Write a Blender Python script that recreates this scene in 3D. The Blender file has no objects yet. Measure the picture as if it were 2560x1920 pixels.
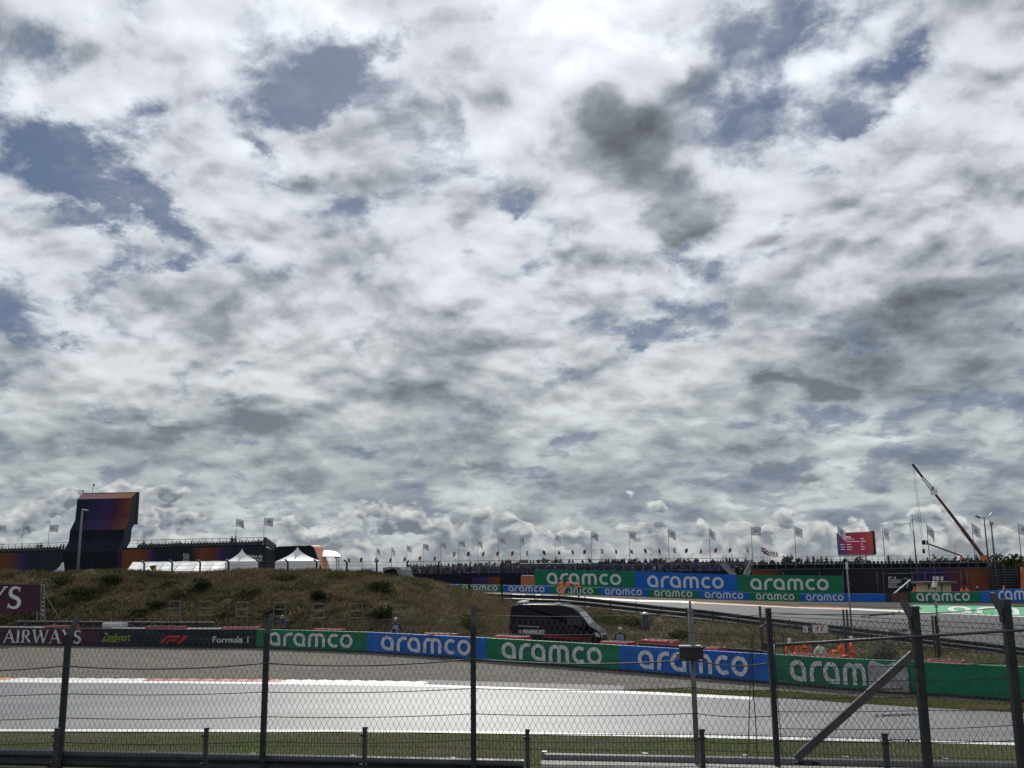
import bpy, bmesh, math, random
import numpy as np
from mathutils import Vector, Matrix

# ------------------------------------------------------------------ camera
S = bpy.context.scene
COL = S.collection
random.seed(7)
RNG = np.random.default_rng(7)
PI = math.pi
EYE = 4.2
FPX = 2400.0                                   # focal length in pixels of a 2560 wide frame
PITCH = math.atan(465 / FPX)
ROLL = -0.012
camd = bpy.data.cameras.new('camera')
camd.sensor_width = 36
camd.lens = 36 * FPX / 2560
camd.clip_start = 0.1
camd.clip_end = 20000
cam = bpy.data.objects.new('camera', camd)
COL.objects.link(cam)
CAM_R = Matrix.Rotation(PI / 2 + PITCH, 3, 'X') @ Matrix.Rotation(ROLL, 3, 'Z')
cam.matrix_world = Matrix.Translation((0, 0, EYE)) @ CAM_R.to_4x4()
S.camera = cam


def ray(x, y):
    return CAM_R @ Vector(((x - 1280) / FPX, -(y - 960) / FPX, -1))


def P(x, y, Y):
    """World point seen at photo position (x, y) that stands Y metres ahead."""
    d = ray(x, y)
    return Vector((d.x / d.y * Y, Y, EYE + d.z / d.y * Y))


def G(x, y, z=0.0):
    """World point seen at photo position (x, y) on the level z."""
    d = ray(x, y)
    t = (z - EYE) / d.z
    return Vector((d.x * t, d.y * t, z))


# ------------------------------------------------------------------ node helpers
class NT:
    """Small expression builder over a node tree."""

    def __init__(self, tree):
        self.t = tree

    def new(self, kind, **kw):
        n = self.t.nodes.new(kind)
        for k, v in kw.items():
            setattr(n, k, v)
        return n

    def put(self, sock, v):
        if isinstance(v, bpy.types.NodeSocket):
            self.t.links.new(v, sock)
        elif v is not None:
            sock.default_value = v

    def m(self, op, a, b=None, c=None, clamp=False):
        n = self.new('ShaderNodeMath', operation=op, use_clamp=clamp)
        for i, v in enumerate((a, b, c)):
            if v is not None:
                self.put(n.inputs[i], v)
        return n.outputs[0]

    def add(self, a, b): return self.m('ADD', a, b)
    def sub(self, a, b): return self.m('SUBTRACT', a, b)
    def mul(self, a, b): return self.m('MULTIPLY', a, b)
    def mad(self, a, b, c): return self.m('MULTIPLY_ADD', a, b, c)

    def v(self, op, a, b=None, scale=None):
        n = self.new('ShaderNodeVectorMath', operation=op)
        self.put(n.inputs[0], a)
        if b is not None:
            self.put(n.inputs[1], b)
        if scale is not None:
            self.put(n.inputs['Scale'], scale)
        return n.outputs['Value'] if op in ('DOT_PRODUCT', 'LENGTH', 'DISTANCE') else n.outputs[0]

    def xyz(self, x, y, z=0.0):
        n = self.new('ShaderNodeCombineXYZ')
        for i, v in enumerate((x, y, z)):
            self.put(n.inputs[i], v)
        return n.outputs[0]

    def sep(self, v):
        n = self.new('ShaderNodeSeparateXYZ')
        self.put(n.inputs[0], v)
        return n.outputs

    def ramp(self, x, a, b, c=0.0, d=1.0, smooth=True):
        n = self.new('ShaderNodeMapRange')
        n.interpolation_type = 'SMOOTHSTEP' if smooth else 'LINEAR'
        n.clamp = True
        for i, v in enumerate((x, a, b, c, d)):
            self.put(n.inputs[i], v)
        return n.outputs[0]

    def noise(self, vec, scale, detail=4, rough=0.5, dist=0.0, lac=2.0, color=False, dims='2D'):
        n = self.new('ShaderNodeTexNoise', noise_dimensions=dims)
        if vec is not None:
            self.put(n.inputs['Vector'], vec)
        self.put(n.inputs['Scale'], scale)
        n.inputs['Detail'].default_value = detail
        n.inputs['Roughness'].default_value = rough
        n.inputs['Lacunarity'].default_value = lac
        n.inputs['Distortion'].default_value = dist
        return n.outputs[1 if color else 0]

    def mix(self, f, a, b):
        n = self.new('ShaderNodeMix', data_type='RGBA')
        self.put(n.inputs[0], f)
        self.put(n.inputs[6], a if isinstance(a, bpy.types.NodeSocket) else (*a[:3], 1))
        self.put(n.inputs[7], b if isinstance(b, bpy.types.NodeSocket) else (*b[:3], 1))
        return n.outputs[2]


# ------------------------------------------------------------------ sky and sun
SUN_EL, SUN_AZ = math.radians(38), math.radians(-3.0)     # azimuth measured from straight ahead, to the right
SKY_STRENGTH = 0.1
world = bpy.data.worlds.new('World')
S.world = world
world.use_nodes = True
world.cycles.sampling_method = 'MANUAL'
world.cycles.sample_map_resolution = 256


def build_sky():
    tr = world.node_tree
    tr.nodes.clear()
    N = NT(tr)
    tc = N.new('ShaderNodeTexCoord')
    d = tc.outputs['Generated']
    x, y, z = N.sep(d)[:3]
    zc = N.m('MAXIMUM', z, 0.0)
    az = N.m('ARCTAN2', x, y)
    el = N.m('ARCSINE', z)
    ae = N.xyz(az, el, 0.0)
    # plane coordinates of a cloud deck overhead
    inv = N.m('DIVIDE', 1.0, N.add(zc, 0.33))
    q = N.xyz(N.mul(x, inv), N.mul(y, inv), 0.0)
    # warped angular position, so that every placed bank gets a ragged edge
    w1 = N.v('SUBTRACT', N.noise(q, 4.2, 7, 0.66, color=True), (0.5, 0.5, 0.5))
    aw = N.v('ADD', ae, N.v('SCALE', w1, scale=0.13))
    w2 = N.v('SUBTRACT', N.noise(q, 5.0, 5, 0.58, color=True), (0.5, 0.5, 0.5))
    aw2 = N.v('ADD', ae, N.v('SCALE', w2, scale=0.11))

    def angles(px, py):
        r = ray(px * 1.1573, py * 1.1573)
        return math.atan2(r.x, r.y), math.atan2(r.z, math.hypot(r.x, r.y))

    def blob(vec, px, py, rx, ry, rot=0.0, soft=1.0):
        """Soft elliptic patch of sky: centre and half axes in degrees-like pixels, rot in degrees."""
        a0, e0 = angles(px, py)
        c, s = math.cos(math.radians(rot)), math.sin(math.radians(rot))
        k = 1.1573 / FPX
        dv = N.v('SUBTRACT', vec, (a0, e0, 0))
        mx = N.v('DOT_PRODUCT', dv, (c / (rx * k), -s / (rx * k), 0))
        my = N.v('DOT_PRODUCT', dv, (s / (ry * k), c / (ry * k), 0))
        r2 = N.mad(mx, mx, N.mul(my, my))
        return N.m('EXPONENT', N.mul(r2, -soft))

    def total(items, vec):
        acc = None
        for it in items:
            wgt, rest = it[0], it[1:]
            b = N.mul(blob(vec, *rest), wgt)
            acc = b if acc is None else N.add(acc, b)
        return acc

    patchy = N.ramp(N.noise(q, 9.0, 5, 0.6), 0.34, 0.62, 0.30, 1.15)
    holes = N.mul(total(HOLES, aw), N.mul(patchy, 1.9))
    # main deck: gently warped fractal with rounded lumps
    wq = N.v('ADD', q, N.v('SCALE', N.v('SUBTRACT', N.noise(q, 3.0, 3, 0.5, color=True), (0.5, 0.5, 0.5)), scale=0.10))

    def lumps(vec, sc, det):
        vo = N.new('ShaderNodeTexVoronoi', feature='SMOOTH_F1', voronoi_dimensions='2D')
        vo.inputs['Scale'].default_value = sc
        vo.inputs['Detail'].default_value = det
        vo.inputs['Roughness'].default_value = 0.5
        vo.inputs['Lacunarity'].default_value = 2.3
        vo.inputs['Smoothness'].default_value = 0.6
        N.put(vo.inputs['Vector'], vec)
        return vo.outputs['Distance']

    def body(vec):
        return N.sub(N.noise(vec, 6.6, 6, 0.55), N.mul(lumps(vec, 12.0, 1), 0.27))

    n0 = N.noise(wq, 5.8, 10, 0.62)
    b0 = body(wq)
    b1 = body(N.v('SUBTRACT', wq, N.v('SCALE', N.v('NORMALIZE', q), scale=0.038)))
    big = N.noise(q, 1.9, 3, 0.5)
    dens = N.add(N.add(N.mad(n0, 2.5, -0.69), N.mul(b0, 0.45)), N.add(N.mul(big, 0.40), holes))
    cover = N.m('MAXIMUM', N.ramp(dens, 0.26, 1.08), N.ramp(el, 0.26, 0.08, 0.0, 0.6))
    # light: thin edges glow, thick parts grey; relief from the body sampled towards the sun
    relief = N.sub(b0, b1)
    fine = N.sub(n0, 0.5)
    darks = total(DARKS, aw2)
    mott = N.noise(wq, 4.8, 7, 0.58)
    greys = N.add(N.mul(N.ramp(mott, 0.42, 0.74), 0.37), N.mul(N.ramp(dens, 0.85, 1.25), 0.16))
    sund = Vector((math.sin(SUN_AZ) * math.cos(SUN_EL), math.cos(SUN_AZ) * math.cos(SUN_EL), math.sin(SUN_EL)))
    cosang = N.m('MAXIMUM', N.v('DOT_PRODUCT', d, tuple(sund)), 0.0)
    glow = N.m('POWER', cosang, 10.0)
    glow2 = N.m('POWER', cosang, 85.0)
    lum = N.add(N.mad(glow, 0.22, N.ramp(el, 0.06, 0.36, 0.53, 0.74)), 0.0)
    lum = N.add(lum, N.add(N.mul(relief, N.ramp(el, 0.06, 0.34, 0.42, 1.35)), N.mul(fine, 0.80)))
    lum = N.mul(lum, N.mul(N.sub(1.0, greys), N.ramp(N.noise(q, 2.4, 3, 0.5), 0.34, 0.66, 1.12, 0.84)))
    dk = N.ramp(N.mul(N.mul(darks, 1.4), N.ramp(b0, 0.22, 0.50, 0.75, 1.2)), 0.0, 0.95)
    lum = N.mul(lum, N.mad(N.mul(dk, N.sub(1.0, N.mul(fine, 0.9))), -0.66, 1.0))
    rim = N.mul(N.ramp(dens, 0.45, 0.75), N.ramp(dens, 0.75, 1.05, 1.0, 0.0))
    lum = N.mul(lum, N.add(N.mad(glow2, 1.2, 1.0), N.mul(rim, N.ramp(el, 0.15, 0.35, 0.0, 0.14))))
    lum = N.m('MAXIMUM', lum, N.ramp(el, 0.08, 0.30, 0.24, 0.13))
    lum = N.sub(lum, N.mul(N.m('MAXIMUM', N.sub(lum, 0.72), 0.0), 0.55))
    warm = N.ramp(el, 0.05, 0.32)
    tint = N.mix(warm, (0.925, 1.0, 1.01), (0.945, 0.992, 1.065))
    tint = N.mix(N.ramp(lum, 0.20, 0.62), (0.87, 0.985, 1.10), tint)
    cloud = N.v('SCALE', tint, scale=lum)
    # blue between the clouds: physical sky, thinned by veils
    sky = N.new('ShaderNodeTexSky', sky_type='NISHITA')
    sky.sun_disc = False
    sky.sun_elevation = SUN_EL
    sky.sun_rotation = SUN_AZ
    sky.altitude = 0
    sky.air_density = 1.3
    sky.dust_density = 0.8
    sky.ozone_density = 3.0
    blue = N.v('MULTIPLY', sky.outputs[0], (0.034, 0.036, 0.038))
    blue = N.mix(N.ramp(el, 0.10, 0.30, 0.85, 0.5), blue, (0.100, 0.145, 0.275))
    veil = N.ramp(N.noise(wq, 7.5, 8, 0.68), 0.40, 0.72, 0.02, 0.42)
    blue = N.mix(veil, blue, (0.36, 0.39, 0.45))
    col = N.mix(cover, blue, cloud)
    # low cumulus along the horizon
    band = N.xyz(N.mul(az, 1.0), N.mul(el, 1.25), 3.1)
    bw = N.v('ADD', band, N.v('SCALE', N.v('SUBTRACT', N.noise(band, 14.0, 4, 0.6, color=True), (0.5, 0.5, 0.5)), scale=0.035))

    def heap(vec):
        vo = N.new('ShaderNodeTexVoronoi', feature='F1', voronoi_dimensions='2D')
        vo.inputs['Scale'].default_value = 24
        vo.inputs['Detail'].default_value = 2
        vo.inputs['Roughness'].default_value = 0.55
        N.put(vo.inputs['Vector'], vec)
        return N.sub(N.mul(N.noise(vec, 8.0, 7, 0.55), 1.0), N.mul(vo.outputs['Distance'], 0.32))

    h0 = heap(bw)
    h1 = heap(N.v('ADD', bw, (0.0, 0.010, 0.0)))
    hl = total(HEAPS, aw2)
    topo = N.add(N.add(h0, hl), N.ramp(el, 0.0, 0.11, 0.17, -0.42, smooth=False))
    topo = N.add(topo, N.mad(N.noise(N.xyz(az, 0.0, 0.0), 9.0, 3, 0.6), 0.55, -0.275))
    hcov = N.ramp(topo, 0.21, 0.29)
    hcov = N.mul(hcov, N.ramp(el, 0.078, 0.10, 1.0, 0.0))
    hrel = N.sub(h0, h1)
    hl_lum = N.add(N.add(0.29, N.mul(hrel, 2.3)), N.ramp(topo, 0.21, 0.38, 0.27, -0.03))
    hl_lum = N.m('MAXIMUM', N.m('MINIMUM', hl_lum, 0.72), 0.20)
    hcol = N.mix(N.ramp(hl_lum, 0.26, 0.52), (0.86, 0.98, 1.14), (0.97, 1.0, 0.98))
    hcol = N.v('SCALE', hcol, scale=hl_lum)
    col = N.mix(N.mul(hcov, 0.93), col, hcol)
    # pale air at the horizon, and no light from under it
    col = N.mix(N.ramp(el, 0.0, 0.05, 0.45, 0.0), col, (0.40, 0.43, 0.44))
    col = N.mix(N.ramp(z, -0.06, -0.01, 1.0, 0.0), col, (0.06, 0.06, 0.05))
    bg = N.new('ShaderNodeBackground')
    N.put(bg.inputs['Color'], N.v('SCALE', col, scale=1.0 / SKY_STRENGTH))
    bg.inputs['Strength'].default_value = SKY_STRENGTH
    out = N.new('ShaderNodeOutputWorld')
    tr.links.new(bg.outputs[0], out.inputs[0])


# weight, x, y, half width, half height, turn (all on a 2212 wide view of the sky)
HOLES = [
    (-0.42, 735, 150, 120, 110, 0), (-0.30, 610, 200, 130, 60, -20), (-0.24, 860, 60, 60, 60, 0),
    (-0.32, 330, 285, 110, 65, 35), (-0.38, 330, 490, 230, 45, 14), (-0.30, 200, 390, 130, 55, 10),
    (-0.24, 70, 290, 120, 50, 0), (-0.34, 560, 325, 40, 24, 30), (-0.42, 1970, 130, 75, 40, -35),
    (-0.25, 1790, 240, 150, 70, -20), (-0.22, 1700, 60, 150, 45, 0), (-0.40, 1420, 690, 130, 42, 8),
    (-0.26, 1500, 595, 45, 20, 0), (-0.26, 1230, 800, 120, 26, 4), (-0.34, 1115, 440, 32, 22, 0),
    (-0.30, 2130, 870, 150, 32, -4), (-0.30, 1900, 965, 220, 22, -3), (-0.24, 560, 690, 80, 16, 10),
    (-0.25, 90, 720, 100, 16, 6), (-0.22, 1005, 240, 36, 60, 0), (-0.22, 1830, 300, 90, 24, -20),
    (0.22, 230, 130, 260, 110, 30), (0.30, 1060, 110, 170, 130, 0), (0.28, 480, 420, 130, 60, 40),
    (0.22, 760, 330, 190, 60, -10), (0.20, 1250, 560, 420, 60, 0), (0.22, 1950, 480, 380, 160, 0),
    (0.25, 1000, 720, 420, 110, 0), (0.24, 400, 620, 420, 60, 10), (0.22, 1750, 800, 420, 110, 0),
    (0.20, 900, 900, 700, 110, 0), (0.18, 300, 960, 500, 80, 0), (0.16, 1380, 250, 200, 200, 0), (0.2, 2150, 250, 90, 240, 0),
]
DARKS = [
    (0.50, 1330, 225, 70, 70, 30), (0.75, 1400, 330, 90, 100, 30), (0.50, 1420, 410, 60, 60, 0), (0.72, 1535, 172, 75, 42, -35),
    (0.72, 1478, 490, 52, 55, 0), (0.55, 760, 395, 105, 42, 0), (0.50, 635, 372, 48, 34, 0), (0.42, 985, 490, 90, 26, -12),
    (0.35, 720, 500, 50, 30, 0), (0.45, 885, 865, 110, 55, 0), (0.30, 1880, 690, 300, 150, 0), (0.35, 2050, 640, 200, 110, -10),
    (0.42, 1680, 805, 80, 34, 0), (0.42, 1750, 830, 70, 36, 0), (0.40, 1000, 1000, 90, 26, 0), (0.28, 860, 650, 100, 40, 10),
    (0.50, 580, 890, 95, 32, -8), (0.35, 350, 915, 90, 20, 0), (0.42, 1640, 972, 80, 20, 0), (0.55, 1680, 1022, 55, 30, 0),
    (0.30, 110, 955, 300, 34, 0), (0.25, 320, 120, 110, 30, 20), (0.25, 1150, 380, 50, 60, 0), (0.25, 2000, 830, 200, 60, 0),
    (0.25, 1500, 900, 120, 30, 0), (0.28, 760, 1000, 90, 20, 0), (0.30, 1960, 400, 200, 30, 10),
]
HEAPS = [
    (0.30, 320, 1085, 110, 70, 30), (0.14, 250, 1050, 60, 40, 0), (0.18, 870, 1105, 70, 26, 0), (0.16, 1225, 1125, 40, 26, 0),
    (0.20, 1950, 1140, 30, 24, 0), (0.12, 60, 1080, 60, 50, 0), (0.12, 700, 1130, 80, 22, 0), (0.10, 940, 1130, 40, 20, 0),
    (0.12, 1120, 1140, 40, 16, 0), (0.12, 1400, 1130, 30, 20, 0), (0.1, 1600, 1140, 40, 16, 0),
]
build_sky()

sun = bpy.data.objects.new('sun', bpy.data.lights.new('sun', 'SUN'))
sun.data.energy = 3.0
sun.data.angle = math.radians(0.53)
sun.data.color = (1.0, 0.95, 0.87)
sun.rotation_euler = (PI / 2 - SUN_EL, 0, PI - SUN_AZ)
COL.objects.link(sun)
S.view_settings.view_transform = 'Standard'
S.view_settings.look = 'None'
S.view_settings.exposure = 0.0
S.view_settings.gamma = 1.0
S.view_settings.use_curve_mapping = False
S.cycles.max_bounces = 6
S.cycles.transparent_max_bounces = 12
S.cycles.sample_clamp_indirect = 4.0
S.cycles.use_denoising = True


# ------------------------------------------------------------------ materials
def mat(name, c1, c2=None, scale=3.0, rough=0.6, bump=0.0, metal=0.0, spec=0.5, detail=4, c3=None, scale2=0.4,
        attr=None, coords='Object', bscale=None, rvar=0.0, trans=0.0):
    """Procedural surface: two noise-mixed tones, a third in broad patches, fine bump."""
    m = bpy.data.materials.new(name)
    m.use_nodes = True
    tr = m.node_tree
    N = NT(tr)
    bs = tr.nodes['Principled BSDF']
    geo = N.new('ShaderNodeTexCoord').outputs[coords] if coords != 'World' else N.new('ShaderNodeNewGeometry').outputs['Position']
    c = None
    if attr:
        c = N.new('ShaderNodeAttribute', attribute_name=attr).outputs['Color']
        if c2 is not None:
            f = N.noise(geo, scale, detail, 0.6, dims='3D')
            k = N.ramp(f, 0.3, 0.7, c1[0], c2[0])
            c = N.v('SCALE', c, scale=k)
    elif c2 is None:
        bs.inputs['Base Color'].default_value = (*c1, 1)
    else:
        f = N.noise(geo, scale, detail, 0.6, dims='3D')
        c = N.mix(N.ramp(f, 0.32, 0.68), c1, c2)
        if c3 is not None:
            f2 = N.noise(geo, scale2, 4, 0.55, dims='3D')
            c = N.mix(N.ramp(f2, 0.45, 0.62), c, c3)
    if c is not None:
        N.put(bs.inputs['Base Color'], c)
    bs.inputs['Roughness'].default_value = rough
    if rvar:
        N.put(bs.inputs['Roughness'], N.ramp(N.noise(geo, scale * 0.7, 3, 0.5, dims='3D'), 0.3, 0.7, rough - rvar, rough + rvar))
    bs.inputs['Metallic'].default_value = metal
    bs.inputs['Specular IOR Level'].default_value = spec
    if trans:
        bs.inputs['Transmission Weight'].default_value = trans
    if bump:
        b = N.new('ShaderNodeBump')
        b.inputs['Strength'].default_value = 1.0
        b.inputs['Distance'].default_value = bump
        N.put(b.inputs['Height'], N.noise(geo, bscale or scale * 3, 4, 0.6, dims='3D'))
        tr.links.new(b.outputs[0], bs.inputs['Normal'])
    return m


# ------------------------------------------------------------------ things and parts
ROOT_LOC = {}


def tag(o, label=None, cat=None, group=None, kind=None):
    for k, v in (('label', label), ('category', cat), ('group', group), ('kind', kind)):
        if v:
            o[k] = v
    return o


def thing(name, label, cat, loc=(0, 0, 0), rz=0.0, group=None):
    o = bpy.data.objects.new(name, None)
    o.empty_display_size = 0.2
    o.location = loc
    o.rotation_euler = (0, 0, rz)
    COL.objects.link(o)
    ROOT_LOC[o.name] = Vector(loc)
    return tag(o, label, cat, group)


def top_of(o):
    while o.parent is not None:
        o = o.parent
    return o


def put(name, me, parent=None, loc=None, rot=None):
    o = bpy.data.objects.new(name, me)
    COL.objects.link(o)
    if parent is not None:
        o.parent = parent
    if loc is not None:
        o.location = loc
    if rot is not None:
        o.rotation_euler = rot
    return o


def copy_tree(o, parent=None):
    c = o.copy()
    COL.objects.link(c)
    if parent is not None:
        c.parent = parent
    for ch in list(o.children):
        copy_tree(ch, c)
    return c


def frame_of(d, up=Vector((0, 0, 1))):
    d = d.normalized()
    if abs(d.dot(up)) > 0.99:
        up = Vector((1, 0, 0))
    s = d.cross(up).normalized()
    return s, s.cross(d).normalized()


class MB:
    """Collects faces, then becomes one mesh object."""

    def __init__(self):
        self.v, self.f, self.mi, self.cur, self.sm = [], [], [], 0, []
        self.smooth = False

    def verts(self, pts):
        n = len(self.v)
        self.v.extend([tuple(p) for p in pts])
        return n

    def face(self, idx):
        self.f.append(tuple(idx))
        self.mi.append(self.cur)
        self.sm.append(self.smooth)

    def poly(self, pts):
        n = self.verts(pts)
        self.face(range(n, n + len(pts)))
        return self

    def box(self, c, s, rz=0.0, M=None):
        c = Vector(c)
        R = Matrix.Rotation(rz, 3, 'Z') if M is None else M
        p = []
        for dz in (-.5, .5):
            for dx, dy in ((-.5, -.5), (.5, -.5), (.5, .5), (-.5, .5)):
                p.append(c + R @ Vector((dx * s[0], dy * s[1], dz * s[2])))
        n = self.verts(p)
        for q in ((3, 2, 1, 0), (4, 5, 6, 7), (0, 1, 5, 4), (1, 2, 6, 5), (2, 3, 7, 6), (3, 0, 4, 7)):
            self.face([n + i for i in q])
        return self

    def bar(self, a, b, w, h=None, up=Vector((0, 0, 1))):
        a, b = Vector(a), Vector(b)
        h = w if h is None else h
        s, u = frame_of(b - a, up)
        p = []
        for e in (a, b):
            for i, j in ((-.5, -.5), (.5, -.5), (.5, .5), (-.5, .5)):
                p.append(e + s * (i * w) + u * (j * h))
        n = self.verts(p)
        for q in ((0, 1, 2, 3), (7, 6, 5, 4), (4, 5, 1, 0), (5, 6, 2, 1), (6, 7, 3, 2), (7, 4, 0, 3)):
            self.face([n + i for i in q])
        return self

    def tube(self, pts, r, n=6, caps=True):
        pts = [Vector(p) for p in pts]
        rr = r if isinstance(r, (list, tuple)) else [r] * len(pts)
        sm = self.smooth
        self.smooth = n > 4
        rings = []
        s = None
        for k, p in enumerate(pts):
            d = (pts[min(k + 1, len(pts) - 1)] - pts[max(k - 1, 0)])
            if s is None:
                s, u = frame_of(d)
            else:
                d = d.normalized()
                s = (s - d * s.dot(d)).normalized()
                u = s.cross(d).normalized()
            rings.append(self.verts([p + s * (math.cos(2 * PI * i / n) * rr[k]) + u * (math.sin(2 * PI * i / n) * rr[k]) for i in range(n)]))
        for a, b in zip(rings, rings[1:]):
            for i in range(n):
                j = (i + 1) % n
                self.face((a + i, a + j, b + j, b + i))
        self.smooth = False
        if caps:
            self.face([rings[0] + i for i in range(n)][::-1])
            self.face([rings[-1] + i for i in range(n)])
        self.smooth = sm
        return self

    def lathe(self, c, prof, n=16, axis=Vector((0, 0, 1))):
        return self.tube([Vector(c) + axis * z for z, r in prof], [r for z, r in prof], n)

    def prism(self, poly, o, ux, uy, depth):
        """Polygon of (u, v) pairs on the frame o, ux, uy, thickened along ux x uy by depth."""
        w = ux.cross(uy).normalized() * depth
        a = self.verts([o + ux * u + uy * v for u, v in poly])
        b = self.verts([o + ux * u + uy * v + w for u, v in poly])
        n = len(poly)
        self.face([a + i for i in range(n)][::-1])
        self.face([b + i for i in range(n)])
        for i in range(n):
            j = (i + 1) % n
            self.face((a + i, a + j, b + j, b + i))
        return self

    def grid(self, rows, close=False):
        n = len(rows[0])
        idx = [self.verts(r) for r in rows]
        for a, b in zip(idx, idx[1:]):
            for i in range(n - 1):
                self.face((a + i, a + i + 1, b + i + 1, b + i))
        return self

    def mesh(self, name, mats, off=None):
        me = bpy.data.meshes.new(name)
        vv = self.v if off is None else [(p[0] - off[0], p[1] - off[1], p[2] - off[2]) for p in self.v]
        me.from_pydata(vv, [], self.f)
        for m in (mats if isinstance(mats, (list, tuple)) else [mats]):
            me.materials.append(m)
        if any(self.mi):
            me.polygons.foreach_set('material_index', self.mi)
        if any(self.sm):
            me.polygons.foreach_set('use_smooth', self.sm)
        me.update()
        return me

    def build(self, name, mats, parent=None, world=True, fix=False):
        """World coordinates by default: the thing's own place is taken off for its parts."""
        off = None
        if parent is not None and world:
            off = ROOT_LOC.get(top_of(parent).name)
        if fix:
            self.fix()
        return put(name, self.mesh(name, mats, off), parent)

    def fix(self):
        pass


def single(name, mb, mats, label, cat, group=None, loc=None):
    """A thing that is one mesh; its origin goes to loc."""
    loc = Vector(loc) if loc is not None else Vector((0, 0, 0))
    o = put(name, mb.mesh(name, mats, loc), None, loc)
    ROOT_LOC[o.name] = loc
    return tag(o, label, cat, group)


def fast_mesh(name, V, F, mats, col=None, smooth=False):
    """Large mesh from arrays: F is (n, 3) or (n, 4)."""
    me = bpy.data.meshes.new(name)
    k = F.shape[1]
    me.vertices.add(len(V))
    me.vertices.foreach_set('co', np.ascontiguousarray(V, dtype=np.float32).ravel())
    me.loops.add(F.size)
    me.loops.foreach_set('vertex_index', np.ascontiguousarray(F, dtype=np.int32).ravel())
    me.polygons.add(len(F))
    me.polygons.foreach_set('loop_start', np.arange(0, F.size, k, dtype=np.int32))
    if smooth:
        me.polygons.foreach_set('use_smooth', np.ones(len(F), dtype=bool))
    for m in (mats if isinstance(mats, (list, tuple)) else [mats]):
        me.materials.append(m)
    if col is not None:
        a = me.color_attributes.new('col', 'FLOAT_COLOR', 'POINT')
        a.data.foreach_set('color', np.ascontiguousarray(np.c_[col, np.ones(len(col))], dtype=np.float32).ravel())
    me.update()
    me.validate()
    return me


# ------------------------------------------------------------------ lettering as flat polygons
def strip(path, w, closed=False):
    """Band of quads along a 2D path; w is one width or one per point."""
    n = len(path)
    ww = w if isinstance(w, (list, tuple)) else [w] * n
    L, R = [], []
    for i, p in enumerate(path):
        if closed:
            a, b = path[i - 1], path[(i + 1) % n]
        else:
            a, b = path[max(i - 1, 0)], path[min(i + 1, n - 1)]
        dx, dy = b[0] - a[0], b[1] - a[1]
        l = math.hypot(dx, dy) or 1
        nx, ny = -dy / l, dx / l
        L.append((p[0] + nx * ww[i] / 2, p[1] + ny * ww[i] / 2))
        R.append((p[0] - nx * ww[i] / 2, p[1] - ny * ww[i] / 2))
    q = []
    for i in range(n if closed else n - 1):
        j = (i + 1) % n
        q.append([R[i], R[j], L[j], L[i]])
    return q


def arc(cx, cy, rx, ry, a0, a1, n=12):
    return [(cx + rx * math.cos(math.radians(a0 + (a1 - a0) * i / n)), cy + ry * math.sin(math.radians(a0 + (a1 - a0) * i / n))) for i in range(n + 1)]


def ring(cx, cy, rx, ry, w, corner=False, n=32):
    def pt(a, x, y):
        c, s = math.cos(a), math.sin(a)
        k = 1.0
        if corner and c > 0 and s < 0:
            k = 1 / max(abs(c), abs(s))
        return (cx + c * x * k, cy + s * y * k)
    q = []
    for i in range(n):
        a, b = 2 * PI * i / n, 2 * PI * (i + 1) / n
        q.append([pt(a, rx, ry), pt(b, rx, ry), pt(b, rx - w, ry - w), pt(a, rx - w, ry - w)])
    return q


def word_mark(letters='aramco'):
    """The rounded word in polygons, x-height 1. Returns polygons and the total width."""
    w = 0.215
    out, x = [], 0.0
    for i, ch in enumerate(letters):
        if ch == 'a':
            g = ring(0.44, 0.5, 0.44, 0.5, w, True)
            adv = 0.88
        elif ch == 'o':
            g = ring(0.465, 0.5, 0.465, 0.5, w)
            adv = 0.93
        elif ch == 'c':
            g = strip(arc(0.46, 0.5, 0.465 - w / 2, 0.5 - w / 2, 52, 308, 24), w)
            adv = 0.76
        elif ch == 'r':
            g = strip([(w / 2, 0), (w / 2, 0.42)] + arc(0.5, 0.46, 0.5 - w / 2, 0.5 - w / 2 + 0.04, 178, 100, 10) + [(0.68, 1 - w / 2)], w)
            adv = 0.68
        else:
            g = strip([(w / 2, 0), (w / 2, 0.5)] + arc(0.36, 0.54, 0.36 - w / 2, 0.46 - w / 2, 180, 70, 8) + [(0.62, 0.85), (0.62, 0.6), (0.62, 0)], w)
            g += strip([(0.66, 0.8), (0.74, 1 - w / 2)] + arc(0.88, 0.54, 0.36 - w / 2, 0.46 - w / 2, 95, 0, 8) + [(1.24 - w / 2, 0)], w)
            adv = 1.24
        out.append([[(px + x, py) for px, py in q] for q in g])
        gap = {'r': 0.05, 'm': 0.2}.get(ch, 0.2)
        if i + 1 < len(letters):
            nxt = letters[i + 1]
            gap = 0.12 if ch == 'c' else gap
        x += adv + (gap if i + 1 < len(letters) else 0)
    return out, x


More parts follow.
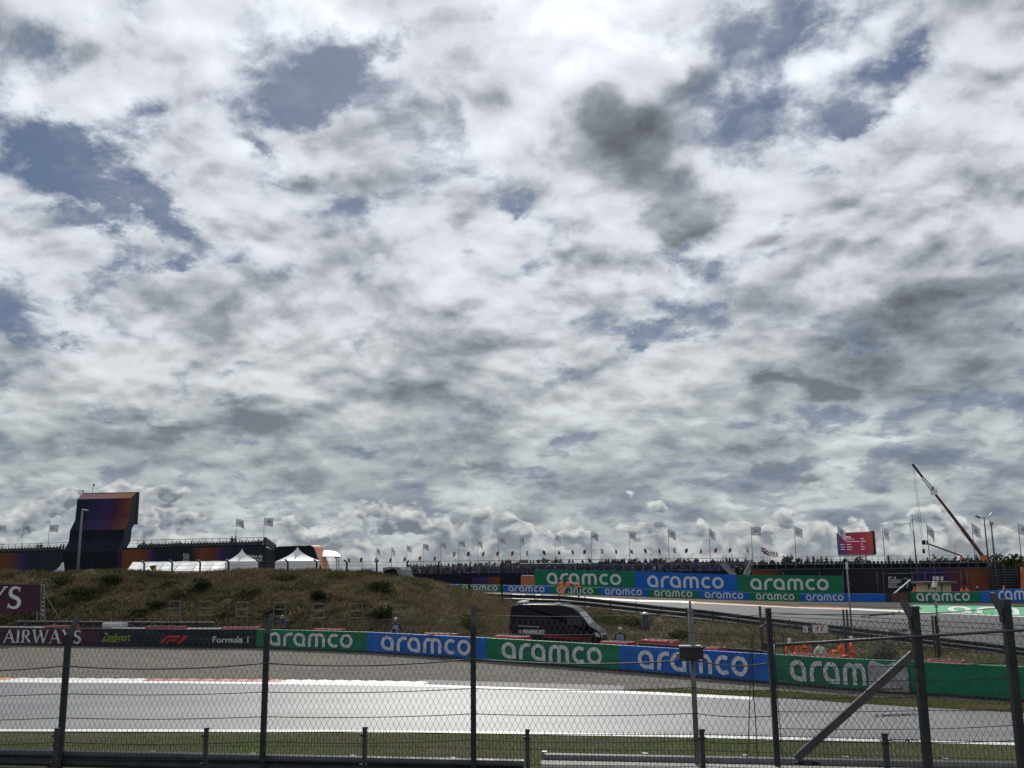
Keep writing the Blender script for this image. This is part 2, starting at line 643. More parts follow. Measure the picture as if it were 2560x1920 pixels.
def serif_word(word):
    """Flared roman capitals as polygons, cap height 1."""
    T, t = 0.17, 0.075

    def foot(x, y, wd):
        return strip([(x - wd / 2, y), (x + wd / 2, y)], 0.05)
    out, x = [], 0.0
    for ch in word:
        if ch == 'A':
            g = strip([(0.06, 0), (0.42, 1)], t) + strip([(0.40, 1), (0.78, 0)], T) + strip([(0.2, 0.34), (0.62, 0.34)], t) + foot(0.07, 0.02, 0.22) + foot(0.78, 0.02, 0.3)
            adv = 0.84
        elif ch == 'I':
            g = strip([(0.14, 0), (0.14, 1)], T) + foot(0.14, 0.02, 0.3) + foot(0.14, 0.98, 0.3)
            adv = 0.28
        elif ch == 'R':
            g = strip([(0.14, 0), (0.14, 1)], T) + foot(0.14, 0.02, 0.3) + strip([(0.1, 0.96), (0.36, 0.96)] + arc(0.38, 0.74, 0.16, 0.2, 80, -90, 10) + [(0.2, 0.53)], [t, t] + [t + 0.07 * math.sin(PI * i / 10) for i in range(11)] + [t])
            g += strip([(0.34, 0.52), (0.68, 0.0)], T) + foot(0.7, 0.02, 0.2)
            adv = 0.74
        elif ch == 'W':
            g = strip([(0.06, 1), (0.34, 0)], T) + strip([(0.34, 0), (0.6, 0.95)], t) + strip([(0.56, 1), (0.84, 0)], T) + strip([(0.84, 0), (1.12, 1)], t) + foot(0.06, 0.98, 0.28) + foot(1.12, 0.98, 0.22)
            adv = 1.16
        elif ch == 'Y':
            g = strip([(0.06, 1), (0.4, 0.46)], T) + strip([(0.74, 1), (0.4, 0.46)], t) + strip([(0.4, 0.5), (0.4, 0)], T) + foot(0.4, 0.02, 0.32) + foot(0.06, 0.98, 0.28) + foot(0.74, 0.98, 0.2)
            adv = 0.78
        else:
            path = arc(0.3, 0.74, 0.21, 0.22, 35, 235, 12) + arc(0.27, 0.27, 0.23, 0.23, 62, -150, 14)
            n = len(path)
            g = strip(path, [t + (T - t) * math.sin(PI * i / (n - 1)) for i in range(n)]) + strip([(0.49, 0.98), (0.47, 0.78)], 0.05) + strip([(0.03, 0.02), (0.05, 0.24)], 0.05)
            adv = 0.56
        out.append([[(px + x, py) for px, py in q] for q in g])
        x += adv + 0.1
    return out, x - 0.1


_TXT = {}


def text_polys(s, shear=0.0, bold=0.0, width=None):
    """Polygons of a string in the built-in font, cap height 1 and starting at 0."""
    key = (s, shear, bold)
    if key not in _TXT:
        c = bpy.data.curves.new('lettering', 'FONT')
        c.body = s
        c.shear = shear
        c.offset = bold
        c.resolution_u = 3
        o = bpy.data.objects.new('lettering', c)
        me = bpy.data.meshes.new_from_object(o)
        vs = [(v.co.x, v.co.y) for v in me.vertices]
        fs = [list(p.vertices) for p in me.polygons]
        bpy.data.objects.remove(o)
        bpy.data.curves.remove(c)
        bpy.data.meshes.remove(me)
        x0 = min(v[0] for v in vs)
        y1 = max(v[1] for v in vs)
        y0 = min(min(v[1] for v in vs), 0.0)
        k = 1 / y1
        _TXT[key] = ([[((vs[i][0] - x0) * k, vs[i][1] * k) for i in f] for f in fs], (max(v[0] for v in vs) - x0) * k)
    return _TXT[key]


def lay(mb, polys, fn, gap=0.0):
    """Flat polygons laid on a surface: fn(u, v, lift) gives the world point."""
    for k, q in enumerate(polys):
        mb.poly([fn(u, v, gap + 0.0004 * (k % 3)) for u, v in q])


def plane_fn(o, ux, uy, n):
    return lambda u, v, l: o + ux * u + uy * v + n * (0.006 + l)


# ------------------------------------------------------------------ the ground: rows of photo positions with distances
def lerp_tab(tab, x):
    if x <= tab[0][0]:
        return tab[0][1:]
    for a, b in zip(tab, tab[1:]):
        if x <= b[0]:
            t = (x - a[0]) / (b[0] - a[0])
            return tuple(p + (q - p) * t for p, q in zip(a[1:], b[1:]))
    return tab[-1][1:]


def hnoise(x, y, s):
    from mathutils import noise
    return noise.fractal(Vector((x * s, y * s, 3.7)), 1.0, 2.0, 4)


BARRIER = [(-400, 1606), (0, 1613), (440, 1620), (640, 1621), (917, 1632), (1216, 1653), (1550, 1679), (1925, 1711), (2120, 1727), (2300, 1738), (2535, 1755), (2900, 1776), (3400, 1807)]
CREST = [(-400, 1424, 80), (0, 1432, 80), (130, 1438, 79), (220, 1433, 78), (300, 1430, 78), (420, 1437, 78), (500, 1436, 78), (560, 1433, 77), (640, 1428, 76), (700, 1431, 76), (800, 1431, 77),
         (930, 1433, 79), (985, 1443, 80), (1020, 1448, 81), (1075, 1458, 82), (1150, 1475, 81), (1210, 1491, 79), (1280, 1511, 77), (1360, 1519, 76), (1450, 1526, 76),
         (1600, 1537, 76), (1710, 1549, 76), (1900, 1568, 76), (2100, 1591, 76), (2250, 1611, 75.5), (2400, 1629, 75), (2530, 1645, 74.5), (2900, 1690, 73), (3400, 1757, 72)]
RAIL_TOP = [(1100, 1480), (1220, 1483), (1300, 1485), (1400, 1488), (1480, 1495), (1660, 1515), (1760, 1524), (1900, 1542), (2100, 1564), (2300, 1587), (2530, 1614), (2900, 1658), (3400, 1724)]
KERB2 = [(1000, 1489, 100), (1415, 1495, 97), (1600, 1505, 97), (1740, 1508.5, 97), (1870, 1514.5, 97.5), (2000, 1520.5, 98), (2120, 1524.5, 98), (2260, 1530, 98), (2349, 1533, 98), (2557, 1542, 97), (2900, 1556, 95)]
KERB2B = [(1000, 1485, 104), (1415, 1490, 101), (1600, 1496.5, 101.5), (1740, 1500.5, 101.5), (1870, 1506, 102), (2000, 1510.6, 102.5), (2120, 1515.5, 102.5), (2260, 1521, 102.5), (2349, 1525, 102.5), (2557, 1533, 101), (2900, 1546, 99)]
BOARD2 = [(900, 1468, 150), (1146, 1477, 140), (1376, 1485, 133), (1498, 1489, 131), (1619, 1493, 130), (1744, 1497.5, 129), (1870, 1502, 128), (2000, 1505, 127), (2210, 1506, 120), (2270, 1507, 114), (2400, 1507, 111), (2557, 1505, 108), (2900, 1500, 104)]
XS = sorted(set([-2600, -2000, -1500, -1100, -800, -600] + list(range(-480, 3060, 20)) + [3200, 3500, 4000, 4600, 5200]))


def base_pt(x):
    return G(x, lerp_tab(BARRIER, x)[0], 0.0)


def clampx(v):
    return min(max(v, -400), 3400)


def tab_pt(tab, x):
    """A row's point in column x; outside the frame the row keeps its level."""
    xc = clampx(x)
    y, Y = lerp_tab(tab, xc)
    p = P(xc, y, Y)
    if xc != x:
        d = ray(x, y)
        p = Vector((d.x / d.y * Y, Y, p.z))
    return p


def build_rows():
    rows = []
    n = len(XS)
    sx = [(x - 1280) / 3900 for x in XS]
    rows.append([Vector((s * 500, -80, 0)) for s in sx])
    rows.append([Vector((s * 300, 0, 0)) for s in sx])
    near = []
    for i, x in enumerate(XS):
        xc = clampx(x)
        b = base_pt(xc) if xc == x else Vector((ray(x, 1600).x / ray(x, 1600).y * base_pt(xc).y, base_pt(xc).y, 0))
        near.append(b)
    rows.append([Vector((s * 150, 14, 0)) for s in sx])
    rows.append(near)
    back = []
    for i, x in enumerate(XS):
        b = near[i]
        k = (b.y + 6.5) / b.y
        back.append(Vector((b.x * k, b.y * k, lerp_tab([(800, .5), (1120, -.2), (1220, -.36), (1560, -.36), (2000, -.7), (2900, -.7)], x)[0])))
    rows.append(back)
    crest = [tab_pt(CREST, x) for x in XS]
    NS = 30
    for k in range(1, NS + 1):
        t = k / NS
        r = []
        for i, x in enumerate(XS):
            a, c = back[i], crest[i]
            left = min(max((1350 - x) / 350, 0), 1)
            prof = t * (1 - left) + left * (0.72 * t + 0.28 * (1 - (1 - t) ** 2.2))
            flat = min(max((x - 1120) / 90, 0), 1) * min(max((1800 - x) / 200, 0), 1)
            prof = prof * (1 - flat) + flat * max(0.0, (t - .34) / .66)
            p = a.lerp(c, t)
            p.z = a.z + (c.z - a.z) * prof
            amp = math.sin(PI * min(t, 1) * 0.97) * (0.22 + 0.35 * left) * (1 - flat * (t < .4))
            p.z += amp * (hnoise(p.x, p.y, 0.11) * 0.9 + hnoise(p.x + 50, p.y, 0.32) * 0.35)
            if t == 1:
                p.z += 0.10 * left * hnoise(p.x, 7.0, 0.5)
            r.append(p)
        rows.append(r)
    dn = []
    for i, x in enumerate(XS):
        c = rows[-1][i]
        left = min(max((1240 - x) / 250, 0), 1)
        k = (c.y + 2 + 7 * left) / c.y
        dn.append(Vector((c.x * k, c.y * k, c.z - 1.1 * left)))
    rows.append(dn)
    for tab in (KERB2, KERB2B, BOARD2):
        r = []
        for i, x in enumerate(XS):
            q = tab_pt(tab, max(x, 1000))
            left = min(max((1180 - x) / 160, 0), 1)
            Y = q.y
            d = ray(x, 1450)
            z = q.z * (1 - left) + left * 2.4
            r.append(Vector((d.x / d.y * Y, Y, z)))
        rows.append(r)
    for Y, zl, zr in ((155, 2.2, -1.2), (420, 0.5, -1.0), (6000, -6, -6)):
        r = []
        for i, x in enumerate(XS):
            d = ray(x, 1450)
            left = min(max((1180 - x) / 160, 0), 1)
            r.append(Vector((d.x / d.y * Y, Y, zr + (zl - zr) * left)))
        rows.append(r)
    return rows


ROWS = build_rows()
R_BASE, R_BACK = 3, 4
R_CREST = R_BACK + 30
R_DOWN, R_K, R_KB, R_B2 = R_CREST + 1, R_CREST + 2, R_CREST + 3, R_CREST + 4


def col_pt(r, x):
    """Point of row r in photo column x."""
    import bisect
    i = min(max(bisect.bisect_right(XS, x) - 1, 0), len(XS) - 2)
    t = (x - XS[i]) / (XS[i + 1] - XS[i])
    return ROWS[r][i].lerp(ROWS[r][i + 1], t)


def px_of(v):
    c = CAM_R.transposed() @ (Vector(v) - Vector((0, 0, EYE)))
    return 1280 + FPX * c.x / -c.z, 960 - FPX * c.y / -c.z


def on_ground(x, y, first=R_BASE):
    """Where the ground is seen at photo position (x, y), nearest hit beyond row `first`."""
    pts = [col_pt(r, x) for r in range(first, len(ROWS))]
    for a, b in zip(pts, pts[1:]):
        ya, yb = px_of(a)[1], px_of(b)[1]
        if (ya - y) * (yb - y) <= 0 and ya != yb:
            lo, hi = 0.0, 1.0
            for _ in range(24):
                m = (lo + hi) / 2
                if (px_of(a.lerp(b, m))[1] - y) * (ya - y) > 0:
                    lo = m
                else:
                    hi = m
            return a.lerp(b, lo)
    return pts[-4]


def ground_at(x, Y):
    """Ground point in column x at distance Y."""
    pts = [col_pt(r, x) for r in range(2, len(ROWS))]
    for a, b in zip(pts, pts[1:]):
        if a.y <= Y <= b.y:
            return a.lerp(b, (Y - a.y) / max(b.y - a.y, 1e-6))
    return pts[-1]


def loft(rowlist):
    n = len(rowlist[0])
    V = np.array([tuple(p) for r in rowlist for p in r], dtype=np.float32)
    i = np.arange(len(rowlist) - 1)[:, None] * n + np.arange(n - 1)[None, :]
    i = i.ravel()
    return V, np.c_[i, i + 1, i + 1 + n, i + n]


# materials of the ground
M_DUNE = mat('dune_soil', (0.115, 0.088, 0.052), (0.068, 0.058, 0.033), 1.3, 0.95, 0.06, c3=(0.15, 0.118, 0.075), scale2=0.22, coords='World', spec=0.1, bscale=5)
M_TRACK = mat('track_asphalt', (0.128, 0.133, 0.142), (0.108, 0.112, 0.12), 0.35, 0.46, 0.004, coords='World', spec=0.5, c3=(0.145, 0.15, 0.157), scale2=0.12, bscale=45, rvar=0.05)
M_TRACK2 = mat('far_asphalt', (0.10, 0.10, 0.103), (0.085, 0.085, 0.088), 0.3, 0.72, 0.004, coords='World', spec=0.35, bscale=30)
M_PAINT = mat('white_paint', (0.80, 0.80, 0.78), (0.66, 0.66, 0.64), 1.5, 0.5, coords='World')
M_GREENP = mat('green_paint', (0.06, 0.42, 0.17), (0.05, 0.36, 0.145), 0.8, 0.55, coords='World')
M_SHOULDER = mat('shoulder_asphalt', (0.15, 0.15, 0.15), (0.11, 0.11, 0.112), 0.9, 0.75, 0.004, coords='World')


def rubber_lines(m):
    """Dark rubbered lanes and patches that run along the track."""
    tr = m.node_tree
    N = NT(tr)
    bs = tr.nodes['Principled BSDF']
    pos = N.new('ShaderNodeNewGeometry').outputs['Position']
    v = N.v('MULTIPLY', pos, (0.035, 0.95, 0.0))
    f = N.ramp(N.noise(v, 1.0, 5, 0.6, dims='3D'), 0.40, 0.68, 1.08, 0.66)
    v2 = N.v('MULTIPLY', pos, (0.012, 4.5, 0.0))
    f2 = N.ramp(N.noise(v2, 1.0, 3, 0.6, dims='3D'), 0.52, 0.66, 1.0, 0.80)
    src = bs.inputs['Base Color'].links[0].from_socket
    N.put(bs.inputs['Base Color'], N.v('SCALE', src, scale=N.mul(f, f2)))
    r = bs.inputs['Roughness'].links[0].from_socket
    N.put(bs.inputs['Roughness'], N.add(r, N.mad(f, -0.10, 0.09)))


rubber_lines(M_TRACK)


def gravel_mat():
    m = mat('gravel_stones', (0.195, 0.178, 0.152), (0.108, 0.098, 0.083), 9, 0.9, 0.0, coords='World', spec=0.2, c3=(0.175, 0.16, 0.138), scale2=0.5)
    tr = m.node_tree
    N = NT(tr)
    pos = N.new('ShaderNodeNewGeometry').outputs['Position']
    vo = N.new('ShaderNodeTexVoronoi', feature='F1')
    vo.inputs['Scale'].default_value = 7.5
    N.put(vo.inputs['Vector'], pos)
    bs = tr.nodes['Principled BSDF']
    src = bs.inputs['Base Color'].links[0].from_socket
    tone = N.ramp(N.sep(vo.outputs['Color'])[0], 0.0, 1.0, 0.62, 1.25, smooth=False)
    N.put(bs.inputs['Base Color'], N.v('SCALE', src, scale=tone))
    b = N.new('ShaderNodeBump')
    b.inputs['Distance'].default_value = 0.09
    N.put(b.inputs['Height'], N.m('SUBTRACT', 1.0, vo.outputs['Distance']))
    tr.links.new(b.outputs[0], bs.inputs['Normal'])
    return m


def grass_mat():
    m = mat('verge_turf', (0.050, 0.055, 0.020), (0.085, 0.078, 0.040), 1.1, 0.95, 0.02, coords='World', spec=0.1, c3=(0.050, 0.075, 0.018), scale2=0.35, bscale=20)
    return m


M_GRAVEL, M_TURF = gravel_mat(), grass_mat()

V_, F_ = loft(ROWS)
ground = put('ground', fast_mesh('ground', V_, F_, M_DUNE, smooth=True))
ground['kind'] = 'structure'

NEAR_EDGE = [(-400, 1820), (0, 1826), (440, 1827), (840, 1828), (1240, 1832), (1640, 1839), (2020, 1847.5), (2340, 1854), (2545, 1860), (2900, 1871), (3400, 1886)]
FAR_EDGE = [(-400, 1699), (0, 1702), (440, 1704), (840, 1708), (1060, 1712), (1240, 1718), (1640, 1731), (2020, 1750), (2120, 1758), (2300, 1769), (2540, 1782), (2900, 1803), (3400, 1836)]


def line_pts(tab, x0, x1, step=40, off=0.0, z=0.0):
    xs = np.linspace(x0, x1, max(int((x1 - x0) / step), 2) + 1)
    out = []
    for x in xs:
        p = G(x, lerp_tab(tab, x)[0], 0.0)
        k = (p.y + off) / p.y
        out.append(Vector((p.x * k, p.y * k, z)))
    return out


def sheet(name, a, b, m, sub=1):
    rows = [[p.lerp(q, k / sub) for p, q in zip(a, b)] for k in range(sub + 1)]
    V, F = loft(rows)
    o = put(name, fast_mesh(name, V, F, m))
    o['kind'] = 'structure'
    return o


XA, XB = -400, 3400
sheet('race_track', line_pts(NEAR_EDGE, XA, XB, z=.010), line_pts(FAR_EDGE, XA, XB, z=.010), M_TRACK)
sheet('track_edge_line', line_pts(NEAR_EDGE, XA, XB, off=-.26, z=.016), line_pts(NEAR_EDGE, XA, XB, off=.12, z=.016), M_PAINT)
sheet('track_edge_line', line_pts(FAR_EDGE, XA, 1880, off=-.75, z=.016), line_pts(FAR_EDGE, XA, 1880, off=0.0, z=.016), M_PAINT)
wide = [Vector((x, 14.0, .004)) for x in np.linspace(-60, 60, 83)]
sheet('grass_verge', wide, line_pts(NEAR_EDGE, XA, XB, off=-.26, z=.004), M_TURF)
sheet('gravel_trap', line_pts(FAR_EDGE, XA, XB, off=.0, z=.005), line_pts(BARRIER, XA, XB, off=.6, z=.005), M_GRAVEL)
sheet('track_shoulder', line_pts(FAR_EDGE, 1050, 1560, off=0.0, z=.011), line_pts(FAR_EDGE, 1050, 1560, off=1.6, z=.011), M_SHOULDER)
fr = line_pts(FAR_EDGE, 1560, XB, off=0.0, z=.012)
sheet('grass_fringe', fr, [Vector((p.x, p.y + 0.4 + 1.7 * min(i / 12, 1), .012)) for i, p in enumerate(fr)], M_TURF)


# far part of the circuit
def ground_strip(name, r0, t0, r1, t1, x0, x1, m, lift, sub=2, z0=0.0):
    xs = np.linspace(x0, x1, max(int((x1 - x0) / 20), 2) + 1)
    rows = []
    for k in range(sub + 1):
        row = []
        for x in xs:
            a = col_pt(r0, x).lerp(col_pt(r0 + 1, x), t0)
            b = col_pt(r1, x).lerp(col_pt(r1 + 1, x), t1)
            p = a.lerp(b, k / sub)
            p.z += lift
            row.append(p)
        rows.append(row)
    V, F = loft(rows)
    o = put(name, fast_mesh(name, V, F, m))
    o['kind'] = 'structure'
    return o


ground_strip('far_track', R_DOWN, 0.0, R_K, 0.0, 1260, 3380, M_TRACK2, 0.03, 1)
ground_strip('far_edge_line', R_DOWN, .97, R_K, 0.02, 1700, 3380, M_PAINT, 0.045, 1)
ground_strip('runoff_asphalt', R_K, 0.0, R_KB, 0.0, 2268, 3380, M_TRACK2, 0.03, 1)
M_RUNOFF = mat('runoff_asphalt', (0.085, 0.08, 0.076), (0.07, 0.067, 0.064), 0.3, 0.9, coords='World', spec=0.05)
ground_strip('runoff_asphalt', R_KB, 0.0, R_B2, 0.0, 2000, 3380, M_RUNOFF, 0.03, 1)
ground_strip('painted_runoff', R_K, 0.0, R_KB, 0.55, 2276, 3380, M_GREENP, 0.05, 3)


# the word painted flat on the green runoff
def runoff_fn(u, v, l):
    x = 2362 + u * 66
    a, b = col_pt(R_K, x), col_pt(R_KB, x).lerp(col_pt(R_B2, x), .55)
    p = a.lerp(b, 0.10 + 0.78 * v)
    return p + Vector((0, 0, 0.07 + l))


mb = MB()
pol, wd = word_mark('aram')
for g in pol:
    lay(mb, g, runoff_fn)
o = mb.build('runoff_lettering', M_PAINT)
o['kind'] = 'structure'


# ------------------------------------------------------------------ barriers and boards
def vinyl(name, c, k=0.76):
    return mat(name, c, tuple(v * k for v in c), 2.2, 0.55, 0.006, coords='World', spec=0.3, bscale=3)


M_GREEN = vinyl('green_vinyl', (0.004, 0.175, 0.078))
M_BLUE = vinyl('blue_vinyl', (0.004, 0.125, 0.50))
M_MAROON = vinyl('maroon_vinyl', (0.055, 0.014, 0.034))
M_NAVY = vinyl('dark_vinyl', (0.008, 0.014, 0.024))
M_LETTER = mat('pale_print', (0.62, 0.62, 0.66), (0.55, 0.55, 0.59), 3, 0.6, coords='World')
M_LIME = mat('lime_print', (0.45, 0.55, 0.03), None, rough=.6)
M_REDPRINT = mat('red_print', (0.42, 0.018, 0.018), None, rough=.6)
M_HEM = mat('black_hem', (0.018, 0.018, 0.02), (0.03, 0.03, 0.032), 4, 0.8, coords='World')
M_REDFOAM = mat('red_plastic', (0.42, 0.03, 0.035), (0.33, 0.025, 0.03), 5, 0.35, 0.003, coords='World')
M_WHITEFOAM = mat('white_plastic', (0.62, 0.62, 0.60), (0.48, 0.48, 0.46), 5, 0.4, 0.003, coords='World')
M_RUBBER = mat('rubber', (0.02, 0.02, 0.021), (0.035, 0.035, 0.035), 8, 0.75, 0.004, coords='World')
M_GALV = mat('galvanised_steel', (0.26, 0.28, 0.30), (0.19, 0.205, 0.22), 6, 0.45, 0.002, metal=0.7, coords='World', rvar=.1)
M_DARKSTEEL = mat('weathered_steel', (0.075, 0.085, 0.095), (0.05, 0.056, 0.064), 3, 0.5, 0.003, metal=0.55, coords='World', rvar=.1)
M_FRAME = mat('frame_steel', (0.19, 0.195, 0.195), (0.14, 0.145, 0.145), 6, 0.6, coords='World')
M_DARKGALV = mat('dull_steel', (0.14, 0.15, 0.155), (0.10, 0.105, 0.11), 6, 0.55, metal=0.4, coords='World')
M_POST = mat('grey_post_paint', (0.030, 0.036, 0.042), (0.021, 0.026, 0.031), 3, 0.5, 0.002, metal=0.2, spec=.35, coords='World', rvar=.1)


class Path:
    """Base line of a row of boards: photo column to ground point, with the side that faces the stand."""

    def __init__(self, fn):
        self.fn = fn

    def at(self, x):
        p = self.fn(x)
        t = (self.fn(x + 6) - self.fn(x - 6))
        t.z = 0
        t.normalize()
        n = Vector((t.y, -t.x, 0))
        return p, t, n


def board_surface(path, x0, x1, h0, h1, depth, wob=0.0, nx=14, nz=5, seed=0.0):
    """Closed wrap: front, top, back, ends. h may be a function of x."""
    mb = MB()
    H0 = h0 if callable(h0) else (lambda x: h0)
    H1 = h1 if callable(h1) else (lambda x: h1)
    rows_f, rows_b = [], []
    xs = np.linspace(x0, x1, nx + 1)
    for j in range(nz + 1):
        rf, rb = [], []
        for x in xs:
            p, t, n = path.at(x)
            z = H0(x) + (H1(x) - H0(x)) * j / nz
            w = wob * (math.sin(x * 0.06 + seed + j) * .5 + math.sin(x * 0.021 + j * 1.7 + seed) * .5)
            edge = 0.0 if j else 0.0
            rf.append(p + n * (w - edge) + Vector((0, 0, z)))
            rb.append(p - n * depth + Vector((0, 0, z)))
        rows_f.append(rf)
        rows_b.append(rb)
    mb.smooth = True
    mb.grid(rows_f)
    mb.smooth = False
    mb.grid([rows_f[-1], rows_b[-1]])
    mb.grid([r[::-1] for r in rows_b])
    mb.grid([[r[0] for r in rows_b], [r[0] for r in rows_f]])
    mb.grid([[r[-1] for r in rows_f], [r[-1] for r in rows_b]])
    return mb


def board_fn(path, xt0, xt1, width, v0, v1, lift):
    V0 = v0 if callable(v0) else (lambda x: v0)
    V1 = v1 if callable(v1) else (lambda x: v1)

    def fn(u, v, l):
        x = xt0 + (xt1 - xt0) * u / width
        p, t, n = path.at(x)
        a, b = V0(x), V1(x)
        return p + n * (lift + l) + Vector((0, 0, a + (b - a) * v))
    return fn


near_path = Path(base_pt)
BH = 1.06


def near_board(x0, x1, m, label, seed):
    c, _, _ = near_path.at((x0 + x1) / 2)
    t = thing('barrier_banner', label, 'advertising banner', c, 0, 'advertising banners on the near barrier')
    board_surface(near_path, x0, x1, 0.10, BH, 0.22, 0.034, nx=22, seed=seed).build('cover', m, t)
    board_surface(near_path, x0, x1, 0.0, 0.098, 0.20, 0.0, nz=1).build('hem', M_HEM, t)
    return t


def put_word(t, path, x0, x1, word, v0, v1, m, lift=0.03, name='letter'):
    pol, wd = word_mark(word)
    fn = board_fn(path, x0, x1, wd, v0, v1, lift)
    for g in pol:
        b = MB()
        lay(b, g, fn)
        b.build(name, m, t)


t = near_board(-380, 247, M_MAROON, 'maroon barrier banner reading AIRWAYS at the left end of the near wall', 0)
pol, wd = serif_word('AIRWAYS')
fn = board_fn(near_path, 8, 202, wd, 0.17, 0.95, 0.03)
for g in pol:
    b = MB()
    lay(b, g, fn)
    b.build('letter', M_LETTER, t)
t = near_board(247, 640, M_NAVY, 'dark barrier banner with lime script, red racing logo and white Formula 1 words', 2)
pol, wd = text_polys('Zandvoort', 0.35, -0.012)
b = MB()
lay(b, pol, board_fn(near_path, 256, 326, wd, 0.36, 0.80, 0.03))
lay(b, strip([(0, 0), (0.25, 0.04), (0.9, -0.02)], 0.05), board_fn(near_path, 254, 300, 1, 0.30, 0.8, 0.031))
b.build('script_print', M_LIME, t)['kind'] = 'stuff'
b = MB()
fn = board_fn(near_path, 398, 470, 3.35, 0.26, 0.70, 0.03)
lay(b, [[(0, 0), (.42, 0), (.78, .5), (.55, .62)], [(.55, .62), (.78, .5), (1.05, .66), (1.0, 1)], [(1.0, 1), (1.05, .66), (2.3, .66), (2.55, 1)],
        [(.62, 0), (1.02, 0), (1.18, .24), (1.0, .36)], [(1.0, .36), (1.18, .24), (1.95, .24), (2.18, .54)], [(1.0, .36), (2.18, .54), (1.3, .54)],
        [(2.0, 0), (2.5, 0), (3.35, 1), (2.85, 1)]], fn)
b.build('racing_logo', M_REDPRINT, t)
pol, wd = text_polys('Formula 1', 0, 0.022)
b = MB()
lay(b, pol, board_fn(near_path, 531, 621, wd, 0.32, 0.66, 0.03))
lay(b, ring(0, 0, 1, 1, .3, n=12), board_fn(near_path, 624.5, 626.5, 1, 0.60, 0.63, 0.03))
b.build('words_print', M_LETTER, t)['kind'] = 'stuff'
for k, (x0, x1, a0, a1, m, lab) in enumerate([
        (640, 917, 671, 882, M_GREEN, 'green barrier banner with the rounded word, leftmost green one on the near wall'),
        (917, 1216, 953, 1178, M_BLUE, 'blue barrier banner with the rounded word, left of the black van'),
        (1216, 1550, 1255, 1507, M_GREEN, 'green barrier banner with the rounded word directly below the black van'),
        (1550, 1925, 1597, 1873, M_BLUE, 'blue barrier banner with the rounded word behind the black junction box'),
        (1925, 2300, 1978, 2262, M_GREEN, 'green barrier banner half covered by a grey sheet behind the braced gate')]):
    t = near_board(x0, x1, m, lab, k * 1.7)
    put_word(t, near_path, a0, a1, 'aramco', 0.20, 0.93, M_LETTER)
near_board(2300, 3360, M_GREEN, 'plain green barrier banner without words at the right end of the near wall', 5)

# grey sheet hung over the green banner
b = MB()
rows = []
for j in range(9):
    r = []
    for i in range(13):
        x = 2176 + i * 8.4
        p, tt, n = near_path.at(x)
        z = 0.06 + 0.92 * j / 8 - (0.10 if i in (0, 12) and j > 6 else 0) + (0.06 * math.sin(i * .9) if j == 8 else 0)
        r.append(p + n * (0.10 + 0.025 * math.sin(i * 1.3 + j * .5) + 0.02 * math.sin(j * 1.1 + i * .4)) + Vector((0, 0, z)))
    rows.append(r)
b.smooth = True
b.grid(rows)
o = single('cover_sheet', b, mat('grey_sheet', (0.36, 0.36, 0.37), (0.30, 0.30, 0.31), 3, .7, coords='World'), 'grey sheet hung over the last letters of a green banner', 'sheet', loc=rows[0][6])
sol = o.modifiers.new('thickness', 'SOLIDIFY')
sol.thickness = 0.008


# foam blocks whose tops show over the banners
def foam_block(x0, x1, off, h, m, label, depth=0.7):
    p, tt, n = near_path.at((x0 + x1) / 2)
    a, _, _ = near_path.at(x0)
    c, _, _ = near_path.at(x1)
    a, c = a - n * off, c - n * off
    o = thing('barrier_block', label, 'barrier block', p - n * off, 0, 'foam barrier blocks behind the banners')
    L = (c - a).length
    ang = math.atan2(tt.y, tt.x)
    R = Matrix.Rotation(ang, 3, 'Z')
    mid = (a + c) / 2
    b = MB()
    e = 0.05
    prof = [(-depth / 2, 0.0), (-depth / 2, h - e), (-depth / 2 + e, h), (depth / 2 - e, h), (depth / 2, h - e), (depth / 2, 0.0)]
    rr = []
    for u in (-L / 2, L / 2):
        rr.append([mid - n * (depth / 2) + R @ Vector((u, v, z)) for v, z in prof])
    b.grid(rr)
    b.poly(rr[0])
    b.poly(rr[1][::-1])
    b.build('block', m, o)
    g = MB()
    g.box(mid - n * (depth / 2) + Vector((0, 0, h + 0.012)), (L * .82, depth * .35, 0.02), ang)
    g.build('strap', M_HEM, o)
    return o


BLK = [(-60, 30, .3, 1.10, 0, 'white foam barrier block at the left picture edge behind the maroon banner'),
       (33, 92, .35, 1.10, 0, 'white foam barrier block behind the first letters of the maroon banner'),
       (97, 163, .4, 1.16, 1, 'red foam barrier block behind the end of the word AIRWAYS'),
       (196, 247, 1.9, 1.28, 0, 'white foam block set back among the tyre stacks'),
       (262, 345, .35, 1.09, 0, 'white foam barrier block behind the lime script'),
       (350, 440, .35, 1.18, 1, 'red foam barrier block behind the red racing logo'),
       (455, 536, .35, 1.09, 0, 'white foam barrier block left of the Formula 1 words'),
       (542, 632, .35, 1.14, 1, 'red foam barrier block behind the Formula 1 words'),
       (769, 834, .35, 1.13, 1, 'red foam barrier block near the middle of the first green banner'),
       (1046, 1110, .35, 1.12, 1, 'red foam barrier block right of the white haired photographer'),
       (1222, 1291, .35, 1.16, 1, 'red foam barrier block at the rear wheel of the black van'),
       (1488, 1556, .35, 1.15, 1, 'red foam barrier block in front of the nose of the black van'),
       (1752, 1784, .35, 1.14, 1, 'short red foam block right of the black junction box'),
       (1962, 2096, .35, 1.09, 1, 'long red foam block below the orange marshals'),
       (2312, 2402, .35, 1.10, 1, 'red foam barrier block behind the plain green banner')]
for x0, x1, off, h, k, lab in BLK:
    foam_block(x0, x1, off, h, M_REDFOAM if k else M_WHITEFOAM, lab)
foam_block(1543, 1611, 1.6, P(1577, 1599, near_path.at(1577)[0].y + 1.7).z, M_REDFOAM, 'broad red barrier block in front of the right photographer', 0.9)
